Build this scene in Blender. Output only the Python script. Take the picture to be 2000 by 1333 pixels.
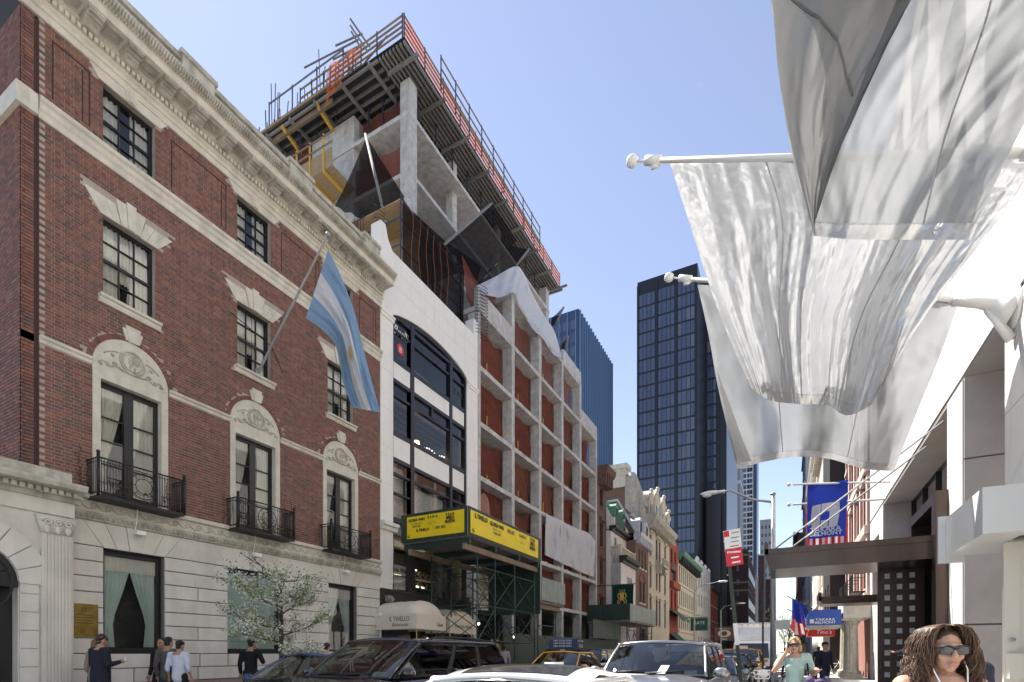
import bpy, bmesh, math, random
from mathutils import Vector, Matrix, noise
random.seed(7)
R = math.radians
sc = bpy.context.scene
for o in list(bpy.data.objects): bpy.data.objects.remove(o)
COL = sc.collection
# ---------------------------------------------------------------- camera
F, PX, HY, H = 1018.0, 1000.0, 1277.0, 1.5      # focal length, principal point and eye height measured on the 2000 px photograph
YAW = math.atan2(537, F); CC, SS = math.cos(YAW), math.sin(YAW)
cam = bpy.data.objects.new('camera', bpy.data.cameras.new('camera')); COL.objects.link(cam)
cam.location = (0, 0, H); cam.rotation_euler = (R(90), 0, YAW)
cam.data.sensor_width = 36; cam.data.lens = 36 * F / 2000
cam.data.shift_y = (HY - 666.5) / 2000; cam.data.clip_start = 0.05; cam.data.clip_end = 3000
sc.camera = cam
sc.render.resolution_x, sc.render.resolution_y = 1024, 682
# ---------------------------------------------------------------- sky, sun, exposure
SUN_AZ, SUN_EL = 68, 57            # degrees to the left of the street axis (+Y), degrees above the horizon
w = bpy.data.worlds.new('World'); sc.world = w; w.use_nodes = True
nt = w.node_tree; nt.nodes.clear()
sky = nt.nodes.new('ShaderNodeTexSky'); sky.sky_type = 'NISHITA'; sky.sun_disc = False
sky.sun_elevation = R(SUN_EL); sky.sun_rotation = R(-SUN_AZ); sky.air_density = 1.0; sky.dust_density = .12; sky.ozone_density = 2; sky.altitude = 300
tc = nt.nodes.new('ShaderNodeTexCoord'); mp = nt.nodes.new('ShaderNodeMapping'); mp.inputs['Scale'].default_value = (5, 5, 11)
nz = nt.nodes.new('ShaderNodeTexNoise'); nz.inputs['Scale'].default_value = 1.5; nz.inputs['Detail'].default_value = 7; nz.inputs['Roughness'].default_value = .55
rp = nt.nodes.new('ShaderNodeValToRGB'); rp.color_ramp.elements[0].position = .66; rp.color_ramp.elements[1].position = .85
mx = nt.nodes.new('ShaderNodeMixRGB'); mx.inputs[2].default_value = (4.6, 4.7, 5.0, 1)
ml = nt.nodes.new('ShaderNodeMath'); ml.operation = 'MULTIPLY'; ml.inputs[1].default_value = .7
bg = nt.nodes.new('ShaderNodeBackground'); bg.inputs['Strength'].default_value = .084
ow = nt.nodes.new('ShaderNodeOutputWorld')
hs = nt.nodes.new('ShaderNodeHueSaturation'); hs.inputs['Saturation'].default_value = .76; hs.inputs['Hue'].default_value = .507
ln = nt.links.new
ln(tc.outputs['Generated'], mp.inputs['Vector']); ln(mp.outputs[0], nz.inputs['Vector']); ln(nz.outputs['Fac'], rp.inputs[0])
ln(rp.outputs[0], ml.inputs[0]); ln(ml.outputs[0], mx.inputs[0]); ln(sky.outputs[0], hs.inputs['Color']); ln(hs.outputs[0], mx.inputs[1]); ln(mx.outputs[0], bg.inputs[0]); ln(bg.outputs[0], ow.inputs[0])
sun = bpy.data.objects.new('sun', bpy.data.lights.new('sun', 'SUN')); COL.objects.link(sun)
sun.data.energy = 5.0; sun.data.angle = R(.53); sun.data.color = (1, .955, .88); sun.location = (-40, 20, 80)
sdir = Vector((-math.sin(R(SUN_AZ)) * math.cos(R(SUN_EL)), math.cos(R(SUN_AZ)) * math.cos(R(SUN_EL)), math.sin(R(SUN_EL))))
sun.rotation_euler = sdir.to_track_quat('Z', 'Y').to_euler()
sc.view_settings.view_transform = 'Standard'; sc.view_settings.look = 'None'; sc.view_settings.gamma = 1
sc.view_settings.exposure = 1.45
try:
    sc.cycles.max_bounces = 8; sc.cycles.transparent_max_bounces = 16; sc.cycles.diffuse_bounces = 6
except Exception: pass
# ---------------------------------------------------------------- pixel -> place helpers
def onX(px, py, X):                 # a photo pixel on a wall parallel to the street: gives (Y, Z)
    a = (px - PX) / F; Y = X * (CC + a * SS) / (a * CC - SS); d = -X * SS + Y * CC
    return Y, H + (HY - py) * d / F
def onY(px, py, Y):                 # a photo pixel on a wall across the street direction: gives (X, Z)
    a = (px - PX) / F; X = Y * (a * CC - SS) / (CC + a * SS); d = -X * SS + Y * CC
    return X, H + (HY - py) * d / F
# ---------------------------------------------------------------- mesh builder
class Fr:                            # a wall frame: u along the wall, v up, d outwards
    def __init__(s, o, u, n): s.o, s.u, s.n = Vector(o), Vector(u), Vector(n)
    def P(s, u, v, d=0): return s.o + s.u * u + Vector((0, 0, v)) + s.n * d
def LF(X): return Fr((X, 0, 0), (0, 1, 0), (1, 0, 0))       # faces the street from the left side
def RF(X): return Fr((X, 0, 0), (0, 1, 0), (-1, 0, 0))      # faces the street from the right side
def NF(Y): return Fr((0, Y, 0), (1, 0, 0), (0, -1, 0))      # faces the camera
class MB:
    def __init__(s): s.v, s.f, s.m, s.c = [], [], [], []
    def add(s, vs, fs, mi=0, col=None):
        b = len(s.v); s.v += [Vector(p) for p in vs]
        for f in fs: s.f.append([b + i for i in f]); s.m.append(mi); s.c.append(col)
        return s
    def hexa(s, p, mi=0, col=None):   # 8 corners: bottom ring 0-3, top ring 4-7
        fs = [(0, 3, 2, 1), (4, 5, 6, 7), (0, 1, 5, 4), (1, 2, 6, 5), (2, 3, 7, 6), (3, 0, 4, 7)]
        p = [Vector(q) for q in p]
        if (p[1] - p[0]).cross(p[3] - p[0]).dot(p[4] - p[0]) < 0: fs = [f[::-1] for f in fs]
        return s.add(p, fs, mi, col)
    def box(s, x0, x1, y0, y1, z0, z1, mi=0, col=None):
        return s.hexa([(x0, y0, z0), (x1, y0, z0), (x1, y1, z0), (x0, y1, z0), (x0, y0, z1), (x1, y0, z1), (x1, y1, z1), (x0, y1, z1)], mi, col)
    def fb(s, fr, u0, u1, v0, v1, d0, d1, mi=0, col=None):
        P = fr.P
        return s.hexa([P(u0, v0, d0), P(u1, v0, d0), P(u1, v0, d1), P(u0, v0, d1), P(u0, v1, d0), P(u1, v1, d0), P(u1, v1, d1), P(u0, v1, d1)], mi, col)
    def prism(s, pts, ext, mi=0):     # closed polygon of 3D points swept by vector ext
        n = len(pts); a = [Vector(p) for p in pts]; e = Vector(ext); nn = Vector((0, 0, 0))
        for i in range(n): nn += (a[i]).cross(a[(i + 1) % n])
        fs = [tuple(range(n))[::-1], tuple(range(n, 2 * n))] + [(i, (i + 1) % n, n + (i + 1) % n, n + i) for i in range(n)]
        if nn.dot(e) < 0: fs = [f[::-1] for f in fs]
        return s.add(a + [p + e for p in a], fs, mi)
    def fprism(s, fr, uv, d0, d1, mi=0): # outline in wall coordinates, thickness d0..d1
        return s.prism([fr.P(u, v, d0) for u, v in uv], fr.n * (d1 - d0), mi)
    def beam(s, p, q, w=.05, h=None, up=(0, 0, 1), mi=0):
        p, q = Vector(p), Vector(q); h = h or w; d = (q - p).normalized(); up = Vector(up)
        if abs(d.dot(up)) > .98: up = Vector((1, 0, 0))
        a = d.cross(up).normalized() * w / 2; b = a.cross(d).normalized() * h / 2
        return s.hexa([p - a - b, p + a - b, p + a + b, p - a + b, q - a - b, q + a - b, q + a + b, q - a + b], mi)
    def tube(s, path, r, n=8, mi=0, cap=True):
        P = [Vector(p) for p in path]; k = len(P); rs = r if isinstance(r, (list, tuple)) else [r] * k
        ref = None; rings = []
        for i in range(k):
            t = (P[min(i + 1, k - 1)] - P[max(i - 1, 0)])
            t = t.normalized() if t.length > 1e-9 else Vector((0, 0, 1))
            if ref is None:
                ref = Vector((0, 0, 1)) if abs(t.z) < .9 else Vector((1, 0, 0))
            a = t.cross(ref); a = a.normalized() if a.length > 1e-6 else t.orthogonal().normalized(); b = t.cross(a); ref = a.cross(t)
            rings.append([P[i] + (a * math.cos(6.28318 * j / n) + b * math.sin(6.28318 * j / n)) * rs[i] for j in range(n)])
        fs = [(i * n + j, i * n + (j + 1) % n, (i + 1) * n + (j + 1) % n, (i + 1) * n + j) for i in range(k - 1) for j in range(n)]
        if cap: fs += [tuple(range(n))[::-1], tuple(range((k - 1) * n, k * n))]
        return s.add([p for g in rings for p in g], fs, mi)
    def lathe(s, prof, at=(0, 0, 0), n=12, mi=0, ax='z'):
        at = Vector(at); vs = []
        for r, z in prof:
            for j in range(n):
                c, t = r * math.cos(6.28318 * j / n), r * math.sin(6.28318 * j / n)
                vs.append(at + (Vector((c, t, z)) if ax == 'z' else Vector((z, c, t)) if ax == 'x' else Vector((t, z, c))))
        k = len(prof)
        fs = [(i * n + j, i * n + (j + 1) % n, (i + 1) * n + (j + 1) % n, (i + 1) * n + j) for i in range(k - 1) for j in range(n)]
        fs += [tuple(range(n))[::-1], tuple(range((k - 1) * n, k * n))]
        return s.add(vs, fs, mi)
    def ell(s, c, r, n=10, m=7, mi=0, rot=None):
        c = Vector(c); r = (r, r, r) if isinstance(r, (int, float)) else r; vs = []
        for i in range(m + 1):
            th = math.pi * i / m
            for j in range(n):
                p = Vector((r[0] * math.sin(th) * math.cos(6.28318 * j / n), r[1] * math.sin(th) * math.sin(6.28318 * j / n), -r[2] * math.cos(th)))
                vs.append(c + (rot @ p if rot else p))
        fs = [(i * n + j, i * n + (j + 1) % n, (i + 1) * n + (j + 1) % n, (i + 1) * n + j) for i in range(m) for j in range(n)]
        return s.add(vs, fs, mi)
    def grid(s, fn, nu, nv, mi=0, flip=False):
        vs = [fn(i / nu, j / nv) for j in range(nv + 1) for i in range(nu + 1)]
        fs = [(j * (nu + 1) + i, j * (nu + 1) + i + 1, (j + 1) * (nu + 1) + i + 1, (j + 1) * (nu + 1) + i) for j in range(nv) for i in range(nu)]
        if flip: fs = [f[::-1] for f in fs]
        return s.add(vs, fs, mi)
    def quad(s, a, b, c, d, mi=0): return s.add([a, b, c, d], [(0, 1, 2, 3)], mi)
    def holes(s, fr, u0, u1, v0, v1, hs, depth, mi=0, d=0):  # wall sheet with rectangular openings and their reveals
        us = sorted({u0, u1} | {x for h in hs for x in h[:2] if u0 <= x <= u1}); vs = sorted({v0, v1} | {x for h in hs for x in h[2:4] if v0 <= x <= v1})
        P = fr.P; fl = fr.u.cross(Vector((0, 0, 1))).dot(fr.n) < 0
        for a, b in zip(us, us[1:]):
            for c, e in zip(vs, vs[1:]):
                mu, mv = (a + b) / 2, (c + e) / 2
                if any(h[0] < mu < h[1] and h[2] < mv < h[3] for h in hs): continue
                q = [P(a, c, d), P(b, c, d), P(b, e, d), P(a, e, d)]; s.quad(*(q[::-1] if fl else q), mi)
        for h in hs:
            a, b, c, e = h[:4]
            for p, q in (((a, c), (a, e)), ((a, e), (b, e)), ((b, e), (b, c)), ((b, c), (a, c))):
                s.quad(P(*p, d), P(*q, d), P(*q, d - depth), P(*p, d - depth), mi)
        return s
    def mesh(s, name, org=(0, 0, 0), smooth=False):
        me = bpy.data.meshes.new(name); o = Vector(org)
        me.from_pydata([tuple(p - o) for p in s.v], [], s.f)
        me.polygons.foreach_set('material_index', s.m)
        if smooth: me.polygons.foreach_set('use_smooth', [True] * len(s.f))
        if any(c is not None for c in s.c):
            at = me.color_attributes.new('Col', 'FLOAT_COLOR', 'CORNER'); data = []
            for f, c in zip(s.f, s.c): data += list(c or (1, 1, 1, 1)) * len(f)
            at.data.foreach_set('color', data)
        me.update(); return me
def tag(o, label=None, cat=None, group=None, kind=None):
    if label: o['label'] = label
    if cat: o['category'] = cat
    if group: o['group'] = group
    if kind: o['kind'] = kind
    return o
def thing(name, label, cat, loc=(0, 0, 0), group=None):
    o = bpy.data.objects.new(name, None); COL.objects.link(o); o.location = loc; o.empty_display_size = .2
    return tag(o, label, cat, group)
def wloc(o):
    v = Vector(o.location)
    return v + wloc(o.parent) + o.matrix_parent_inverse.translation if o.parent else v
def link(o, parent=None):
    COL.objects.link(o)
    if parent: o.parent = parent; o.matrix_parent_inverse = Matrix.Translation(-wloc(parent))
    return o
def put(me, name, mat, parent=None, loc=(0, 0, 0), rotz=0):      # one object from a (shared) mesh
    if mat is not None and not me.materials:
        for m in (mat if isinstance(mat, (list, tuple)) else [mat]): me.materials.append(m)
    o = bpy.data.objects.new(name, me); o.location = loc
    if rotz: o.rotation_euler = (0, 0, rotz)
    return link(o, parent)
def mk(mb, name, mat, parent=None, smooth=False, label=None, cat=None, group=None, kind=None, org=None):
    if org is None and parent is None and mb.v and kind != 'structure':
        n = len(mb.v); org = (sum(p.x for p in mb.v) / n, sum(p.y for p in mb.v) / n, min(p.z for p in mb.v))
    org = org or (0, 0, 0)
    return tag(put(mb.mesh(name, org, smooth), name, mat, parent, org), label, cat, group, kind)
def dup(o, parent=None, loc=None, rotz=None):                     # copy of a thing with its parts and sub-parts
    c = o.copy(); COL.objects.link(c); c.parent = parent
    if loc is not None: c.location = loc
    if rotz is not None: c.rotation_euler = (0, 0, rotz)
    for ch in o.children: dup(ch, c)
    return c
# ---------------------------------------------------------------- materials
M = {}
def mat(name, col, rough=.7, metal=0., var=0., vscale=4., bump=0., bscale=60., col2=None, stretch=None, coat=0., spec=.5, attr=False, sat=None, dirt=0., trans=0., alpha=None, rnd=0.):
    m = bpy.data.materials.new(name); m.use_nodes = True; t = m.node_tree; N, K = t.nodes, t.links.new
    b = N['Principled BSDF']; b.inputs['Base Color'].default_value = (*col, 1); b.inputs['Roughness'].default_value = rough
    b.inputs['Metallic'].default_value = metal; b.inputs['Coat Weight'].default_value = coat; b.inputs['Specular IOR Level'].default_value = spec
    b.inputs['Coat Roughness'].default_value = .04
    if trans: b.inputs['Transmission Weight'].default_value = trans
    if alpha is not None: b.inputs['Alpha'].default_value = alpha
    c = N.new('ShaderNodeTexCoord'); p = N.new('ShaderNodeMapping'); g = N.new('ShaderNodeNewGeometry')
    K(g.outputs['Position'] if not attr == 'obj' else c.outputs['Object'], p.inputs[0])
    if stretch: p.inputs['Scale'].default_value = stretch
    src = None
    if attr is True:
        a = N.new('ShaderNodeVertexColor'); a.layer_name = 'Col'; src = a.outputs[0]
    def mixc(fac, a, bcol, mode='MIX'):
        x = N.new('ShaderNodeMixRGB'); x.blend_type = mode
        K(fac, x.inputs[0]) if not isinstance(fac, float) else setattr(x.inputs[0], 'default_value', fac)
        if a is None: x.inputs[1].default_value = (*col, 1)
        else: K(a, x.inputs[1])
        if isinstance(bcol, tuple): x.inputs[2].default_value = (*bcol, 1)
        else: K(bcol, x.inputs[2])
        return x.outputs[0]
    if var or col2:
        n = N.new('ShaderNodeTexNoise'); n.inputs['Scale'].default_value = vscale; n.inputs['Detail'].default_value = 6; n.inputs['Roughness'].default_value = .65
        K(p.outputs[0], n.inputs['Vector']); r = N.new('ShaderNodeValToRGB'); K(n.outputs['Fac'], r.inputs[0])
        r.color_ramp.elements[0].position = .3; r.color_ramp.elements[1].position = .72
        if col2: src = mixc(r.outputs[0], src, col2)
        else:
            r.color_ramp.elements[0].color = (1 - var,) * 3 + (1,); r.color_ramp.elements[1].color = (1 + var * .4,) * 3 + (1,)
            src = mixc(1.0, src, r.outputs[0], 'MULTIPLY')
    if dirt:                                    # streaks of run-off grime, stretched down the wall
        n = N.new('ShaderNodeTexNoise'); n.inputs['Scale'].default_value = 1.0; n.inputs['Detail'].default_value = 5
        q = N.new('ShaderNodeMapping'); q.inputs['Scale'].default_value = (3.5, 3.5, .35); K(g.outputs['Position'], q.inputs[0]); K(q.outputs[0], n.inputs['Vector'])
        r = N.new('ShaderNodeValToRGB'); K(n.outputs['Fac'], r.inputs[0]); r.color_ramp.elements[0].position = .45; r.color_ramp.elements[1].position = .75
        r.color_ramp.elements[0].color = (1, 1, 1, 1); r.color_ramp.elements[1].color = (1 - dirt, 1 - dirt, 1 - dirt * 1.1, 1)
        src = mixc(1.0, src, r.outputs[0], 'MULTIPLY')
    if rnd:                                     # every piece its own shade
        oi = N.new('ShaderNodeObjectInfo'); r = N.new('ShaderNodeMapRange'); K(oi.outputs['Random'], r.inputs[0]); r.inputs[3].default_value = 1 - rnd; r.inputs[4].default_value = 1 + rnd * .5
        cb = N.new('ShaderNodeCombineColor'); [K(r.outputs[0], cb.inputs[i]) for i in range(3)]
        src = mixc(1.0, src, cb.outputs[0], 'MULTIPLY')
    if src: K(src, b.inputs['Base Color'])
    if bump:
        n = N.new('ShaderNodeTexNoise'); n.inputs['Scale'].default_value = bscale; n.inputs['Detail'].default_value = 4; K(p.outputs[0], n.inputs['Vector'])
        u = N.new('ShaderNodeBump'); u.inputs['Strength'].default_value = bump; u.inputs['Distance'].default_value = .02; K(n.outputs['Fac'], u.inputs['Height']); K(u.outputs[0], b.inputs['Normal'])
    M[name] = m; return m
def glassmat(name, tint, refl=1.0, rough=.0, wob=0.0):      # window glass: clear straight through, mirror at its own angle
    m = bpy.data.materials.new(name); m.use_nodes = True; t = m.node_tree; N, K = t.nodes, t.links.new; N.remove(N['Principled BSDF'])
    a = N.new('ShaderNodeBsdfTransparent'); a.inputs[0].default_value = (*tint, 1); g = N.new('ShaderNodeBsdfGlossy'); g.inputs['Roughness'].default_value = rough
    f = N.new('ShaderNodeFresnel'); f.inputs[0].default_value = 1.5; x = N.new('ShaderNodeMixShader'); mu = N.new('ShaderNodeMath'); mu.operation = 'MULTIPLY_ADD'
    mu.inputs[1].default_value = refl; mu.inputs[2].default_value = .03 * refl; mu.use_clamp = True
    K(f.outputs[0], mu.inputs[0]); K(mu.outputs[0], x.inputs[0]); K(a.outputs[0], x.inputs[1]); K(g.outputs[0], x.inputs[2]); K(x.outputs[0], N['Material Output'].inputs[0])
    if wob:
        n = N.new('ShaderNodeTexNoise'); n.inputs['Scale'].default_value = 1.2; ge = N.new('ShaderNodeNewGeometry'); K(ge.outputs['Position'], n.inputs['Vector']); u = N.new('ShaderNodeBump'); u.inputs['Strength'].default_value = wob; u.inputs['Distance'].default_value = .05
        K(n.outputs['Fac'], u.inputs['Height']); K(u.outputs[0], g.inputs['Normal'])
    M[name] = m; return m
def clothmat(name, col, transl=.5, open_=0., gloss=0., grough=.3, var=0., bump=.0, bscale=8, stretch=(1, 1, 1)):   # woven sheet: diffuse + light let through + open mesh
    m = bpy.data.materials.new(name); m.use_nodes = True; t = m.node_tree; N, K = t.nodes, t.links.new; N.remove(N['Principled BSDF'])
    d = N.new('ShaderNodeBsdfDiffuse'); tr = N.new('ShaderNodeBsdfTranslucent'); x = N.new('ShaderNodeMixShader'); x.inputs[0].default_value = transl
    for q in (d, tr): q.inputs[0].default_value = (*col, 1)
    K(d.outputs[0], x.inputs[1]); K(tr.outputs[0], x.inputs[2]); out = x.outputs[0]
    ge = N.new('ShaderNodeNewGeometry'); mp = N.new('ShaderNodeMapping'); mp.inputs['Scale'].default_value = stretch; K(ge.outputs['Position'], mp.inputs[0])
    if var:
        n = N.new('ShaderNodeTexNoise'); n.inputs['Scale'].default_value = 3; n.inputs['Detail'].default_value = 6; K(mp.outputs[0], n.inputs['Vector'])
        r = N.new('ShaderNodeMixRGB'); r.blend_type = 'MULTIPLY'; r.inputs[0].default_value = 1; r.inputs[1].default_value = (*col, 1); v = N.new('ShaderNodeValToRGB')
        v.color_ramp.elements[0].color = (1 - var,) * 3 + (1,); v.color_ramp.elements[0].position = .3; v.color_ramp.elements[1].position = .7
        K(n.outputs['Fac'], v.inputs[0]); K(v.outputs[0], r.inputs[2]); K(r.outputs[0], d.inputs[0]); K(r.outputs[0], tr.inputs[0])
    bu = None
    if bump:
        n = N.new('ShaderNodeTexNoise'); n.inputs['Scale'].default_value = bscale; n.inputs['Detail'].default_value = 5; K(mp.outputs[0], n.inputs['Vector'])
        u = N.new('ShaderNodeBump'); u.inputs['Strength'].default_value = bump; u.inputs['Distance'].default_value = .05; K(n.outputs['Fac'], u.inputs['Height']); bu = u.outputs[0]
        K(bu, d.inputs['Normal']); K(bu, tr.inputs['Normal'])
    if gloss:
        g = N.new('ShaderNodeBsdfGlossy'); g.inputs['Roughness'].default_value = grough; y = N.new('ShaderNodeMixShader'); y.inputs[0].default_value = gloss
        if bu: K(bu, g.inputs['Normal'])
        K(out, y.inputs[1]); K(g.outputs[0], y.inputs[2]); out = y.outputs[0]
    if open_:
        a = N.new('ShaderNodeBsdfTransparent'); y = N.new('ShaderNodeMixShader'); y.inputs[0].default_value = open_; K(out, y.inputs[1]); K(a.outputs[0], y.inputs[2]); out = y.outputs[0]
    K(out, N['Material Output'].inputs[0]); M[name] = m; return m
def lampmat(name, col, e):
    m = bpy.data.materials.new(name); m.use_nodes = True; b = m.node_tree.nodes['Principled BSDF']; b.inputs['Base Color'].default_value = (*col, 1)
    b.inputs['Emission Color'].default_value = (*col, 1); b.inputs['Emission Strength'].default_value = e; M[name] = m; return m
def text(s, fr, u, v, size, mat_, parent, d=.004, name='lettering', sx=1., align='CENTER', bold=0., shear=0., sp=1., out=.0):  # raised lettering on a wall frame, baseline at v
    c = bpy.data.curves.new(name, 'FONT'); c.body = s; c.size = size; c.align_x = align; c.offset = bold; c.shear = shear; c.space_character = sp; c.resolution_u = 2; c.space_line = .85
    o = bpy.data.objects.new(name, c); COL.objects.link(o); dg = bpy.context.evaluated_depsgraph_get(); dg.update()
    me = bpy.data.meshes.new_from_object(o.evaluated_get(dg)); bpy.data.objects.remove(o)
    right = fr.n.cross(Vector((0, 0, 1))) * -1      # reading direction when one looks at the wall
    for q in me.vertices:
        q.co = fr.P(u, v, d) + right * (q.co.x * sx) + Vector((0, 0, q.co.y))
    me.materials.clear(); me.materials.append(mat_); me.update()
    return put(me, name, None, parent)
# ================================================================ materials in use
mat('asphalt', (.11, .11, .11), .85, var=.35, vscale=1.2, bump=.4, bscale=90)
mat('sidewalk', (.42, .405, .385), .85, var=.25, vscale=2, bump=.25, bscale=80, rnd=.1)
mat('kerbstone', (.3, .3, .29), .8, var=.3, bump=.2)
mat('paint_white', (.75, .75, .72), .6, var=.3, vscale=6)
mat('mortar', (.42, .36, .31), .95, var=.2)
mat('brick', (.2, .07, .05), .85, attr=True, var=.35, vscale=9, bump=.35, bscale=110)
mat('dark_brown', (.05, .025, .022), .9)
mat('limestone', (.68, .63, .535), .75, var=.2, vscale=3, bump=.15, bscale=50, dirt=.18)
mat('limestone_old', (.55, .51, .43), .8, var=.35, vscale=5, bump=.25, bscale=40, dirt=.4)
mat('ashlar', (.68, .64, .575), .75, var=.16, vscale=1.2, bump=.12, bscale=60, rnd=.06, dirt=.1)
mat('granite', (.3, .22, .2), .6, var=.25, vscale=14)
mat('joint', (.16, .15, .14), .95)
mat('black_paint', (.012, .012, .014), .35)
mat('black_iron', (.015, .015, .016), .5, var=.3, vscale=20)
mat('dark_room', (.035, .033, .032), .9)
mat('room_grey', (.3, .29, .28), .9)
mat('brass', (.55, .38, .12), .28, metal=1, var=.4, vscale=5)
mat('bronze', (.10, .075, .065), .3, metal=.9, var=.3, vscale=1.5, stretch=(1, 1, .2))
mat('white_metal', (.8, .8, .78), .4)
mat('grey_steel', (.36, .36, .36), .45, metal=.5, var=.2, vscale=8)
mat('vine', (.09, .06, .04), .9, var=.4)
glassmat('pane', (.95, .97, .97), 1.4, .0, .04)
glassmat('pane_dark', (.84, .86, .86), 1.0, .0, .03)
clothmat('curtain', (.9, .87, .79), .25, var=.12)
clothmat('curtain_mint', (.78, .9, .85), .25, var=.12)
mat('print_dark', (.03, .03, .03), .7)
# ================================================================ ground
XL, XR = -14.0, 4.0            # building lines
KL, KR = -9.5, -0.95           # kerbs
g = MB(); g.quad((-900, -300, -.02), (900, -300, -.02), (900, 1500, -.02), (-900, 1500, -.02)); mk(g, 'ground', M['asphalt'], kind='structure')
g = MB(); g.quad((KL, -25, 0), (KR, -25, 0), (KR, 420, 0), (KL, 420, 0)); mk(g, 'road', M['asphalt'], kind='structure')
def pave(name, x0, x1, y0, y1, k0, k1, zs=.13):
    b = MB(); b.box(x0, x1, -25, 420, -.015, zs - .012); o = mk(b, name, M['sidewalk'], kind='structure')
    b = MB(); b.box(k0, k1, -25, 420, -.012, zs); mk(b, 'kerb', M['kerbstone'], o)
    n = 4; w_ = (x1 - x0) / n; y = y0; base = MB(); base.box(-w_ / 2 + .008, w_ / 2 - .008, -.745, .745, -.012, 0); me = base.mesh('paving_slab')
    while y < y1:
        for i in range(n): put(me, 'paving_slab', M['sidewalk'], o, (x0 + w_ * (i + .5), y + .75, zs + random.uniform(-.002, .001)))
        y += 1.5
pave('sidewalk_right', KR + .16, 6.2, -4.5, 45, KR, KR + .155)
pave('sidewalk_left', -14.6, KL - .16, -3, 30, KL - .155, KL)
for i in range(9):
    b = MB(); y = 2 + i * 9; b.box((KL + KR) / 2 - .06, (KL + KR) / 2 + .06, y, y + 3, .003, .006)
    mk(b, 'lane_marking', M['paint_white'], kind='structure')
# ================================================================ shared window builders
def pleats(fr, u0, u1, v0, v1, d, gather=0, n=7, tie=None):       # a hanging curtain panel; tie pulls it to one side at that height
    b = MB()
    def fn(s, t):
        v = v1 + (v0 - v1) * t; k = 0
        if tie:
            th = (v1 - tie) / (v1 - v0); k = (t / th) ** 1.25 if t < th else 1 - .12 * (t - th) / (1 - th + 1e-6)
        a = u0 + (u1 - u0) * s
        if gather > 0: a = u1 + (a - u1) * (1 - .68 * k)
        elif gather < 0: a = u0 + (a - u0) * (1 - .68 * k)
        return fr.P(a, v, d + .035 * math.sin(s * n * 6.28) + .012 * math.sin(s * 31 + t * 3))
    b.grid(fn, n * 6, 8); return b
def sash(fr, u0, u1, v0, v1, cols, rows, par, dep=.16, fw=.07, mf='black_paint', mp='pane', name='window', meet=True, curt=None, split=None):
    b = MB(); d0, d1 = -dep - .06, -dep + .02; mw = .02
    b.fb(fr, u0, u0 + fw, v0, v1, d0, d1); b.fb(fr, u1 - fw, u1, v0, v1, d0, d1); b.fb(fr, u0 + fw, u1 - fw, v0, v0 + fw, d0, d1); b.fb(fr, u0 + fw, u1 - fw, v1 - fw, v1, d0, d1)
    a0, a1, c0, c1 = u0 + fw, u1 - fw, v0 + fw, v1 - fw
    us = [a0 + (a1 - a0) * i / cols for i in range(cols + 1)]; vs = [c0 + (c1 - c0) * i / rows for i in range(rows + 1)]
    for i in range(1, cols): b.fb(fr, us[i] - mw / 2, us[i] + mw / 2, c0, c1, d0 + .02, d1 - .005)
    for j in range(1, rows):
        w2 = mw / 2 if not (meet and j == rows // 2) else .03
        b.fb(fr, a0, a1, vs[j] - w2, vs[j] + w2, d0 + .015, d1 - .002)
    wo = mk(b, name, M[mf], par)
    g = MB(); W, Hh = us[1] - us[0], vs[1] - vs[0]; P = fr.P
    q = [P(-W / 2, -Hh / 2), P(W / 2, -Hh / 2), P(W / 2, Hh / 2), P(-W / 2, Hh / 2)]; q = [p - fr.o for p in q]
    g.quad(*q); me = g.mesh('pane')
    for i in range(cols):
        for j in range(rows): put(me, 'pane', M[mp], wo, P((us[i] + us[i + 1]) / 2, (vs[j] + vs[j + 1]) / 2, -dep - .02))
    return wo
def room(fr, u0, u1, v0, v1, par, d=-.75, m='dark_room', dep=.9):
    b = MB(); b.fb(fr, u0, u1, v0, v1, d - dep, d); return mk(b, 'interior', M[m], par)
# ================================================================ the brick consulate
L = LF(XL)
CON = thing('consulate_building', 'red brick town house with pale stone trim, arched windows and heavy carved cornice', 'building', (XL, 10, 0))
Y0, Y1 = 4.78, 15.53
W4 = [(6.25, 7.38), (9.58, 10.68), (12.92, 14.1)]; AR = [6.86, 10.18, 13.53]; GW = [(6.27, 7.6), (9.3, 11.07), (12.97, 14.3)]
holes = []
for a, b_ in W4: holes += [(a, b_, 13.22, 14.74), (a, b_, 9.76, 11.66)]
for c_ in AR: holes.append((c_ - .82, c_ + .82, 5.12, 8.12))
b = MB(); b.holes(L, Y0, Y1, 5.1, 14.95, holes, .26); mk(b, 'wall', M['mortar'], CON)
b = MB(); b.fb(NF(Y0), XL - 6, XL, 4.2, 17, -.3, 0); b.fb(L, Y0 + .3, Y1, 14.95, 16.4, -8, -.3); b.fb(L, Y0 + .35, Y1 - .05, .2, 14.9, -9, -1.7); mk(b, 'core', M['dark_room'], CON)
BC = [(.20, .062, .048), (.17, .05, .04), (.235, .08, .055), (.15, .055, .048), (.19, .075, .06), (.075, .05, .048), (.09, .045, .04), (.25, .095, .065)]
def bcol(hdr): 
    c = random.choice(BC[2:7] if hdr else BC[:6] + BC[7:]); k = random.uniform(1.1, 1.4); m_ = .45; c = [a_ * (1 - m_) + b_ * m_ for a_, b_ in zip(c, (.19, .066, .05))]; return (c[0] * k * .98, c[1] * k * 1.25, c[2] * k * 1.22, 1)
panels = [(5.3, 6.0), (7.75, 9.25), (11.05, 12.55), (14.4, 15.3)]
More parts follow.
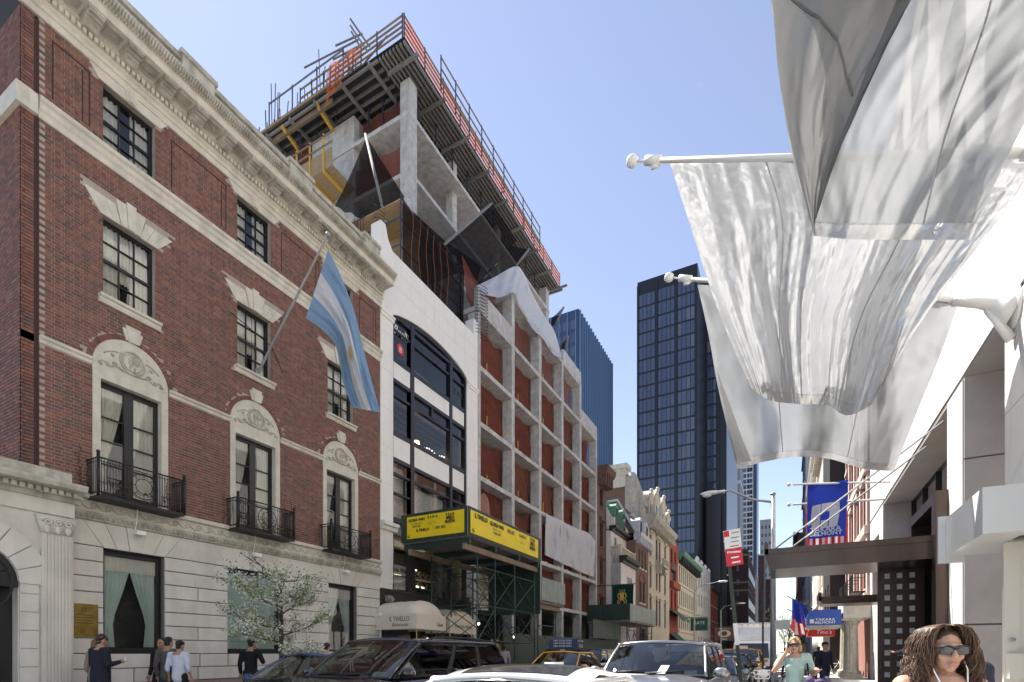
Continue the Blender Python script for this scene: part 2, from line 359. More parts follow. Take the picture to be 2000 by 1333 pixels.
def ok_brick(u0, u1, v0, v1):
    for a, e, c, d_ in holes:
        if u1 > a and u0 < e and v1 > c and v0 < d_: return 'clip', a, e
    um, vm = (u0 + u1) / 2, (v0 + v1) / 2
    for c_ in AR:
        if vm > 8.1 and (um - c_) ** 2 + (vm - 8.15) ** 2 < .97 ** 2: return 'no', 0, 0
    for a, e in W4:                         # stone flat arches over the third-floor windows, lintels under the entablature
        if 11.6 < vm < 12.22 and a - .1 - (vm - 11.66) * .6 < um < e + .1 + (vm - 11.66) * .6: return 'no', 0, 0
        if vm > 14.62 and a - .12 - (vm - 14.62) * .5 < um < e + .12 + (vm - 14.62) * .5: return 'no', 0, 0
        if 9.58 < vm < 9.78 and a - .15 < um < e + .15: return 'no', 0, 0
    if 12.82 < vm < 13.24 or 8.07 < vm < 8.24: return 'no', 0, 0
    for a, e in panels:
        if 13.4 < vm < 14.8 and a < um < e and False: return 'no', 0, 0
    return 'ok', 0, 0
CH = .0735; bricks = []; v = 5.13; row = 0
while v < 14.92:
    u = Y0 + .01 - (.287 if row % 2 else 0); k = row % 2
    while u < Y1:
        ln_ = .105 if k % 2 else .215; a, e = max(u, Y0 + .005), min(u + ln_, Y1 - .005); hdr = k % 2; u += ln_ + .011; k += 1
        if e - a < .03: continue
        st, h0, h1 = ok_brick(a, e, v, v + CH - .011)
        if st == 'clip':
            if a < h0 - .03: e = h0
            elif e > h1 + .03: a = h1
            else: continue
        elif st == 'no': continue
        if a < 5.02 < e: e = 5.02
        elif a < 5.1 < e: a = 5.1
        if 5.02 <= (a + e) / 2 <= 5.1 or e - a < .02: continue                       # left open for the dark strip that paints the corner groove's shade
        if 5.085 < a < 5.15: a = 5.085
        if 4.94 < e < 5.0: e = 5.0
        for h in holes:                                             # close the bond neatly at every jamb
            if v < h[3] and v + CH > h[2]:
                if 0 < a - h[1] < .07: a = h[1]
                if 0 < h[0] - e < .07: e = h[0]
        bricks.append((a, e, v, v + CH - .011, .0065 + random.uniform(-.002, .003), bcol(hdr)))
    v += CH; row += 1
bricks.sort(key=lambda q: q[0] + abs(q[2] - 6) * .3)
near, far = bricks[:290], bricks[290:]
def bbox5(mb, a, e, c, d_, t, col): 
    P = L.P; p = [P(a, c), P(e, c), P(e, d_), P(a, d_), P(a, c, t), P(e, c, t), P(e, d_, t), P(a, d_, t)]
    mb.add(p, [(4, 5, 6, 7), (0, 1, 5, 4), (1, 2, 6, 5), (2, 3, 7, 6), (3, 0, 4, 7)], 0, col)
cache = {}
for a, e, c, d_, t, col in near:
    key = (round(e - a, 2), random.randrange(4))
    if key not in cache:
        mb = MB(); hw = key[0] / 2; p = [Vector((x, y, z)) for x, y, z in [(0, -hw, -.031), (0, hw, -.031), (0, hw, .031), (0, -hw, .031), (.0065, -hw, -.031), (.0065, hw, -.031), (.0065, hw, .031), (.0065, -hw, .031)]]
        mb.add(p, [(4, 5, 6, 7), (0, 1, 5, 4), (1, 2, 6, 5), (2, 3, 7, 6), (3, 0, 4, 7)], 0, bcol(key[0] < .15)); cache[key] = mb.mesh('brick')
    put(cache[key], 'brick', M['brick'], CON, (XL, (a + e) / 2, (c + d_) / 2))
mb = MB()
for a, e, c, d_, t, col in far: bbox5(mb, a, e, c, d_, t, col)
for c_ in AR:                                   # rowlock ring over each arch
    n = 40
    for i in range(n):
        t0, t1 = math.pi * (i + .06) / n, math.pi * (i + .94) / n
        mb.prism([L.P(c_ + r * math.cos(t), 8.15 + r * math.sin(t), .001) for r, t in ((.835, t0), (.95, t0), (.95, t1), (.835, t1))], (.016, 0, 0))
        mb.c[-6:] = [bcol(0)] * 6
    for i in range(3): pass
fr_side = NF(Y0); vv = 5.13; kk = 0             # brick return of the corner, seen at the left edge
while vv < 14.9:
    x = XL - 3.4 + (.1 if kk % 2 else 0); k2 = 0
    while x < XL - .02:
        l2 = .105 if k2 % 2 else .215; mb.fb(fr_side, x, min(x + l2, XL), vv, vv + CH - .011, 0, .012, 0, bcol(k2 % 2)); x += l2 + .011; k2 += 1
    vv += CH; kk += 1
tag(mk(mb, 'brickwork', M['brick'], CON), kind='stuff')
b = MB(); b.fb(L, 5.0, 5.085, 5.1, 14.9, -.02, .0115); mk(b, 'groove_shade', M['dark_brown'], CON)  # dark strip proud of the bricks, painting in the groove's shade
# stone bands
def band(name, prof, y0, y1, m, par, fr=L):       # moulding: profile of (depth, height) swept along the wall
    b = MB(); pts = [fr.P(y0, v, d) for d, v in prof]; b.prism(pts, fr.u * (y1 - y0)); return mk(b, name, M[m], par)
band('sill_course', [(0, 12.82), (.05, 12.82), (.06, 12.95), (.10, 13.0), (.11, 13.1), (.16, 13.14), (.17, 13.22), (0, 13.24)], Y0 + .28, Y1, 'limestone', CON)
b = MB(); b.box(XL - 3, XL, Y0 - .1, Y0 - .012, 12.82, 13.24); b.fb(L, Y0 - .1, Y0 + .26, 12.82, 13.24, 0, .1); mk(b, 'corner_band', M['limestone'], CON)
segs = [Y0 + .3] + [q for c_ in AR for q in (c_ - .84, c_ + .84)] + [Y1]
for i in range(0, len(segs), 2): band('string_course', [(0, 8.07), (.04, 8.09), (.05, 8.15), (.09, 8.18), (.1, 8.23), (0, 8.24)], segs[i], segs[i + 1], 'limestone', CON)
for a, e in panels:
    mk(MB().fb(L, a, e, 14.68, 14.71, -.01, .0105).fb(L, a, a + .03, 13.45, 14.68, -.01, .0105).fb(L, e - .03, e, 13.45, 14.68, -.01, .0105).fb(L, e - .16, e - .135, 13.45, 14.6, -.01, .0105), 'panel_groove_shade', M['dark_brown'], CON)  # thin dark strips that paint in the shade of the panel grooves
# windows of the two upper brick floors
for i, (a, e) in enumerate(W4):
    wo = sash(L, a, e, 13.22, 14.72, 3, 4, CON); wo2 = sash(L, a, e, 9.78, 11.66, 3, 4, CON)
    for wv, c0, c1 in ((wo, 13.3, 14.65), (wo2, 9.85, 11.6)):
        for s0, s1 in ((a + .06, a + .46), (e - .46, e - .06)): mk(pleats(L, s0, s1, c0, c1, -.25, n=4), 'curtain', M['curtain'], wv, True)
        if wv is wo2: mk(pleats(L, a + .46, e - .46, c0 + .6, c1, -.27, n=3), 'curtain', M['curtain'], wv, True)
    # sill with mouldings and keystoned flat arch
    band('window_sill', [(0, 9.6), (.06, 9.6), (.09, 9.66), (.09, 9.7), (.14, 9.72), (.15, 9.78), (-.1, 9.79)], a - .1, e + .1, 'limestone', CON)
    n = 9; vo = []
    for k in range(n):
        s0, s1 = k / n, (k + 1) / n; up = 12.08 + (.12 if 3 <= k <= 5 else 0) + (.07 if k == 4 else 0) - (.1 if k in (0, 8) else 0) * 0
        t0, t1 = a - .06 + (e - a + .12) * s0, a - .06 + (e - a + .12) * s1; sp = .34
        w0, w1 = a - .06 - sp + (e - a + .12 + 2 * sp) * s0, a - .06 - sp + (e - a + .12 + 2 * sp) * s1
        m2 = MB(); m2.fprism(L, [(t0 + .003, 11.66), (t1 - .003, 11.66), (w1 - .003, up), (w0 + .003, up)], 0, .03 + (.03 if 3 <= k <= 5 else 0) + (.02 if k == 4 else 0)); mk(m2, 'voussoir', M['limestone'], CON)
    m2 = MB(); m2.fprism(L, [(a - .1, 14.72), (e + .1, 14.72), (e + .28, 14.951), (a - .28, 14.951)], 0, .035); mk(m2, 'lintel', M['limestone'], CON)
    cx = (a + e) / 2; m2 = MB(); m2.fprism(L, [(cx - .09, 14.74), (cx + .09, 14.74), (cx + .14, 14.95), (cx - .14, 14.95)], .035, .06); m2.fprism(L, [(cx - .03, 14.74), (cx + .03, 14.74), (cx + .06, 14.95), (cx - .06, 14.95)], .06, .08); mk(m2, 'keystone', M['limestone'], CON)
# arched french windows with carved tympana and iron balconies
def ring(mb, fr, cu, cv, d, r, t, n=28, k=6): mb.tube([fr.P(cu + r * math.cos(6.2832 * i / n), cv + r * math.sin(6.2832 * i / n), d) for i in range(n + 1)], t, k)
def scroll(mb, fr, cu, cv, d, r, dirn, t, turns=1.6, n=18):
    mb.tube([fr.P(cu + dirn * r * (1 - .8 * i / n) * math.cos(6.283 * turns * i / n), cv + r * (1 - .8 * i / n) * math.sin(6.283 * turns * i / n), d) for i in range(n + 1)], t, 5)
for i, c_ in enumerate(AR):
    ar = mk(MB().fprism(L, [(c_ + .82 * math.cos(math.pi * k / 24), 8.15 + .85 * math.sin(math.pi * k / 24)) for k in range(25)] + [(c_ - .82, 7.95), (c_ + .82, 7.95)], -.05, .006), 'tympanum', M['limestone'], CON)
    o = MB(); d = .012
    ring(o, L, c_, 8.5, d, .26, .028); ring(o, L, c_, 8.5, d, .2, .014)
    o.ell(L.P(c_ - .03, 8.53, d), (.03, .06, .13)); o.ell(L.P(c_ + .02, 8.67, d), (.03, .05, .05)); o.ell(L.P(c_ + .1, 8.55, d), (.02, .07, .09)); o.tube([L.P(c_ - .06, 8.4, d), L.P(c_ - .02, 8.3, d)], .02, 6); o.tube([L.P(c_ + .06, 8.43, d), L.P(c_ + .05, 8.3, d)], .02, 6)
    for sg in (-1, 1):
        for q, (du, dv, r) in enumerate(((.36, 8.3, .06), (.52, 8.24, .06), (.66, 8.2, .045), (.42, 8.5, .04))): scroll(o, L, c_ + sg * du, dv, d, r, sg, .014)
        o.tube([L.P(c_ + sg * (.28 + .42 * k / 8), 8.25 + .05 * math.sin(k * 1.3), d) for k in range(9)], .016, 5)
        o.tube([L.P(c_ + sg * (.3 + .3 * k / 6), 8.62 - .15 * (k / 6) ** 2, d) for k in range(7)], .016, 5)
    o.tube([L.P(c_ + .3 * math.sin(k / 10 * 3 - 1.5), 8.28 - .05 * math.cos(k / 10 * 3 - 1.5), d + .01) for k in range(11)], .022, 5)
    mk(o, 'eagle_relief', M['limestone_old'], ar, True)
    k2 = MB(); k2.fprism(L, [(c_ - .09, 8.98), (c_ + .09, 8.98), (c_ + .16, 9.34), (c_ - .16, 9.34)], 0, .07); k2.fprism(L, [(c_ - .15, 9.0), (c_ + .15, 9.0), (c_ + .22, 9.26), (c_ - .22, 9.26)], 0, .045); mk(k2, 'keystone', M['limestone'], CON)
    s2 = MB(); s2.fb(L, c_ - .82, c_ - .66, 5.12, 7.95, -.25, .02); s2.fb(L, c_ + .66, c_ + .82, 5.12, 7.95, -.25, .02); s2.fb(L, c_ - .66, c_ + .66, 7.85, 7.95, -.25, .02); mk(s2, 'stone_surround', M['limestone'], CON)
    wo = MB(); a, e = c_ - .66, c_ + .66
    for u0, u1 in ((a, a + .07), (c_ - .1, c_ + .1), (e - .07, e)): wo.fb(L, u0, u1, 5.12, 7.85, -.24, -.15)
    for v0, v1 in ((5.12, 5.3), (7.74, 7.85)): wo.fb(L, a + .07, e - .07, v0, v1, -.235, -.155)
    vs = [5.3, 5.95, 6.5, 7.05, 7.74]
    for vv in vs[1:-1]: wo.fb(L, a + .07, e - .07, vv - .015, vv + .015, -.22, -.165)
    fw = mk(wo, 'french_window', M['black_paint'], CON)
    for u0, u1 in ((a + .07, c_ - .1), (c_ + .1, e - .07)):
        for v0, v1 in zip(vs, vs[1:]): q = MB(); q.quad(L.P(u0, v0, -.19), L.P(u1, v0, -.19), L.P(u1, v1, -.19), L.P(u0, v1, -.19)); mk(q, 'pane', M['pane'], fw)
    mk(pleats(L, a + .03, a + .6, 5.2, 7.76, -.26, gather=-1, n=6, tie=5.9), 'curtain', M['curtain'], fw, True); mk(pleats(L, e - .62, e - .02, 5.2, 7.76, -.26, n=7), 'curtain', M['curtain'], fw, True)
    # balcony
    bal = MB(); u0, u1, dz, dd = c_ - .93, c_ + .93, 5.02, .52
    for vv, t in ((5.86, .018), (5.78, .01), (5.1, .016)): bal.tube([L.P(u0, vv, 0), L.P(u0, vv, dd), L.P(u1, vv, dd), L.P(u1, vv, 0)], t, 6)
    for k in range(33):
        u = u0 + (u1 - u0) * k / 32
        if abs(u - c_) > .32: bal.tube([L.P(u, 5.06, dd), L.P(u, 5.86, dd)], .0085, 5)
    for k in range(8):
        for u in (u0, u1): bal.tube([L.P(u, 5.06, dd * k / 8), L.P(u, 5.86, dd * k / 8)], .0085, 5)
    for u in (u0, u1): bal.beam(L.P(u, 5.0, dd), L.P(u, 5.95, dd), .05); bal.ell(L.P(u, 5.98, dd), .04)
    ring(bal, L, c_, 5.45, dd, .3, .011); ring(bal, L, c_, 5.45, dd, .18, .009)
    for k in range(8): t = k * .785; bal.tube([L.P(c_ + .18 * math.cos(t), 5.45 + .18 * math.sin(t), dd), L.P(c_ + .3 * math.cos(t), 5.45 + .3 * math.sin(t), dd)], .008, 4)
    for k in range(9):
        for sg in (-1, 1): scroll(bal, L, c_ + sg * (.4 + .055 * k * 1.05), 5.3, dd + .012, .04, sg, .006, 1.2, 8)
    ba = mk(bal, 'balcony_railing', M['black_iron'], CON, True)
    m2 = MB(); m2.fb(L, u0, u1, 4.97, 5.03, -.02, dd + .02); mk(m2, 'balcony_floor', M['black_iron'], ba)
    # winter-bare vines over the railings
    vm = MB(); rr = random.Random(i)
    for k in range(70 if i == 1 else 34):
        u = c_ + rr.uniform(-.85, .9); z = 5.05 + rr.random() ** 2 * .35; dd2 = dd + rr.uniform(-.1, .08); p = [L.P(u, z, dd2)]
        for q in range(6): u += rr.uniform(-.1, .1); z += rr.uniform(-.09, .07); p.append(L.P(u, max(4.95, z), dd2 + rr.uniform(-.04, .04)))
        vm.tube(p, .006, 4)
    for k in range(7):
        u = c_ + rr.choice((-1, 1)) * rr.uniform(.85, 1.15); z = 5.15; p = [L.P(u, z, .03)]
        for q in range(rr.randint(6, 16)): u += rr.uniform(-.07, .07); z += rr.uniform(.02, .13); p.append(L.P(u, z, .03))
        vm.tube(p, [.01 * (1 - .07 * q) for q in range(len(p))] if len(p) < 14 else .006, 4)
    mk(vm, 'bare_vine', M['vine'], label='bare brown vine trailing over the %s black balcony of the brick house' % ('left', 'middle', 'right')[i], cat='vine', group='vines on the brick house')
# cornice: architrave, dentils, modillions, rosettes, crown, parapet
CO = mk(MB().prism([L.P(Y0 - .05, v, d) for d, v in [(0, 14.95), (.06, 14.95), (.06, 15.1), (.1, 15.12), (.1, 15.2), (.16, 15.24), (.16, 15.42), (.22, 15.46), (.22, 15.56), (.68, 15.58), (.7, 15.74), (.78, 15.78), (.86, 15.92), (.86, 15.98), (0, 16.02)]], (0, Y1 + .02 - Y0 + .05, 0)), 'cornice', M['limestone'], CON)
de = MB(); de.box(-.0, .08, -.034, .034, -.055, .055); dm = de.mesh('dentil'); y = Y0 + .05
while y < Y1 - .05: put(dm, 'dentil', M['limestone'], CO, (XL + .16, y, 15.335)); y += .108
md = MB(); md.prism([(0, -.15, -.2), (.12, -.15, -.2), (.3, -.15, -.12), (.45, -.15, -.06), (.45, -.15, .0), (0, -.15, 0)], (0, .3, 0)); md.box(0, .47, -.17, .17, -.045, .003)
for q in range(9):
    for t in range(4): md.box(.08 + t * .1, .14 + t * .1, -.13 + q * .031, -.112 + q * .031, -.19 + t * .03, -.17 + t * .035)
mm = md.mesh('modillion'); ro = MB(); ro.box(-.14, .14, -.16, .16, -.02, 0); ro.lathe([(.12, -.05), (.09, -.03), (.03, -.06), (.03, -.02)], (0, 0, 0), 14); rm = ro.mesh('rosette')
y = Y0 + .3
while y < Y1:
    put(mm, 'modillion', M['limestone_old'], CO, (XL + .2, y, 15.57))
    if y + .39 < Y1: put(rm, 'rosette', M['limestone_old'], CO, (XL + .44, y + .39, 15.572))
    y += .78
fl = MB(); y = Y0                                 # acanthus tongues carved along the crown
while y < Y1 - .03: fl.tube([L.P(y, 15.76, .74), L.P(y, 15.84, .86), L.P(y, 15.93, .885)], [.018, .03, .02], 5); y += .062
tag(mk(fl, 'carved_tongues', M['limestone_old'], CO, True), kind='stuff')
pp = MB(); pp.fb(L, Y0, Y1 - .25, 16.0, 16.82, -.25, .1); pp.fb(L, Y0 - .05, Y1 - .2, 16.82, 16.95, -.3, .2); pp.fb(L, Y0, Y1 - .25, 16.0, 16.2, .1, .28); PA = mk(pp, 'parapet', M['limestone_old'], CON)
for a, e in ((7.9, 8.75), (11.2, 12.05), (14.45, 15.2)): q = MB(); q.fb(L, a, e, 16.2, 16.9, .1, .26); q.fb(L, a - .06, e + .06, 16.9, 17.02, -.3, .32); mk(q, 'pedestal', M['limestone_old'], PA)
an = MB(); an.ell((0, 0, 0), (.1, .1, .12), 8, 6); an.ell((.08, 0, -.04), (.06, .06, .05), 8, 5); am = an.mesh('lion_head', smooth=True); y = 5.1
while y < 15.3: put(am, 'lion_head', M['limestone_old'], PA, (XL + .24, y, 16.36)); y += .41
# ground floor: plinth, coursed blocks, voussoirs, string mouldings
pl = MB(); pl.holes(L, 5.5, Y1, .13, 4.5, [(a, e, 1.5, 3.95) for a, e in GW], .3, d=-.02); mk(pl, 'ground_wall', M['joint'], CON)
b = MB(); b.fb(L, 5.5, Y1, .1, .78, -.02, .07); mk(b, 'plinth', M['granite'], CON)
v = .795; courses = []
while v < 3.9: courses.append(v); v += .352
spans = [(5.5, GW[0][0]), (GW[0][1], GW[1][0]), (GW[1][1], GW[2][0]), (GW[2][1], Y1)]
def block(u0, u1, v0, v1, t=.012):
    q = MB(); g_ = .008; P = L.P; a = [P(u0 + g_, v0 + g_, -.02), P(u1 - g_, v0 + g_, -.02), P(u1 - g_, v1 - g_, -.02), P(u0 + g_, v1 - g_, -.02)]; k = .012
    c = [P(u0 + g_ + k, v0 + g_ + k, t), P(u1 - g_ - k, v0 + g_ + k, t), P(u1 - g_ - k, v1 - g_ - k, t), P(u0 + g_ + k, v1 - g_ - k, t)]; q.hexa(a + c); mk(q, 'stone_block', M['ashlar'], CON)
for ci, v in enumerate(courses):
    if v < 1.45: 
        xs = [5.5, 6.27, 7.6, 8.5, 9.3, 11.07, 12.0, 12.97, 14.3, Y1] if ci % 2 else [5.5, 6.9, 8.45, 10.2, 12.0, 13.6, Y1]
        for a, e in zip(xs, xs[1:]): block(a, e, v, min(v + .352, 1.5))
    else:
        for a, e in spans:
            if e - a > 1.4 and ci % 3 == 0: block(a, (a + e) / 2, v, v + .352); block((a + e) / 2, e, v, v + .352)
            else: block(a, e, v, v + .352)
top = 4.52; vt = courses[-1] + .352
for gi, (a, e) in enumerate(GW):                 # radiating flat arch over each ground-floor window
    n = 5; sp = .42
    for k in range(n):
        s0, s1 = k / n, (k + 1) / n; q = MB(); k0 = .006
        t0, t1 = a + (e - a) * s0, a + (e - a) * s1; w0, w1 = a - sp + (e - a + 2 * sp) * s0, a - sp + (e - a + 2 * sp) * s1
        q.fprism(L, [(t0 + k0, 3.955), (t1 - k0, 3.955), (w1 - k0, top), (w0 + k0, top)], -.02, .015 + (.02 if k == 2 else 0)); mk(q, 'voussoir', M['ashlar'], CON)
xs = [(5.5, GW[0][0] - .42), (GW[0][1] + .42, GW[1][0] - .42), (GW[1][1] + .42, GW[2][0] - .42), (GW[2][1] + .42, Y1)]
for (a, e), (lo0, lo1) in zip(xs, spans):
    q = MB(); q.fprism(L, [(lo0 + .01, vt + .01), (lo1 - .01, vt + .01), (lo1 - .01 if lo1 == Y1 else lo1 - .03, 3.97 if vt < 3.96 else vt + .02), (e, top), (a, top), (lo0 + .03 if lo0 > 5.6 else 5.5, 3.97 if vt < 3.96 else vt + .02)], -.02, .013); mk(q, 'stone_block', M['ashlar'], CON)
band('egg_moulding', [(-.02, 4.52), (.06, 4.53), (.08, 4.6), (.12, 4.66), (.12, 4.71), (-.02, 4.72)], 5.5, Y1, 'limestone_old', CON)
eg = MB(); y = 5.6
while y < Y1: eg.ell(L.P(y, 4.61, .1), (.03, .035, .045), 6, 4); y += .105
tag(mk(eg, 'egg_carving', M['limestone_old'], CON, True), kind='stuff')
band('wave_frieze', [(-.02, 4.72), (.05, 4.72), (.05, 4.98), (.14, 5.0), (.14, 5.1), (-.02, 5.14)], 5.5, Y1, 'limestone', CON)
wv = MB(); y = 5.75
while y < Y1 - .1: scroll(wv, L, y, 4.85, .055, .085, 1, .013, 1.3, 12); wv.tube([L.P(y + .08, 4.85, .055), L.P(y + .17, 4.78, .055), L.P(y + .25, 4.79, .055)], .012, 4); y += .3
tag(mk(wv, 'wave_carving', M['limestone_old'], CON, True), kind='stuff')
for gi, (a, e) in enumerate(GW):
    b = MB(); b.fb(L, a, a + .08, 1.5, 3.95, -.3, -.16); b.fb(L, e - .08, e, 1.5, 3.95, -.3, -.16); b.fb(L, a + .08, e - .08, 3.83, 3.95, -.3, -.16); b.fb(L, a + .08, e - .08, 1.5, 1.64, -.3, -.1)
    wo = mk(b, 'shop_window', M['black_paint'], CON)
    q = MB(); q.quad(L.P(a + .08, 1.64, -.22), L.P(e - .08, 1.64, -.22), L.P(e - .08, 3.83, -.22), L.P(a + .08, 3.83, -.22)); mk(q, 'pane', M['pane'], wo)
    if gi != 1:
        cu = [pleats(L, a + .1, a + .72, 1.66, 3.82, -.285, gather=-1, n=6, tie=2.3), pleats(L, e - .72, e - .1, 1.66, 3.82, -.285, gather=1, n=6, tie=2.3)]
        for c_ in cu: mk(c_, 'curtain', M['curtain_mint'], wo, True)
        q = MB(); q.grid(lambda s, t: L.P(a + .1 + (e - a - .2) * s, 3.82 - .35 * t, -.245 + .015 * math.sin(s * 70)), 40, 2); mk(q, 'pelmet', M['curtain'], wo, True)
    else:
        clothmat('blind_mint', (.72, .86, .84), .3)
        q = MB(); q.fb(L, a + .08, e - .08, 1.64, 3.83, -.25, -.24); bl = mk(q, 'printed_screen', M['blind_mint'], wo)
        mat('print_blue', (.12, .25, .35), .7); text('A R T', L, a + .45, 2.25, .16, M['print_blue'], wo, -.236); text('CONSULATE GENERAL', L, a + .72, 2.0, .13, M['print_blue'], wo, -.236); text('New York, Monday to Friday', L, a + .7, 1.84, .075, M['print_blue'], wo, -.236)
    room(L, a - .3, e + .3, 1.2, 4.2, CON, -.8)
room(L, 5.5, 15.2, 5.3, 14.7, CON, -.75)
# entrance porch with pilaster and arched door at the left edge
PF = LF(XL + .42); PO = MB(); PO.holes(PF, 1.6, 5.52, .13, 4.4, [(3.1, 4.6, .13, 2.9)], .4); PO.fb(PF, 1.6, 5.52, 4.4, 4.7, -.42, .05); PO.quad(PF.P(5.52, .13), PF.P(5.52, .13, -.42), PF.P(5.52, 4.4, -.42), PF.P(5.52, 4.4)); po = mk(PO, 'porch', M['ashlar'], CON)
pts = [(3.85 + .75 * math.cos(math.pi * k / 20), 2.9 + .75 * math.sin(math.pi * k / 20)) for k in range(21)]
q = MB(); q.fprism(PF, pts, -.42, .002); mk(q, 'door_fanlight', M['black_paint'], po)
for k in range(9):
    t0, t1 = math.pi * (k + .03) / 9, math.pi * (k + .97) / 9; q = MB(); q.fprism(PF, [(3.85 + r * math.cos(t), 2.9 + r * math.sin(t)) for r, t in ((.76, t0), (1.25, t0), (1.25, (t0 + t1) / 2), (1.25, t1), (.76, t1), (.76, (t0 + t1) / 2))], 0, .06); mk(q, 'arch_stone', M['ashlar'], po)
q = MB(); ring(q, PF, 3.85, 2.9, .02, .66, .03); [q.tube([PF.P(3.85, 2.95, .01), PF.P(3.85 + .62 * math.cos(t), 2.9 + .62 * math.sin(t), .01)], .015, 5) for t in (.4, .8, 1.2, 1.57, 1.95, 2.35, 2.75)]; mk(q, 'fanlight_bars', M['black_iron'], po)
q = MB(); q.fb(PF, 3.1, 4.6, .13, 2.9, -.35, -.25); [q.fb(PF, u, u + .5, v0, v1, -.25, -.22) for u in (3.2, 3.95) for v0, v1 in ((.3, 1.1), (1.2, 2.0), (2.1, 2.75))]; q.fb(PF, 3.1, 4.6, 2.82, 2.95, -.3, .03); mk(q, 'door', M['black_paint'], po)
for k, v in enumerate([.5 + .37 * k for k in range(7)]): q = MB(); q.fb(PF, 4.62, 4.92, v, v + .35, -.01, .03); mk(q, 'stone_block', M['ashlar'], po)
q = MB(); q.fb(PF, 4.95, 5.45, .5, 4.02, .0, .08); [q.fb(PF, 4.985 + k * .058, 5.015 + k * .058, .62, 3.98, .08, .1) for k in range(8)]; q.fb(PF, 4.88, 5.5, .13, .42, 0, .16); q.fb(PF, 4.91, 5.48, .42, .54, 0, .12)
pi = mk(q, 'pilaster', M['ashlar'], po); q = MB(); q.fprism(PF, [(4.95, 4.0), (5.45, 4.0), (5.55, 4.35), (4.85, 4.35)], .0, .13)
for u, sg in ((5.02, -1), (5.2, 1), (5.38, 1)): scroll(q, PF, u, 4.22, .15, .09, sg, .025, 1.5, 14); q.ell(PF.P(u, 4.08, .13), (.03, .06, .1), 7, 5)
mk(q, 'capital', M['ashlar'], pi, True)
band('porch_cornice', [(0, 4.7), (.1, 4.7), (.12, 4.78), (.2, 4.8), (.2, 4.88), (.42, 4.92), (.46, 5.0), (.46, 5.04), (0, 5.08)], 1.5, 5.6, 'limestone_old', po, PF)
b = MB(); b.fb(PF, 1.6, 5.5, 5.06, 5.36, -.42, -.02); mk(b, 'porch_parapet', M['limestone_old'], po)
de = MB(); de.box(0, .08, -.04, .04, -.05, .04); dm = de.mesh('dentil'); y = 1.7
while y < 5.55: put(dm, 'dentil', M['limestone_old'], po, (XL + .42 + .2, y, 4.84)); y += .125
# small fittings: plaque, lamps, cameras
q = MB(); q.fb(L, 5.6, 6.14, 1.88, 2.62, .013, .04); pq = mk(q, 'brass_plaque', M['brass'], label='polished brass plaque screwed to the stone wall beside the entrance', cat='plaque')
mat('brass_engraved', (.16, .1, .03), .5, metal=.6); q = MB(); ring(q, L, 5.87, 2.48, .04, .04, .006); [q.fb(L, 5.87 - w_, 5.87 + w_, v, v + .015, .0395, .042) for v, w_ in ((2.36, .15), (2.3, .2), (2.24, .17), (2.18, .19))]; mk(q, 'engraving', M['brass_engraved'], pq)
for i, u in enumerate((6.95, 10.1, 13.62)):
    q = MB(); q.fb(L, u - .1, u + .1, 4.36, 4.46, .1, .24); q.tube([L.P(u - .08, 4.42, 0), L.P(u - .08, 4.42, .12)], .02, 6); q.tube([L.P(u - .06, 4.46, .06), L.P(u - .05, 4.72, .13), L.P(u - .05, 5.0, .16)], .012, 5)
    mk(q, 'wall_floodlight', M['white_metal'], label='small white floodlight above the %s ground-floor window of the brick house' % ('left', 'middle', 'right')[i], cat='light', group='floodlights over the ground-floor windows')
q = MB(); q.tube([L.P(15.3, 2.95, .05), L.P(15.25, 3.0, .3)], .06, 8); q.fb(L, 15.26, 15.34, 2.85, 2.98, 0, .06); mk(q, 'security_camera', M['white_metal'], label='white security camera at the end of the grey stone ground floor', cat='camera')
# national flag on its slanting pole over the middle window
ptip = onY(639, 462, 10.2); PB = Vector((XL + .05, 10.18, 9.8)); PT = Vector((ptip[0], 10.2, ptip[1]))
q = MB(); q.tube([PB, PB.lerp(PT, .5), PT], [.042, .036, .025], 10); fp = mk(q, 'flagpole', M['grey_steel'], label='grey steel flagpole slanting up from the middle third-floor window', cat='flagpole')
q = MB(); q.ell(PT + Vector((.03, 0, .03)), .07); mk(q, 'finial', M['grey_steel'], fp); mk(MB().fb(L, 10.1, 10.28, 9.7, 9.95, 0, .12), 'wall_bracket', M['grey_steel'], fp)
q = MB(); q.tube([PB.lerp(PT, .22), Vector((XL + .02, 9.35, 11.2))], .012, 5); q.tube([PB.lerp(PT, .22), Vector((XL + .02, 11.1, 10.3))], .012, 5); q.tube([PT - Vector((.05, 0, .05)), PB.lerp(PT, .2) + Vector((0, 0, -.06))], .006, 4); mk(q, 'stay_wire', M['black_iron'], fp)
def spl(pts, t):                                 # smooth curve through points
    n = len(pts) - 1; x = min(max(t, 0), 1) * n; i = min(int(x), n - 1); f = x - i
    p0, p1, p2, p3 = pts[max(i - 1, 0)], pts[i], pts[i + 1], pts[min(i + 2, n)]
    return [.5 * (2 * b_ + (c_ - a_) * f + (2 * a_ - 5 * b_ + 4 * c_ - d_) * f * f + (3 * b_ - a_ - 3 * c_ + d_) * f ** 3) for a_, b_, c_, d_ in zip(p0, p1, p2, p3)]
e0 = [(641, 488), (668, 545), (693, 612), (712, 690), (730, 760), (743, 806)]; e1 = [(597, 622), (630, 645), (655, 675), (664, 715), (672, 755), (688, 796)]
def nz_(x, y): return noise.noise(Vector((x, y, 2)))
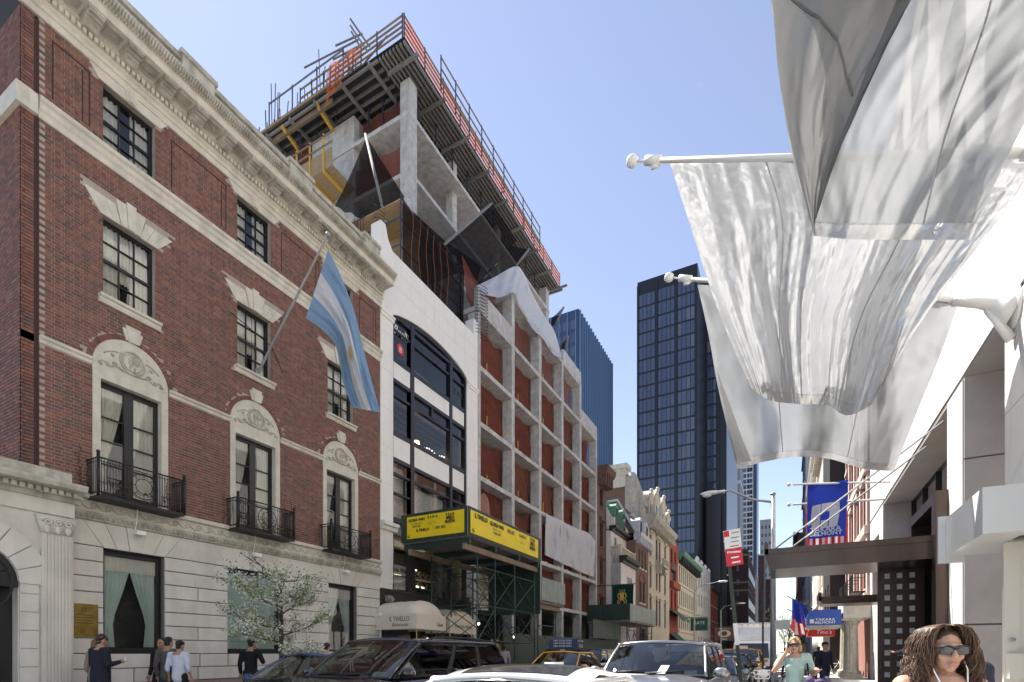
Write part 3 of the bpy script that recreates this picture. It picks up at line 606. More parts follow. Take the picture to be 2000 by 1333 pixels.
def fpt(s, t):
    a, b_ = spl(e0, s), spl(e1, s); x = a[0] + (b_[0] - a[0]) * t; y = a[1] + (b_[1] - a[1]) * t
    Yy = 10.15 + .4 * math.sin(t * 9 + s * 3.5) * min(1, s * 1.6 + .15) + .2 * math.sin(t * 19 + s * 5) * min(1, s * 1.3) + .1 * nz_(t * 14, s * 3) - .5 * s * (1 - t)
    X, Z = onY(x, y, Yy); return Vector((X, Yy, Z))
clothmat('flag_blue', (.34, .5, .68), .5, var=.1); clothmat('flag_white', (.82, .8, .8), .45, var=.08); clothmat('flag_sun', (.75, .6, .3), .4)
FL = thing('national_flag', 'sky blue and white striped flag hanging from the pole on the brick house', 'flag', PT - Vector((0, 0, 1.8)))
for k, (t0, t1, m_) in enumerate(((0, .335, 'flag_blue'), (.335, .665, 'flag_white'), (.665, 1, 'flag_blue'))):
    q = MB(); q.grid(lambda s, t: fpt(s, t0 + (t1 - t0) * t), 70, 22); mk(q, 'stripe', M[m_], FL, True)
q = MB(); cs = Vector(fpt(.56, .5))
def spt(a, r): return Vector(fpt(.56 + r * math.cos(a) * .55, .5 + r * math.sin(a))) + Vector((.0, -.02, 0))
q.grid(lambda s, t: spt(s * 6.2832, .07 * t), 20, 2)
for k in range(16): a = k * .3927; q.add([spt(a - .12, .07), spt(a + .12, .07), spt(a, .13)], [(0, 1, 2)])
mk(q, 'sun_emblem', M['flag_sun'], FL, True)
# ================================================================ the white loft building beside it
mat('white_stone', (.84, .81, .76), .8, var=.05, vscale=2.5, bump=.12, bscale=30, dirt=.07)
mat('dark_frame', (.012, .013, .018), .35)
mat('shop_black', (.02, .018, .018), .4)
mat('green_paint', (.02, .045, .033), .5, var=.25, vscale=4)
mat('yellow_vinyl', (.83, .62, .012), .45, var=.08, vscale=2)
mat('pipe_green', (.05, .085, .07), .45, metal=.4, var=.3, vscale=9)
mat('plywood', (.42, .29, .16), .8, var=.25, vscale=2, stretch=(1, 8, 1), rnd=.15)
mat('lumber', (.3, .22, .15), .85, var=.3, vscale=3, rnd=.25)
mat('lumber_grey', (.23, .21, .19), .85, var=.3, vscale=5, rnd=.2)
mat('canvas', (.72, .64, .53), .85, var=.06)
lampmat('bulb_warm', (1, .6, .22), 6); lampmat('tube_light', (1, .88, .55), 3.5); lampmat('led', (1, .97, .9), 4)
mat('ply_white', (.6, .6, .58), .9); mat('poster_white', (.7, .7, .68), .6, var=.3, vscale=14); mat('skin_print', (.45, .3, .24), .6, var=.5, vscale=18)
LO = thing('loft_building', 'white stone loft building with tall black arched shop window bays', 'building', (XL, 19, 0))
A, B = 15.56, 22.78; GA, GB = 16.3, 21.78
def archtop(u): k = (u - GA) / (GB - GA); return 15.12 + .52 * (1 - (2 * k - 1) ** 2) ** .8 if 0 <= k <= 1 else 15.12
b = MB(); n = 26
TOP = 17.65; b.fb(L, A, GA, 4.3, TOP, -.5, 0); b.fb(L, GB, B, 4.3, TOP, -.5, 0)
us = [GA + (GB - GA) * i / n for i in range(n + 1)]
for a, e in zip(us, us[1:]): b.hexa([L.P(a, archtop(a), -.5), L.P(e, archtop(e), -.5), L.P(e, archtop(e), 0), L.P(a, archtop(a), 0), L.P(a, TOP, -.5), L.P(e, TOP, -.5), L.P(e, TOP, 0), L.P(a, TOP, 0)])
mk(b, 'facade', M['white_stone'], LO)
b = MB(); b.fb(L, A, B, .13, 17.3, -12, -3.2); b.fb(L, A, A + .3, 4, 17.2, -4, -.5); b.fb(L, B - .3, B, 4, 17.2, -4, -.5); b.fb(L, A, B, 17.2, 17.3, -6, -.5); mk(b, 'core', M['ply_white'], LO)
b = MB(); b.fb(L, A + .02, A + .3, TOP, 18.42, -.5, .002); b.fprism(L, [(A + .3, TOP), (A + .7, TOP), (A + .45, 17.95), (A + .3, 18.38)], -.5, .001); mk(b, 'gable_end', M['white_stone'], LO)
b = MB(); b.fb(L, B - .38, B, TOP, 18.45, -.5, .002); mk(b, 'parapet_post', M['white_stone'], LO)
q = MB(); [q.fb(L, A + .01, B - .01, z, z + .012, -.01, .0025) for z in (16.35, 17.0)]; [q.fb(L, u, u + .01, 16.36, TOP, -.01, .0025) for u in (17.4, 19.05, 20.7)]; [q.fb(L, u0, u1, z, z + .01, -.01, .0025) for z in (8.2, 9.7, 11.2, 12.7, 14.2) for u0, u1 in ((A + .01, GA), (GB, B - .01))]; tag(mk(q, 'stone_joints', M['ashlar'], LO), kind='stuff')
for u0, u1 in ((A, GA + .03), (GB - .03, B)):
    band('pier_cap', [(0, 14.75), (.05, 14.76), (.05, 14.85), (.1, 14.9), (.1, 14.96), (0, 15.0)], u0, u1, 'white_stone', LO)
band('pier_ledge', [(0, 6.35), (.1, 6.38), (.14, 6.5), (.22, 6.55), (.22, 6.68), (0, 6.72)], A - .02, GA + .15, 'white_stone', LO)
U = [GA, 17.62, 20.5, GB]                      # three lights, middle one wide
b = MB()
for u, w_ in ((GA + .04, .09), (U[1], .22), (U[2], .2), (GB - .05, .1)): b.fb(L, u - w_ / 2, u + w_ / 2, 6.0, archtop(min(max(u, GA + .05), GB - .05)) - .01, -.3, -.06)
for a, e in zip(us, us[1:]):
    z0, z1 = archtop(a), archtop(e); b.hexa([L.P(a, z0 - .16, -.3), L.P(e, z1 - .16, -.3), L.P(e, z1 - .16, -.07), L.P(a, z0 - .16, -.07), L.P(a, z0 + .002, -.3), L.P(e, z1 + .002, -.3), L.P(e, z1 + .002, -.07), L.P(a, z0 + .002, -.07)])
FR = mk(b, 'window_frame', M['dark_frame'], LO)
FLO = [(13.55, 15.2), (10.55, 12.55), (7.05, 9.35)]   # glazed zones of the three upper floors
for fi, (z0, z1) in enumerate(FLO):
    for li, (a, e) in enumerate(zip(U, U[1:])):
        a2, e2 = a + .1, e - .1; t = archtop((a + e) / 2) if fi == 0 else z1
        q = MB(); q.fb(L, a2, e2, z0 - .2, z0, -.28, -.08); q.fb(L, a2, e2, z1 - .02, z1 + .13, -.28, -.08); [q.fb(L, x, x + .03, z0 - .1, z1 + .1, -.27, -.09) for x in (a2 - .02, e2 - .01)]
        zt = z1 - .52; q.fb(L, a2, e2, zt - .05, zt + .05, -.26, -.1)
        if li == 1 and fi == 1: q.fb(L, (a + e) / 2 - .06, (a + e) / 2 + .06, zt, z1, -.26, -.1)
        if li == 0 and fi == 2: q.fb(L, a2, e2, z0 + .95, z0 + 1.03, -.26, -.1)
        wo = mk(q, 'window', M['dark_frame'], LO)
        if fi == 0:
            q = MB(); s2 = [a2 + (e2 - a2) * i / 6 for i in range(7)]
            for x0, x1 in zip(s2, s2[1:]): q.quad(L.P(x0, zt, -.18), L.P(x1, zt, -.18), L.P(x1, archtop(x1), -.18), L.P(x0, archtop(x0), -.18))
            mk(q, 'pane', M['pane_dark'], wo)
        else: mk(MB().quad(L.P(a2, zt, -.18), L.P(e2, zt, -.18), L.P(e2, z1, -.18), L.P(a2, z1, -.18)), 'pane', M['pane_dark'], wo)
        mk(MB().quad(L.P(a2, z0, -.18), L.P(e2, z0, -.18), L.P(e2, zt, -.18), L.P(a2, zt, -.18)), 'pane', M['pane_dark'], wo)
    lo = FLO[fi + 1][1] + .13 if fi < 2 else None
    if lo:
        for a, e in zip(U, U[1:]): mk(MB().fb(L, a + .13, e - .13, lo, z0 - .2, -.2, -.1), 'spandrel', M['white_stone'], LO)
# what one sees inside: floors, shelves, lamp, blinds
b = MB()
for z in (13.2, 10.2, 6.7): b.fb(L, A + .3, B - .3, z - .25, z, -3.2, -.3)
mk(b, 'floor_slab', M['room_grey'], LO)
b = MB(); b.fb(L, 18.2, 18.5, 13.6, 16, -1.1, -.8); b.fb(L, 18.3, 19.7, 13.65, 14.1, -.75, -.7); mk(b, 'showroom_panel', M['poster_white'], LO)
b = MB(); b.fb(L, 18.5, 18.65, 6.9, 10.2, -1.4, -1.2); b.fb(L, 17.75, 20.4, 7.1, 8.75, -.5, -.48); b.fb(L, 16.4, 17.5, 7.1, 9.3, -.5, -.48); mk(b, 'roller_blind', M['poster_white'], LO)
b = MB(); b.tube([L.P(19.3, 12.4, -1.2), L.P(19.3, 11.55, -1.2)], .012, 5); b.lathe([(.03, .2), (.06, .12), (.2, 0), (.19, -.03)], L.P(19.3, 11.35, -1.2), 12); pd = mk(b, 'pendant_lamp', M['brass'], LO); mk(MB().ell(L.P(19.3, 11.28, -1.2), .13), 'bulb', M['bulb_warm'], pd)
b = MB(); [b.ell(L.P(17.8 + k * .19, 10.72 + .05 * math.sin(k * 1.1), -.32), .022, 6, 4) for k in range(14)]; tag(mk(b, 'string_lights', M['led'], LO), kind='stuff')
b = MB(); [b.fb(L, A + .3, B - .3, 12.25, 12.5, -1.0 - k * .4, -.85 - k * .4) for k in range(5)]; mk(b, 'ceiling_beam', M['room_grey'], LO)
mat('sign_white', (.85, .85, .83), .6); mat('sign_red', (.55, .03, .03), .5); mat('sign_black', (.015, .015, .015), .6)
text('Brelli', L, 16.95, 14.6, .55, M['sign_white'], LO, -.17, shear=.35, sx=.8); text('F Z A D', L, 21.15, 14.05, .36, M['sign_black'], LO, -.17, bold=.012)
q = MB(); q.prism([L.P(16.95 + .22 * math.cos(k * .314), 14.1 + .22 * math.sin(k * .314), -.172) for k in range(20)], (.006, 0, 0)); bd = mk(q, 'round_badge', M['sign_red'], LO); text('B', L, 16.95, 13.98, .32, M['sign_white'], bd, -.162)
# street level: mezzanine shop window, restaurant front
mk(MB().fb(L, GB + .42, B, .13, 4.3, -.5, -.02), 'street_pier', M['white_stone'], LO); mk(MB().fb(L, A, GA, 4.07, 4.3, -.5, -.02), 'pier_foot', M['white_stone'], LO)
b = MB()
for u, w_ in ((GA + .05, .1), (17.55, .42), (20.3, .4), (21.9, .3)): b.fb(L, u - w_ / 2, u + w_ / 2, 4.05, 6.3, -.3, -.04)
b.fb(L, GA, GB + .3, 6.2, 6.32, -.3, -.04); b.fb(L, A, GB + .4, 3.95, 4.07, -.3, .02); b.fb(L, A, GB + .4, 3.5, 3.95, -.3, -.02); b.fb(L, A, A + .3, .13, 3.5, -.3, -.02); b.fb(L, GB, GB + .4, .13, 3.5, -.3, -.02); b.fb(L, 18.0, 18.2, .13, 3.5, -.5, -.1); b.fb(L, 19.3, 19.5, .13, 3.5, -.5, -.1); b.fb(L, A, GB, .13, .6, -.5, -.1)
b.fb(L, A + .3, GB, 2.9, 3.5, -.5, -.3)
SF = mk(b, 'shopfront', M['shop_black'], LO)
for a, e in ((GA + .1, 17.34), (17.76, 20.1), (20.5, 21.75)):
    mk(MB().quad(L.P(a, 4.07, -.17), L.P(e, 4.07, -.17), L.P(e, 6.2, -.17), L.P(a, 6.2, -.17)), 'pane', M['pane'], SF)
for a, e in ((A + .3, 18.0), (18.2, 19.3), (19.5, GB)): mk(MB().quad(L.P(a, .6, -.3), L.P(e, .6, -.3), L.P(e, 2.9, -.3), L.P(a, 2.9, -.3)), 'pane', M['pane_dark'], SF)
b = MB(); b.fb(L, A + .3, GB, .2, 6.2, -2.2, -2.1); mk(b, 'shop_back_wall', M['dark_room'], LO)
for k, (u, z, w_) in enumerate(((16.9, 5.3, 1.0), (18.6, 5.35, 1.6), (19.3, 4.6, 1.3), (18.2, 5.0, .8))): mk(MB().fb(L, u - w_ / 2, u + w_ / 2, z, z + .045, -1.3, -1.25), 'strip_light', M['tube_light'], LO)
b = MB(); b.fb(L, 17.8, 20.1, 4.85, 4.9, -1.0, -.6); b.fb(L, 17.8, 20.1, 4.4, 4.45, -1.0, -.6); mk(b, 'display_shelf', M['room_grey'], LO)
rr = random.Random(3)
for k in range(11): # mannequin heads with wigs on the shelves
    u, z = 17.95 + k % 6 * .38 + rr.uniform(-.05, .05), 4.9 if k < 6 else 4.45
    q = MB(); q.ell(L.P(u, z + .2, -.8), (.09, .08, .11), 8, 6); q.tube([L.P(u, z, -.8), L.P(u, z + .14, -.8)], [.08, .045], 8); hd = mk(q, 'mannequin_head', M['skin_print'], LO, True)
    mk(MB().ell(L.P(u, z + .23, -.83), (.11, .1, .12), 8, 6), 'wig', M['dark_brown' if k % 3 else 'lumber'], hd, True)
text('Gloria Wan', L, 19.3, 5.55, .34, M['sign_black'], SF, -.16, shear=.3, bold=.006); q = MB(); q.fb(L, GA + .12, 17.3, 4.75, 5.15, -.19, -.185); pw = mk(q, 'window_poster', M['sign_white'], SF); text('Gloria Wan', L, 16.8, 4.86, .26, M['sign_black'], pw, -.18, shear=.3, bold=.006)
q = MB(); q.fb(L, GA + .12, 17.3, 4.15, 4.68, -.19, -.185); mk(q, 'window_poster', M['poster_white'], SF)
# restaurant awnings
def awning(name, label, y0, y1, x1, z0, z1, ztop, par=None, front=True):
    """barrel awning out from the wall: y0..y1 wide, reaching x1, valance z0..z1, crown ztop"""
    b = MB(); n = 18; x0 = XL + .02; ym, hw = (y0 + y1) / 2, (y1 - y0) / 2; xe = x1 - .45
    def rib(k, s): a = math.pi * k / n; return Vector((x0 + (xe - x0) * s, ym - hw * math.cos(a), z1 + (ztop - z1) * math.sin(a)))
    b.grid(lambda s, t: rib(t * n, s) + Vector((0, 0, -.02 * math.sin(s * 9) ** 2)), 8, n)
    def front_(s, t):                                # hooded half dome at the street end
        a = math.pi * s; r = math.cos(t * math.pi / 2); return Vector((xe + (x1 - xe) * math.sin(t * math.pi / 2) * .999, ym - hw * math.cos(a) * (r * .4 + .6 * (1 if t < 1 else 1)) * (1 - .0 * t), z1 + (ztop - z1) * math.sin(a) * r))
    b.grid(front_, n, 6)
    P = [(x0, y0), (xe, y0), (x1, y0 + hw * .02 + .0), (x1, y1 - hw * .02), (xe, y1), (x0, y1)]
    for (ax, ay), (bx, by) in zip(P, P[1:]): b.quad((ax, ay, z0), (bx, by, z0), (bx, by, z1 + .002), (ax, ay, z1 + .002))
    o = mk(b, name, M['canvas'], label=label, cat='awning', smooth=True)
    sv = MB()
    for (ax, ay), (bx, by) in zip(P, P[1:]):
        ln2 = math.hypot(bx - ax, by - ay); m = max(1, round(ln2 / .085))
        for i in range(m):
            f0, f1 = i / m, (i + 1) / m; c = Vector((ax + (bx - ax) * (f0 + f1) / 2, ay + (by - ay) * (f0 + f1) / 2, z0)); d = Vector(((bx - ax) / m / 2, (by - ay) / m / 2, 0)) * .96
            sv.add([c - d] + [c + d * math.cos(math.pi - math.pi * j / 6) - Vector((0, 0, .055 * math.sin(math.pi * j / 6))) for j in range(1, 6)] + [c + d], [tuple(range(7))])
    tag(mk(sv, 'scalloped_edge', M['canvas'], o), kind='stuff')
    fr = MB(); [fr.tube([(x1 - .06, y, .13), (x1 - .06, y, z0 + .1)], .02, 6) for y in (y0 + .1,)]; mk(fr, 'support_post', M['brass'], o); return o
AW = awning('entrance_awning', 'cream barrel awning lettered IL TINELLO over the restaurant door', 15.3, 17.2, -12.05, 2.45, 2.98, 3.55)
FA = NF(15.298); FS = LF(-12.045)
text('IL TINELLO', FA, -12.85, 2.72, .25, M['sign_black'], AW, sx=.8, name='lettering'); text('Ristorante', FA, -12.82, 2.52, .2, M['sign_black'], AW, shear=.3, sx=.9); text('16w', FS, 16.75, 2.55, .26, M['sign_black'], AW)
A2 = awning('side_awning', 'second cream awning lettered Ristorante Italiano behind the scaffold pole', 18.4, 20.6, -12.7, 2.42, 2.98, 3.5)
text('Ristorante Italiano', LF(-12.695), 19.45, 2.62, .25, M['sign_black'], A2, shear=.3, sx=.75)
q = MB(); q.fb(L, A + .25, A + .5, 3.55, 3.78, .0, .2); q.tube([L.P(A + .38, 3.66, .1), L.P(A + .33, 3.62, .35)], .07, 8); mk(q, 'floodlight', M['grey_steel'], label='small grey floodlight at the corner of the black restaurant front', cat='light')
q = MB(); q.tube([L.P(A - .06, .13, .06), L.P(A - .06, 2.9, .06)], .035, 8); mk(q, 'drain_pipe', M['white_metal'], label='slim white drain pipe between the stone house and the restaurant', cat='pipe')
# ================================================================ yellow sidewalk shed on pipe scaffold
SH = thing('sidewalk_shed', 'dark green pipe sidewalk shed carrying the yellow tenant signboards', 'scaffold', (-11.8, 19, .13))
SY0, SY1, SX0, SX1 = 16.3, 22.7, -13.55, -10.45
def plank_wall(fr, u0, u1, v0, v1, name, m, n, d0=0, d1=.04, par=SH):
    for i in range(n): a, e = u0 + (u1 - u0) * i / n, u0 + (u1 - u0) * (i + 1) / n; mk(MB().fb(fr, a + .004, e - .004, v0, v1, d0, d1), name, M[m], par)
plank_wall(LF(SX1), SY0, SY1, 5.88, 6.98, 'parapet_panel', 'green_paint', 5); plank_wall(NF(SY0), SX0, SX1 - .002, 5.88, 6.98, 'parapet_panel', 'green_paint', 3); plank_wall(Fr((0, SY1, 0), (1, 0, 0), (0, 1, 0)), SX0, SX1, 3.4, 6.98, 'end_panel', 'green_paint', 3)
for i in range(10): y = SY0 + .05 + (SY1 - SY0 - .1) * i / 10; mk(MB().box(SX0, SX1 - .01, y, y + .6, 5.84, 5.9), 'deck_plank', M['lumber_grey'], SH)
for y in (SY0 + .15, 18.4, 20.5, SY1 - .2): mk(MB().box(SX0, SX1 - .02, y, y + .12, 5.62, 5.83), 'deck_beam', M['green_paint'], SH)
for x in (SX1 - .25, SX0 + .3): mk(MB().box(x, x + .12, SY0 + .02, SY1, 5.4, 5.62), 'header_beam', M['lumber'], SH)
posts = [(x, y) for x in (SX1 - .18, SX0 + .75) for y in (SY0 + .95, 18.65, 20.4, SY1 - .25)]
for x, y in posts:
    q = MB(); q.tube([(x, y, .14), (x, y, 5.45)], .032, 8); [q.tube([(x, y, z - .04), (x, y, z + .04)], .05, 8) for z in (1.9, 3.9)]; q.box(x - .09, x + .09, y - .09, y + .09, .13, .15); mk(q, 'post', M['pipe_green'], SH, True)
def brace(p, q_, par=SH, r=.018, m='pipe_green'): mk(MB().tube([p, q_], r, 6), 'brace', M[m], par)
ys = [SY0 + .95, 18.65, 20.4, SY1 - .25]
for x in (SX1 - .18, SX0 + .75):
    for a, e in zip(ys, ys[1:]):
        for z in (2.0, 3.4, 4.9): brace((x, a, z), (x, e, z), r=.024)
        brace((x + .03, a, 2.0), (x + .03, e, 3.4)); brace((x + .05, a, 3.4), (x + .05, e, 2.0)); brace((x + .03, a, 3.5), (x + .03, e, 4.9)); brace((x + .05, a, 4.9), (x + .05, e, 3.5))
for y in ys:
    for z in (2.0, 3.4, 4.9): brace((SX1 - .18, y, z), (SX0 + .75, y, z), r=.022)
    brace((SX1 - .18, y + .03, 2), (SX0 + .75, y + .03, 3.4)); brace((SX1 - .18, y + .05, 3.4), (SX0 + .75, y + .05, 2)); brace((SX1 - .18, y + .03, 3.5), (SX0 + .75, y + .03, 4.9))
# the two yellow boards: one end-on to the camera, one along the street
FE, FS = NF(SY0 - .042), LF(SX1 + .045)
def vinyl(fr, u0, u1, v0, v1, seed):              # stretched banner, slightly rippled
    b = MB(); b.grid(lambda s, t: fr.P(u0 + (u1 - u0) * s, v0 + (v1 - v0) * t, .012 + .012 * math.sin(s * 23 + t * 5 + seed) * math.sin(t * 3.1) * math.sin(s * 3.1)), 60, 8, flip=fr.u.cross(Vector((0, 0, 1))).dot(fr.n) < 0); return b
S1 = mk(vinyl(FE, SX0 + .3, SX1 - .12, 6.0, 6.86, 0), 'yellow_signboard', M['yellow_vinyl'], label='yellow tenant signboard on the shed end facing the camera', cat='sign', smooth=True)
S2 = mk(vinyl(FS, SY0 + .1, SY1 - .35, 6.0, 6.86, 2), 'yellow_signboard', M['yellow_vinyl'], label='long yellow tenant signboard on the shed side along the street', cat='sign', smooth=True)
k_ = M['sign_black']; D = .03
for s_, u, v, z, kw in (('GLORIA WAN', .62, 6.66, .15, dict(bold=.006)), ('FALL BRIDES SALON', .62, 6.54, .075, {}), ('212-421-1400', .62, 6.43, .085, dict(bold=.003)), ('R A N I A', 1.45, 6.7, .14, dict(bold=.006)), ('by', 1.45, 6.6, .08, {}), ('Beyn Hair', 1.45, 6.5, .085, dict(sp=1.3)), ('F Z A D', 2.32, 6.7, .14, dict(bold=.008)), ('BRELLI', 2.32, 6.57, .15, dict(bold=.01)), ('BUZON', 2.32, 6.43, .15, dict(bold=.01)), ('IL TINELLO', .95, 6.24, .15, dict(bold=.006)), ('GIVI, INC.', 1.85, 6.26, .14, dict(bold=.004)), ('16', .2, 6.04, .15, dict(bold=.006))):
    text(s_, FE, SX0 + .2 + u * .93, v, z, k_, S1, D, sx=.82, **kw)
for s_, u, v, z, kw in (('IL TINELLO', .75, 6.62, .24, dict(bold=.01)), ('GLORIA WAN', 2.0, 6.6, .22, dict(bold=.01)), ('FALL BRIDES SALON', 2.0, 6.45, .1, {}), ('212-421-1400', 2.0, 6.3, .13, dict(bold=.004)), ('GIVI, INC.', 3.25, 6.6, .2, dict(bold=.006)), ('R A N I A', 4.35, 6.63, .19, dict(bold=.008)), ('by', 4.35, 6.5, .12, {}), ('Beyn Hair', 4.35, 6.36, .13, dict(sp=1.2)), ('F Z A D', 5.4, 6.67, .19, dict(bold=.01)), ('BRELLI', 5.4, 6.48, .2, dict(bold=.012)), ('BUZON', 5.4, 6.28, .2, dict(bold=.012)), ('16', .15, 6.05, .2, dict(bold=.008))):
    text(s_, FS, SY0 + .12 + u * .98, v, z, k_, S2, D, sx=.8, **kw)
q = MB(); q.fb(LF(-13.0), 21.2, 22.1, 3.6, 5.3, 0, .03); ps = mk(q, 'hanging_shop_sign', M['canvas'], label='faded cream shop sign hanging inside the dark scaffold', cat='sign')
for i, s_ in enumerate(('Gloria Wan', 'CUSTOM', 'WOMENS', 'TAILOR', 'ALTERATIONS', '212-421-1400')): text(s_, LF(-12.97), 21.65, 5.02 - i * .24, .17 if i else .2, M['sign_black'], ps, .004, sx=.8, shear=.2 if i == 0 else 0)
q = MB(); q.fb(LF(-12.9), 22.2, 23.3, 1.25, 2.2, 0, .02); ps = mk(q, 'yellow_notice', M['yellow_vinyl'], label='yellow warning notice at the foot of the green scaffold', cat='sign')
for i, s_ in enumerate(('YOU MUST GO STRAIGHT', 'VEHICLE', 'USE OTHER SIDE')): text(s_, LF(-12.88), 22.75, 1.95 - i * .25, .13, M['sign_black'], ps, .004, sx=.7, bold=.004)
for i, (x, y, z) in enumerate(((-12.8, 20.9, 2.95), (-11.7, 22.4, 2.35), (-12.2, 20.4, 1.8))):
    q = MB(); q.tube([(x, y, z), (x, y, z + .18)], .03, 6); ho = mk(q, 'lamp_holder', M['grey_steel'], label=('lit work lamp beside the awning under the green scaffold', 'lit work lamp in a wire cage deep in the green scaffold', 'small lit work lamp low on the green scaffold')[i], cat='lamp', group='work lamps under the scaffold'); mk(MB().ell((x, y, z - .05), .06, 8, 6), 'bulb', M['led'], ho)
# ================================================================ concrete building under construction
mat('concrete', (.58, .56, .53), .85, var=.34, vscale=2.6, bump=.2, bscale=25, dirt=.22, rnd=.06)
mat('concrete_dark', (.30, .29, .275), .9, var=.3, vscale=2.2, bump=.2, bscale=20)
clothmat('net_red', (.33, .105, .08), .45, open_=.2, var=.25, stretch=(1, .35, 1))
clothmat('net_red2', (.38, .15, .11), .45, open_=.28, var=.3, stretch=(1, 1, .4))
clothmat('net_orange', (.8, .22, .08), .5, open_=.5, var=.2)
clothmat('net_pale', (.62, .36, .3), .4, open_=.12, var=.15)
clothmat('net_black', (.018, .016, .018), .25, open_=.13)
clothmat('tarp_white', (.78, .78, .79), .35, var=.08)
mat('form_black', (.025, .025, .028), .6); mat('rebar', (.10, .06, .045), .8); mat('rope_orange', (.7, .2, .04), .7); mat('steel_blue', (.05, .08, .16), .5, metal=.4)
mat('beam_grey', (.24, .23, .215), .8, var=.25, vscale=4, rnd=.2); mat('shore_dark', (.03, .03, .045), .45); mat('aluminium', (.62, .61, .58), .5, var=.15)
def y_(px, py, Y): X, Z = onY(px, py, Y); return (X, Y, Z)
def x_(px, py, X): Y, Z = onX(px, py, X); return (X, Y, Z)
CB = thing('construction_building', 'bare concrete building frame under construction with dark red netting in its bays', 'building', (-18, 32, 0))
COLY = [26.7, 30.45, 34.2, 37.85, 41.6]; FZ = [4.75, 7.5, 10.7, 13.5, 16.4, 19.4, 22.2]
YA, YB = 22.84, 41.78
for i, z in enumerate(FZ):
    y1 = YB if i < 6 else 38.03
    mk(MB().box(-27, XL, YA if i < 6 else 26.5, y1, z - .24, z), 'floor_slab', M['concrete'], CB)
rr0 = random.Random(12)
for i, y in enumerate(COLY):
    lv = [.13] + FZ[:7 if i < 4 else 6]
    for a, e in zip(lv, lv[1:]):
        zz = a + (e - a) * rr0.uniform(.4, .62); q = MB(); q.box(XL - .62, XL - .004, y - .18, y + .18, a + .002, zz - .012); q.box(XL - .605, XL - .02, y - .165, y + .165, zz - .013, zz + .001); q.box(XL - .62 + rr0.uniform(0, .02), XL - .004, y - .18, y + .18, zz, e - .242)
        mk(q, 'column', M['concrete'], CB)
for k in range(9):                                   # short upstands, form ties and cut ends along the slab edges
    for z in FZ[:6]:
        for du in (.9, 2.6):
            pass
mk(MB().box(XL - .25, XL - .01, YA, 26.52, 19.402, 20.3), 'upstand_wall', M['concrete'], CB)
mk(MB().box(XL - .2, XL - .01, 38.04, 41.78, 19.402, 20.35), 'upstand_wall', M['concrete'], CB); mk(MB().box(XL - .2, XL - .01, 34.4, 38.0, 22.202, 23.1), 'upstand_wall', M['concrete'], CB)
mk(MB().box(XL - .62, XL - .01, YA, YA + .25, 4.8, 19.1), 'edge_column', M['concrete'], CB)
ed = MB()
for z in FZ[1:6]:
    for a, e in zip([YA] + COLY, COLY):
        for f in (.3, .82): ed.box(XL - .16, XL - .06, a + (e - a) * f, a + (e - a) * f + .1, z, z + .1)
tag(mk(ed, 'form_tie_stubs', M['concrete'], CB), kind='stuff')
bays = list(zip([YA + .25] + [y + .18 for y in COLY], [y - .18 for y in COLY])); rr = random.Random(5)
for zi, (z0, z1) in enumerate(zip(FZ, FZ[1:])):
    for bi, (a, e) in enumerate(bays):
        if zi == 5 and bi in (0, 4): continue
        sd = rr.random() * 9; sag = rr.random() ** 2 * .5
        def fn(s, t, a=a, e=e, z0=z0, z1=z1, sd=sd):
            return Vector((XL - .72 + .1 * math.sin(s * 7 + sd + t * 2.5) * math.sin(t * 3.14) + .05 * math.sin(s * 17 + t * 9 + sd), a + (e - a) * s, z0 + .0 + (z1 - .24 - z0) * t - sag * t * math.sin(s * 3.14) * (.6 + .4 * math.sin(s * 9 + sd))))
        mk(MB().grid(fn, 20, 12), 'safety_net', M['net_red' if rr.random() < .65 else 'net_red2'], CB, True)
mk(MB().grid(lambda s, t: Vector((XL - .9 - .3 * t, YA + .3 + 3.6 * s, 20.2 + 2.4 * t - .5 * math.sin(s * 3.1))), 8, 6), 'safety_net', M['net_red'], CB, True)
# looser pale nets in the second bay row, hanging props
for a, e, z0, z1, k in ((23.2, 26.0, 7.6, 10.2, 0), (27.0, 30.2, 7.5, 9.9, 1)):
    mk(MB().grid(lambda s, t: Vector((XL - .5 + .12 * math.sin(s * 13 + t * 2), a + (e - a) * s, z0 + (z1 - z0) * t * ((1 - abs(s - .35) * 1.1) if k == 0 else (1 - .45 * math.sin(s * 2.2))))), 24, 8), 'loose_net', M['net_pale'], CB, True)
pr = MB()
for z in FZ[2:6]:
    for a, e in bays: pr.tube([(XL - .66, (a + e) / 2, z + .3), (XL - .66, (a + e) / 2, z + 1.1)], .03, 5)
mat('prop_yellow', (.6, .38, .06), .6); tag(mk(pr, 'yellow_ties', M['prop_yellow'], CB), kind='stuff')
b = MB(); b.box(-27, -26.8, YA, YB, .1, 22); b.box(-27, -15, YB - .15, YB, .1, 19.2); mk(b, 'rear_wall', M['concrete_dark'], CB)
for i, (y, z) in enumerate(((25.6, 13.9), (33.0, 10.95), (24.4, 34.0 - 1.6))):
    if i < 2: mk(MB().ell((XL - .55, y, z), .06, 8, 5), 'work_lamp', M['bulb_warm'], CB)
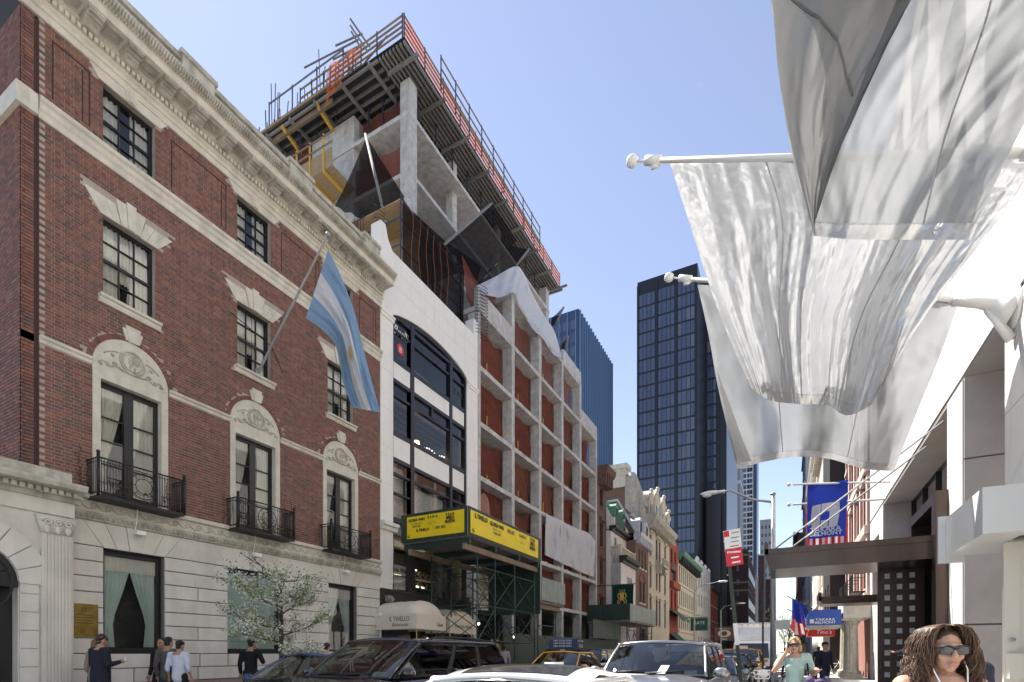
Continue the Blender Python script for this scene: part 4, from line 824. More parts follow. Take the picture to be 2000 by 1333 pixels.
# upper storeys, set back
SX = -18.5; UZ = [25.3, 28.4, 31.7]; UA, UB = 22.9, 42.2
for z in UZ: mk(MB().box(-27.5, SX, UA, UB, z - .24, z), 'floor_slab', M['concrete'], CB)
def col(x, y, z0, z1, w_=.62): mk(MB().box(x - w_ / 2, x + w_ / 2, y - w_ / 2, y + w_ / 2, z0, z1), 'column', M['concrete'], CB)
for z0, z1 in ((22.2, 25.06), (25.3, 28.16), (28.4, 31.46), (31.7, 33.45)):
    col(SX - .32, UA + .32, z0, z1, .66); col(SX - .9, 28.3, z0, z1, .5); col(SX - .9, 34.2, z0, z1, .5); col(SX - .4, UB - .35, z0, z1, .66)
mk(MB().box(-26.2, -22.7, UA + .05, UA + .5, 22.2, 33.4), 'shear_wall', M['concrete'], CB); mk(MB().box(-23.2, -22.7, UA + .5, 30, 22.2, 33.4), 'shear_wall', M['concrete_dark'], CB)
for y0, y1, z0, z1 in ((UA + .6, 27.4, 25.35, 28.1), (UA + .6, 29, 22.3, 25), (UA + .8, 30, 28.5, 31.4)):
    mk(MB().grid(lambda s, t: Vector((-21.5 + .2 * math.sin(s * 9 + t * 3), y0 + (y1 - y0) * s, z0 + (z1 - z0) * t)), 16, 6), 'inner_net', M['net_red'], CB, True)
mk(MB().grid(lambda s, t: Vector((-22.6 + 3.9 * s, UA + .12 + .1 * math.sin(s * 11), 28.5 + 1.6 * t)), 16, 4), 'inner_net', M['net_red'], CB, True)
# formwork deck: plywood, joists, stringers, shores
DX, DY0, DY1, DZ = -17.8, 21.6, 42.9, 33.95
mk(MB().box(-30.5, DX, DY0, DY1, DZ, DZ + .03), 'formwork_deck', M['form_black'], CB)
for k in range(8): x = DX - .12 - k * .24; mk(MB().box(x - .05, x + .05, DY0 + .1, DY1 - .1, DZ - .16, DZ - .004), 'joist', M['beam_grey'], CB)
for k in range(24): y = DY0 + .15 + k * .46; mk(MB().box(-29.8, -19.75, y - .05, y + .05, DZ - .16, DZ - .004), 'joist', M['beam_grey'], CB)
for k in range(9): y = DY0 + .8 + k * 2.55; mk(MB().box(-19.6, DX + .25, y - .06, y + .06, DZ - .36, DZ - .165), 'stringer', M['beam_grey'], CB)
for k in range(5): x = -20.2 - k * 2.1; mk(MB().box(x - .06, x + .06, DY0 - .1, 32, DZ - .36, DZ - .165), 'stringer', M['beam_grey'], CB)
rr = random.Random(8)
for k in range(11):
    y = UA + 1.2 + k * 1.75; q = MB(); q.tube([(SX - .35, y, 31.7), (SX - .35, y, DZ - .36)], .05, 6); q.box(SX - .45, SX - .25, y - .1, y + .1, DZ - .38, DZ - .36); mk(q, 'shore', M['shore_dark'], CB)
for k in range(6):
    x = -19.7 - k * 1.05; q = MB(); q.tube([(x, UA + .35, 31.7), (x, UA + .35, DZ - .36)], .05, 6); q.box(x - .1, x + .1, UA + .25, UA + .45, DZ - .38, DZ - .36); mk(q, 'shore', M['shore_dark'], CB)
mk(MB().grid(lambda s, t: Vector((-22.6 + 4.0 * s, UA + .7 + .12 * math.sin(s * 15), 31.75 + 1.55 * t)), 20, 4), 'safety_net', M['net_red'], CB, True)
mk(MB().grid(lambda s, t: Vector((SX - .75 + .1 * math.sin(s * 30), UA + .6 + 7 * s, 31.75 + 1.0 * t)), 24, 4), 'safety_net', M['net_red'], CB, True)
mk(MB().grid(lambda s, t: Vector((-30.2 + 4.2 * s, UA + .2 + .15 * math.sin(s * 8), 29.5 + 4.2 * t)), 14, 6), 'safety_net', M['net_red'], CB, True)
# guard rails with orange mesh round the deck edge
def rail(p, q_, h, n, par=CB, mesh=None, rails=3, m='lumber'):
    p, q_ = Vector(p), Vector(q_)
    for i in range(n + 1): a = p.lerp(q_, i / n); mk(MB().beam(a, a + Vector((0, 0, h + .12)), .06, .05), 'guard_post', M['shore_dark'], par)
    for j in range(rails): z = Vector((0, 0, h * (j + 1) / rails)); mk(MB().beam(p + z, q_ + z, .03, .12), 'guard_rail', M[m], par)
    if mesh: mk(MB().grid(lambda s, t: p.lerp(q_, s) + Vector((.05 * math.sin(s * 40), .05 * math.sin(s * 33), .06 + (h - .08) * t)), 40, 3), 'guard_mesh', M[mesh], par, True)
rail((DX - .04, DY0 + .04, DZ + .03), (DX - .04, DY1, DZ + .03), 1.15, 12, mesh='net_orange', rails=4)
rail((DX - .12, DY0, DZ + .03), (-23.2, DY0, DZ + .03), 1.15, 3, rails=4)
mk(MB().grid(lambda s, t: Vector((-20.6 - 2.9 * s, DY0 - .08 - .3 * t * t + .1 * math.sin(s * 14), DZ + 1.15 - (1.2 + 2.0 * s * s) * t)), 20, 10), 'orange_net', M['net_orange'], CB, True)
rail((-20.5, 25.2, DZ + .03), (-20.5, 30, DZ + .03), 1.9, 3, m='lumber_grey'); rail((-23, 22.4, DZ + .05), (-29.5, 22.4, DZ + .05), 2.9, 3, rails=2, m='lumber_grey'); rail((-21.0, 23.5, DZ + .03), (-24.6, 23.5, DZ + .03), 2.6, 2, m='lumber')
rail((DX + .28, 24.5, DZ - .2), (DX + .28, 38, DZ - .2), 1.9, 9, rails=3)
for k in range(3): mk(MB().beam((-23.4, 23.2, DZ + 2.0 + k * .45), (-21.7, 26.2, DZ + 1.3 + k * .45), .05, .1), 'loose_plank', M['lumber_grey'], CB)
mk(MB().box(-26.6, -23.2, 22.0, 23.3, DZ + .04, DZ + .5), 'plywood_stack', M['form_black'], CB)
mk(MB().box(DX - .5, DX + .9, 42.2, 42.35, DZ - .5, DZ - .38), 'outrigger_plank', M['lumber_grey'], CB)
# rebar starters and mats standing above the deck at the far left
rb = MB(); rr = random.Random(2)
for k in range(46):
    x = -24.5 - k * .19 + rr.uniform(-.04, .04); h = rr.uniform(1.0, 1.9) + (1.6 if k in (2, 3, 4, 22, 23, 24, 25) else 0); rb.tube([(x, 22.2 + rr.random() * .8, DZ), (x + rr.uniform(-.1, .1), 22.2 + rr.random() * .8, DZ + h + .6)], .034, 4)
for k in range(7): rb.tube([(-24.4, 22.3, DZ + .2 + k * .16), (-33.2, 22.3, DZ + .2 + k * .16)], .026, 4)
for k in range(9): rb.tube([(-28.6 + rr.uniform(-.3, .3), 22.2, DZ + .3 + k * .14), (-29.1 + rr.uniform(-.3, .3), 22.5, DZ + .32 + k * .14)], .016, 4)
tag(mk(rb, 'rebar', M['rebar'], CB), kind='stuff')
mk(MB().box(-33.5, -23.4, 21.9, 22.04, DZ - .45, DZ - .1), 'edge_form', M['lumber'], CB); mk(MB().box(-33.5, -23.4, 21.7, 21.85, DZ + .35, DZ + .5), 'edge_form', M['plywood'], CB)
for k, x in enumerate((-24.4, -27.3, -30)): mk(MB().beam((x, 21.6, DZ - .2), (x, 24.5, DZ - 1.2), .15, .2), 'outrigger', M['prop_yellow'], CB)
for k, (p_, q_) in enumerate((((594, 133), (700, 78)), ((655, 90), (708, 66)), ((650, 117), (706, 88)), ((684, 37), (722, 92)), ((684, 50), (716, 98)), ((686, 62), (706, 96)), ((665, 95), (682, 118)))):
    mk(MB().beam(y_(*p_, 22.5 + k * .1), y_(*q_, 23.5 - k * .1), .05, .09), 'loose_plank', M['lumber_grey'], CB)
rail((-21.5, 22.3, DZ + .05), (-26.5, 22.3, DZ + .05), 2.2, 5, rails=4, m='lumber'); rail((-24, 24.5, DZ + .05), (-24, 30, DZ + .05), 2.4, 4, rails=3, m='lumber_grey'); rail((-19.5, 23, DZ + .05), (-19.5, 27, DZ + .05), 1.7, 3, rails=3, mesh='net_orange')
rq = random.Random(77)
for k in range(26):
    x, y = rq.uniform(-31, -20), rq.uniform(21.9, 25); h = rq.uniform(.7, 2.1)
    if k % 2: mk(MB().tube([(x, y, DZ + .03), (x + rq.uniform(-.2, .2), y, DZ + h)], .035, 5), 'scaffold_tube', M['shore_dark'], CB)
    else: mk(MB().beam((x, y, DZ + rq.uniform(.2, 1.3)), (x + rq.uniform(1.2, 2.6), y + rq.uniform(-.5, .5), DZ + rq.uniform(.2, 1.5)), .05, .1), 'loose_plank', M['lumber' if k % 4 else 'lumber_grey'], CB)
for k in range(14):
    x = -23.4 - k * .52; mk(MB().tube([(x, 22.3 + (k % 3) * .4, 31.7 if k > 5 else 33.3), (x, 22.3 + (k % 3) * .4, DZ - .3)], .05, 5), 'shore', M['shore_dark'], CB)
# plywood landing hung on the shear wall
PLT = -23.0
mk(MB().prism([(-26.0, 21.2, 28.9), (-22.6, 21.2, 28.9), (-22.6, 22.9, 28.9), (-26.0, 22.9, 28.9)], (0, 0, .1)), 'plywood_landing', M['plywood'], CB)
q = MB(); q.box(-26.0, -22.6, 21.15, 21.2, 28.9, 29.95); mk(q, 'plywood_side', M['plywood'], CB)
for x in (-25.4, -24.3, -23.2): mk(MB().beam((x, 21.1, 28.8), (x, 23.2, 28.8), .1, .2), 'bracket_beam', M['prop_yellow'], CB); mk(MB().beam((x, 21.12, 28.9), (x, 21.12, 30.9), .08, .08), 'guard_post', M['prop_yellow'], CB)
for z in (30.2, 30.75): mk(MB().beam((-26.1, 21.1, z), (-22.5, 21.1, z), .04, .1), 'guard_rail', M['lumber'], CB)
# debris nets on outrigger poles, plywood deck over the loft roof
def sail(poly, fold, pole=None, m='net_black', label=None):
    cx = sum(Vector(p) for p in poly[:]) if False else None
    q = MB(); pts = [Vector(p) for p in poly]; a, b_, c_, d_ = (pts + pts[-1:])[:4]
    def fn(s, t): p = (a.lerp(b_, s)).lerp(d_.lerp(c_, s), t); return p + Vector(fold) * math.sin(s * 3.14) * math.sin(t * 3.14) + Vector((.06 * math.sin(s * 26), .06 * math.sin(s * 21 + t * 4), 0)) * t
    q.grid(fn, 24, 14); o = mk(q, 'debris_net', M[m], CB, True)
    if pole: mk(MB().tube([Vector(pole[0]), Vector(pole[1])], .07, 8), 'net_pole', M['beam_grey'], o, True)
sail([y_(716, 268, 19.6), y_(790, 385, 20.6), y_(760, 450, 19.2), y_(655, 405, 19.6)], (0, 1.2, 0), (y_(755, 440, 18.6), y_(714, 263, 19.6)))
sail([x_(962, 398, -14.9), x_(1010, 470, -15.5), x_(935, 556, -15.2), x_(868, 478, -15.2)], (-.8, 0, -.3), (x_(868, 478, -15.1), x_(960, 398, -14.6)))
sail([x_(868, 470, -15.2), x_(940, 520, -15.6), x_(930, 556, -15.2), x_(790, 398, -15.4)], (-.6, 0, -.5))
sail([x_(1032, 488, -14.9), x_(1012, 520, -15.2), x_(930, 560, -15), x_(1000, 480, -16)], (0, 0, -.4), (x_(1008, 520, -15), x_(1034, 486, -14.4)))
sail([x_(1100, 600, -14.6), x_(1086, 632, -15), x_(1076, 640, -15.2), x_(1078, 622, -15.5)], (0, 0, -.1), (x_(1085, 634, -15), x_(1101, 600, -14.4))); sail([x_(1110, 658, -14.6), x_(1102, 684, -15), x_(1096, 682, -15), x_(1098, 672, -15.2)], (0, 0, -.1), (x_(1102, 686, -15), x_(1110, 657, -14.4)))
RY0, RY1, RX0, RX1, RZ = 17.9, 22.8, -15.0, -17.8, 21.4
for k in range(6): y = RY0 + (RY1 - RY0) * k / 6; mk(MB().box(RX1, RX0, y + .005, y + (RY1 - RY0) / 6 - .005, RZ, RZ + .04), 'roof_deck_sheet', M['plywood'], CB)
for k in range(5): z = 17.9 + k * .72; mk(MB().box(RX1, RX0 - .2, RY0 + 1.6, RY0 + 1.63, z + .004, z + .71), 'plywood_sheet', M['plywood'], CB)
for k in range(9): z = 17.6 + k * .45; mk(MB().box(RX1, RX1 + .03, RY0, RY1, z, z + .44), 'plywood_sheet', M['plywood'], CB)
for x in (RX0, RX1 + .2):
    for y in (RY0 + .05, 20.3, RY1 - .1): mk(MB().tube([(x, y, 17.2), (x, y, RZ)], .035, 6), 'scaffold_tube', M['steel_blue'], CB)
for z in (19.4, 20.6): mk(MB().tube([(RX0, RY0, z), (RX0, RY1, z)], .03, 6), 'scaffold_tube', M['steel_blue'], CB); mk(MB().tube([(RX0, RY0 + .02, z + .05), (RX1, RY0 + .02, z + .05)], .03, 6), 'scaffold_tube', M['steel_blue'], CB)
mk(MB().grid(lambda s, t: Vector((RX0 + .12 + .05 * math.sin(s * 18 + t * 2), RY0 + (RY1 - RY0) * s, 17.4 + (RZ - 17.4) * t)), 40, 6), 'debris_net', M['net_black'], CB, True)
q = MB(); [q.tube([Vector((RX0 + .2 + .03 * math.sin(k + j), RY0 + .6 + k * .55 + .05 * math.sin(j * .8 + k), RZ - j * .4)) for j in range(9)], .006, 4) for k in range(6)]; tag(mk(q, 'orange_rope', M['rope_orange'], CB), kind='stuff')
def coil(name, path, r, t, turns, label):            # razor wire
    q = MB(); n = turns * 12; P = [Vector(p) for p in path]; pts = []
    for i in range(n + 1): f = i / n; c = P[0].lerp(P[1], f); a = 6.2832 * i / 12; pts.append(c + Vector((r * math.cos(a) * .6, r * math.cos(a), 0)) + (P[1] - P[0]).normalized().cross(Vector((1, 0, 0))).normalized() * r * math.sin(a))
    q.tube(pts, t, 4); mk(q, name, M['black_iron'], label=label, cat='wire')
coil('razor_wire', (x_(940, 660, -13.9), x_(940, 560, -13.9)), .3, .014, 15, 'coil of razor wire hanging between the loft and the concrete frame')
coil('razor_wire', (y_(742, 490, 16.2), y_(742, 400, 17.0)), .2, .011, 11, 'razor wire coil on the roof corner above the carved cornice')
q = MB()
for k in range(16): q.tube([(-15.2 - k * .16, 15.9, 16.9), (-15.2 - k * .16, 15.9, 19.3)], .015, 4)
for z in (17.6, 19.2): q.tube([(-15.1, 15.9, z), (-17.8, 15.9, z)], .02, 5)
mk(q, 'roof_fence', M['black_iron'], label='black iron roof fence behind the parapet of the brick house', cat='fence')
# white tarpaulins
def tarp(top, bot, X0, X1, name, label, amp=.12, nu=60, nv=16):
    def fn(s, t):
        a, b_ = spl(top, s), spl(bot, s); x, y = a[0] + (b_[0] - a[0]) * t, a[1] + (b_[1] - a[1]) * t
        X = X0 + (X1 - X0) * t + amp * math.sin(s * 27 + 2 * math.sin(s * 9)) * (.3 + .7 * t) + amp * .5 * math.sin(s * 61 + t * 5) + amp * 1.2 * noise.noise(Vector((s * 14, t * 4, 3))); Yy, Z = onX(x, y, X); return Vector((X, Yy, Z))
    return mk(MB().grid(fn, nu, nv), name, M['tarp_white'], label=label, cat='tarpaulin', smooth=True)
tarp([(928, 560), (965, 542), (1005, 521), (1022, 532), (1040, 575), (1064, 618), (1083, 648), (1096, 692)], [(940, 574), (975, 581), (1004, 572), (1014, 598), (1040, 642), (1060, 662), (1080, 692), (1096, 699)], -14.9, -13.85, 'white_tarpaulin', 'crumpled white tarpaulin draped over the top of the concrete frame', .15)
tarp([(1066, 1004), (1085, 1012), (1098, 1018), (1108, 1024), (1130, 1034), (1150, 1042), (1163, 1058)], [(1064, 1084), (1085, 1094), (1100, 1102), (1115, 1108), (1135, 1118), (1150, 1124), (1160, 1127)], -13.86, -13.8, 'white_tarpaulin', 'white sheet hanging across the second storey of the concrete frame', .09)
# hoarding and grey plywood shed at its foot
plank_wall(LF(-12.6), 22.9, 41.7, .13, 2.55, 'hoarding_panel', 'green_paint', 12, par=CB)
plank_wall(LF(-11.9), 34.5, 41.2, 2.6, 3.9, 'hoarding_panel', 'green_paint', 4, par=CB)
mat('ply_greygreen', (.3, .34, .31), .75, var=.2, vscale=2, dirt=.2)
SH3 = thing('plywood_shed', 'grey green plywood canopy on pipes between the yellow shed and the white sheet', 'scaffold', (-11.8, 24, .13))
plank_wall(LF(-10.5), 22.9, 25.9, 4.1, 5.2, 'parapet_panel', 'ply_greygreen', 3, par=SH3); mk(MB().box(-13.4, -10.52, 22.9, 25.9, 3.95, 4.08), 'deck', M['lumber_grey'], SH3); mk(MB().box(-10.9, -10.6, 22.95, 25.5, 3.7, 3.94), 'beam', M['lumber'], SH3)
for x in (-10.8, -13): 
    for y in (23.2, 25.4): mk(MB().tube([(x, y, .14), (x, y, 3.95)], .035, 8), 'post', M['pipe_green'], SH3, True)
for x in (-10.8, -13): brace((x, 23.2, 1.2), (x, 25.4, 2.9), SH3); brace((x + .03, 25.4, 1.2), (x + .03, 23.2, 2.9), SH3); brace((x, 23.2, 2.9), (x, 25.4, 2.9), SH3, .03)
# ================================================================ the row of houses farther down the left side
mat('brownstone', (.15, .085, .07), .85, var=.25, vscale=3, bump=.2, bscale=30); mat('stucco_grey', (.42, .40, .38), .9, var=.25, vscale=1.2, dirt=.2); mat('stucco_white', (.72, .69, .64), .85, var=.1, dirt=.1)
mat('brick_brown', (.2, .125, .1), .9, var=.4, vscale=11, stretch=(1, 1, 3), bump=.3, bscale=50); mat('slate', (.11, .09, .085), .8, var=.2); mat('copper_green', (.13, .3, .2), .7, var=.4, vscale=5)
mat('zinc', (.55, .56, .58), .45, metal=.3, var=.2); mat('lime_cream', (.6, .54, .44), .85, var=.2, vscale=3, bump=.2, bscale=20, dirt=.2); mat('brick_red', (.36, .085, .05), .9, var=.3, vscale=9, bump=.25, bscale=40)
mat('cream', (.66, .6, .48), .85, var=.12, dirt=.15); mat('win_dark', (.03, .033, .04), .12, spec=.6); mat('frame_dark', (.05, .045, .04), .6); mat('awning_green', (.02, .1, .07), .7); mat('gold', (.7, .45, .1), .5)
def mull(w_, h_, fr, mw=.05, cross=True, fm='frame_dark', gm='win_dark', arch=False):      # a sash window: frame ring, meeting rail, glass
    b = MB(); O = Fr((0, 0, 0), fr.u, fr.n); t = .06
    b.fb(O, -w_ / 2, -w_ / 2 + t, -h_ / 2, h_ / 2, -.04, .04); b.fb(O, w_ / 2 - t, w_ / 2, -h_ / 2, h_ / 2, -.04, .04); b.fb(O, -w_ / 2 + t, w_ / 2 - t, h_ / 2 - t, h_ / 2, -.04, .04); b.fb(O, -w_ / 2 + t, w_ / 2 - t, -h_ / 2, -h_ / 2 + t, -.04, .04)
    if cross: b.fb(O, -w_ / 2 + t, w_ / 2 - t, -mw / 2, mw / 2, -.03, .03)
    b.fb(O, -w_ / 2 + t, w_ / 2 - t, -h_ / 2 + t, h_ / 2 - t, -.02, 0, 1); me = b.mesh('window'); me.materials.append(M[fm]); me.materials.append(M[gm]); return me
def house(name, label, fr, u0, u1, z0, z1, dep, wm, wins, cat='building', trim=None, reveal=.22, group=None, fm='frame_dark', sill=True, hood=False, gm='win_dark'):
    """box-shaped house with real window openings; wins = list of (u0,u1,v0,v1)"""
    o = thing(name, label, cat, fr.P((u0 + u1) / 2, 0, -dep / 2), group); b = MB(); b.holes(fr, u0, u1, z0, z1, wins, reveal)
    P = fr.P; b.fb(fr, u0, u1, z0, z1, -dep, -reveal - .1)
    for u in (u0, u1): b.quad(P(u, z0, 0), P(u, z0, -reveal - .1), P(u, z1, -reveal - .1), P(u, z1, 0))
    b.quad(P(u0, z1, 0), P(u1, z1, 0), P(u1, z1, -reveal - .1), P(u0, z1, -reveal - .1)); mk(b, 'wall', M[wm], o); ms = {}
    for a, e, c, d_ in wins:
        k = (round(e - a, 2), round(d_ - c, 2))
        if k not in ms: ms[k] = mull(e - a, d_ - c, fr, fm=fm, gm=gm)
        wo = put(ms[k], 'window', None, o, P((a + e) / 2, (c + d_) / 2, -reveal + .05))
        if sill: mk(MB().fb(fr, a - .08, e + .08, c - .13, c - .002, -.05, .09), 'sill', M[trim or wm], wo)
        if hood: mk(MB().fb(fr, a - .16, e + .16, d_ + .1, d_ + .32, -.05, .2), 'hood', M[trim or wm], wo)
    return o
def cornice(par, fr, u0, u1, z, h, out, m, brk=.5, bm=None):
    c = mk(MB().prism([fr.P(u0, z + v * h, d * out) for d, v in ((-.3, 0), (.3, 0), (.4, .3), (.85, .5), (1, .8), (1, 1), (-.3, 1.02))], fr.u * (u1 - u0)), 'cornice', M[m], par)
    if brk:
        b = MB(); O = Fr((0, 0, 0), fr.u, fr.n); b.fb(O, -brk * .18, brk * .18, -h * .45, h * .45, 0, out * .75); me = b.mesh('bracket'); u = u0 + brk / 2
        while u < u1: put(me, 'bracket', M[bm or m], c, fr.P(u, z + h * .05, 0)); u += brk
    return c
def rows(u0, u1, n, w_, zs): return [(u0 + (u1 - u0) * (i + .5) / n - w_ / 2, u0 + (u1 - u0) * (i + .5) / n + w_ / 2, a, b_) for i in range(n) for a, b_ in zs]
# brownstone sliver
BS = house('brownstone_house', 'dark brownstone house with hooded windows beside the concrete frame', L, 41.86, 44.22, 0, 16.1, 14, 'brownstone', [(42.5, 43.4, a, a + h_) for a, h_ in ((14.0, 1.6), (10.6, 2.1), (7.4, 2.1), (4.2, 2.0))], hood=True)
cornice(BS, L, 41.86, 44.22, 16.1, 1.1, .9, 'brownstone', .6)
# white house with copper mansard
WF, WE = LF(-13.6), LF(-12.7)
WH = house('white_house', 'narrow white house with green copper mansard and stone balcony', WF, 44.3, 49.2, 0, 12.3, 13, 'stucco_white', [(45.4, 46.1, 10.6, 11.9), (47.4, 48.0, 10.7, 11.7)], sill=False)
cornice(WH, WF, 44.25, 49.22, 12.25, .45, .5, 'black_iron', 0)
mk(MB().prism([(-13.6, 44.4, 12.72), (-14.3, 44.4, 15.2), (-20, 44.4, 15.2), (-20, 44.4, 12.72)], (0, 4.7, 0)), 'mansard', M['copper_green'], WH)
for y in (45.6, 47.8):
    q = MB(); q.box(-15, -13.45, y - .5, y + .5, 12.75, 14.5); q.lathe([(.5, -1.55), (.5, 0)], (-13.42, y, 14.4), 14, ax='x'); q2 = mk(q, 'dormer', M['copper_green'], WH); mk(MB().box(-13.42, -13.4, y - .33, y + .33, 12.95, 14.45), 'window', M['win_dark'], q2)
q = MB(); q.box(-14, -13.3, 44.32, 44.55, 12.4, 13.4); q.prism([(-14.2, 49.0, 12.5), (-13.4, 49.0, 12.5), (-13.4, 49.0, 13.2), (-14.8, 49.0, 15.5), (-15.2, 49.0, 15.5)], (0, .25, 0)); q.prism([(-14.2, 44.25, 13.2), (-13.4, 44.25, 13.2), (-14.8, 44.25, 15.8), (-15.4, 44.25, 15.8)], (0, .2, 0)); mk(q, 'fire_parapet', M['stucco_white'], WH)
q = MB(); q.box(-13.6, -12.7, 44.3, 49.19, .05, 9.4); ex = mk(q, 'front_extension', M['stucco_white'], WH); mk(MB().box(-13.59, -12.72, 44.27, 44.3, .06, 9.38), 'side_wall', M['stucco_grey'], WH)
cornice(WH, WE, 44.25, 49.2, 9.4, .6, .55, 'black_iron', 0)
q = MB(); q.box(-12.95, -12.72, 44.3, 49.15, 10.75, 10.9); q.box(-13.6, -12.72, 44.3, 44.5, 10.75, 10.9); [q.lathe([(.04, 0), (.09, .2), (.05, .5), (.07, .7)], (-12.84, 44.7 + k * .3, 10.05), 8) for k in range(15)]; [q.lathe([(.04, 0), (.09, .2), (.05, .5), (.07, .7)], (-13.0 - k * .25, 44.4, 10.05), 8) for k in range(3)]; q.box(-13.0, -12.7, 44.28, 44.6, 10.02, 11.0); q.box(-13.0, -12.7, 48.9, 49.18, 10.02, 11.0); mk(q, 'balustrade', M['lime_cream'], WH)
for k, u in enumerate((46.4, 47.0, 47.6)): q = MB(); q.fb(WE, u - .22, u + .22, 5.9, 8.2, 0, .02); q.lathe([(.22, 0), (.22, .02)], WE.P(u, 8.2, 0), 14, ax='x'); wo = mk(q, 'window', M['win_dark'], WH); mk(MB().fb(WE, u - .3, u - .24, 5.9, 8.3, 0, .08), 'frame', M['stucco_white'], wo)
q = MB(); q.fb(WE, 45.9, 48.3, 5.4, 5.8, 0, .6); mk(q, 'window_box', M['brownstone'], WH)
# brown brick house with slate mansard and zinc dormers
NB = house('brown_brick_house', 'brown brick house with tall slate mansard and shiny zinc dormers', WE, 49.22, 54.4, 0, 12.3, 13, 'brick_brown', [(50.3, 50.9, 9.9, 11.7), (51.5, 52.1, 9.9, 11.7), (52.7, 53.3, 9.9, 11.7), (50.7, 51.5, 6.5, 8.6), (52.0, 52.8, 6.5, 8.6), (50.6, 53, 2, 4)], trim='stucco_white')
q = MB(); [q.fprism(WE, [(51.75 + r * math.cos(t), 8.5 + .8 * r * math.sin(t)) for r, t in [(1.25, math.pi * k / 10) for k in range(11)] + [(1.02, math.pi * k / 10) for k in range(10, -1, -1)]], 0, .08) for _ in (0,)]; mk(q, 'brick_arch', M['brick_red'], NB)
cornice(NB, WE, 49.22, 54.4, 12.3, .7, .6, 'zinc', .6)
mk(MB().prism([(-12.72, 49.24, 13.02), (-14.45, 49.24, 16.2), (-15.5, 49.24, 16.2), (-22, 49.24, 13.02)], (0, 5.1, 0)), 'mansard', M['slate'], NB); mk(MB().prism([(-12.75, 49.1, 13.0), (-12.55, 49.1, 13.1), (-14.4, 49.1, 16.4), (-15.6, 49.1, 16.35), (-15.6, 49.1, 16.2), (-14.5, 49.1, 16.2)], (0, .16, 0)), 'roof_edge', M['zinc'], NB)
for y in (50.6, 53.0):
    q = MB(); q.box(-14, -12.55, y - .55, y + .55, 13.0, 14.2); q.lathe([(.55, -1.5), (.55, 0)], (-12.52, y, 14.15), 16, ax='x'); d_ = mk(q, 'dormer', M['zinc'], NB); q = MB(); q.box(-12.52, -12.5, y - .3, y + .3, 13.1, 14.1); q.lathe([(.3, 0), (.3, .02)], (-12.52, y, 14.1), 14, ax='x'); mk(q, 'window', M['win_dark'], d_)
q = MB(); q.box(-13.6, -13.3, 50.3, 51.3, 15.0, 15.1); mk(q, 'skylight', M['zinc'], NB)
# ornate limestone mansion with its tall chimney wall
XF = LF(-13.0)
lw = [(a, e, c, d_) for a, e in ((56.2, 57.2), (59.2, 60.2), (60.7, 61.7), (63.8, 64.8)) for c, d_ in ((12.0, 14.4), (8.6, 11.0), (4.6, 7.6))]
LM = house('limestone_mansion', 'ornate cream limestone mansion with carved dormers and bracketed cornice', XF, 55.4, 66.8, 0, 15.3, 14, 'lime_cream', lw, sill=True, hood=True); cornice(LM, XF, 55.2, 67, 15.2, 1.0, 1.0, 'limestone_old', .55)
mk(MB().prism([(-13.1, 55.5, 16.2), (-14.8, 55.5, 20.2), (-20, 55.5, 20.2), (-20, 55.5, 16.2)], (0, 11.2, 0)), 'mansard', M['copper_green'], LM)
for y, h_, r in ((56.6, 18.2, .7), (59.6, 18.9, 1.0), (63.0, 18.9, 1.0), (65.9, 18.2, .7)):
    q = MB(); q.box(-15, -12.95, y - r, y + r, 16.2, h_); q.lathe([(r * 1.05, -1.8), (r * 1.05, .12)], (-13.0, y, h_), 16, ax='x'); [q.ell((-12.95, y + sg * r, h_ + .1), (.2, .25, .35), 8, 5) for sg in (-1, 1)]; q.ell((-12.9, y, h_ + r + .1), (.25, .3, .3), 8, 5); d_ = mk(q, 'dormer', M['lime_cream'], LM); mk(MB().box(-12.92, -12.9, y - r * .5, y + r * .5, 16.4, h_ - .1), 'window', M['win_dark'], d_)
q = MB(); q.prism([(-13.2, 54.5, 12.5), (-13.2, 54.5, 17.0), (-14.5, 54.5, 20.3), (-15.2, 54.5, 20.3), (-15.2, 54.5, 12.5)], (0, .9, 0)); q.prism([(-12.95, 54.42, 16.9), (-13.3, 54.42, 16.9), (-14.6, 54.42, 20.6), (-14.2, 54.42, 20.6)], (0, 1.05, 0)); mk(q, 'gable_wall', M['limestone_old'], LM)
q = MB(); q.box(-19, -15.2, 54.52, 55.4, 8, 19.2); mk(q, 'party_wall', M['brick_brown'], LM)
q = MB(); q.box(-17.4, -15.1, 54.3, 55.6, 19.2, 21.1); q.box(-17.6, -14.85, 54.1, 55.8, 21.1, 21.6); q.box(-17.5, -14.95, 54.2, 55.7, 20.4, 20.6); mk(q, 'chimney', M['limestone'], LM)
q = MB(); q.fb(XF, 59.0, 61.9, 11.2, 11.4, 0, .9); [q.fb(XF, 59 + k * .28, 59.12 + k * .28, 11.4, 12.0, .75, .87) for k in range(11)]; q.fb(XF, 59.0, 61.9, 12.0, 12.1, .7, .92); [q.fprism(XF, [(u, 10.5), (u + .3, 10.5), (u + .3, 11.2), (u, 11.2)], 0, .6) for u in (59.2, 61.3)]; mk(q, 'balcony', M['limestone_old'], LM)
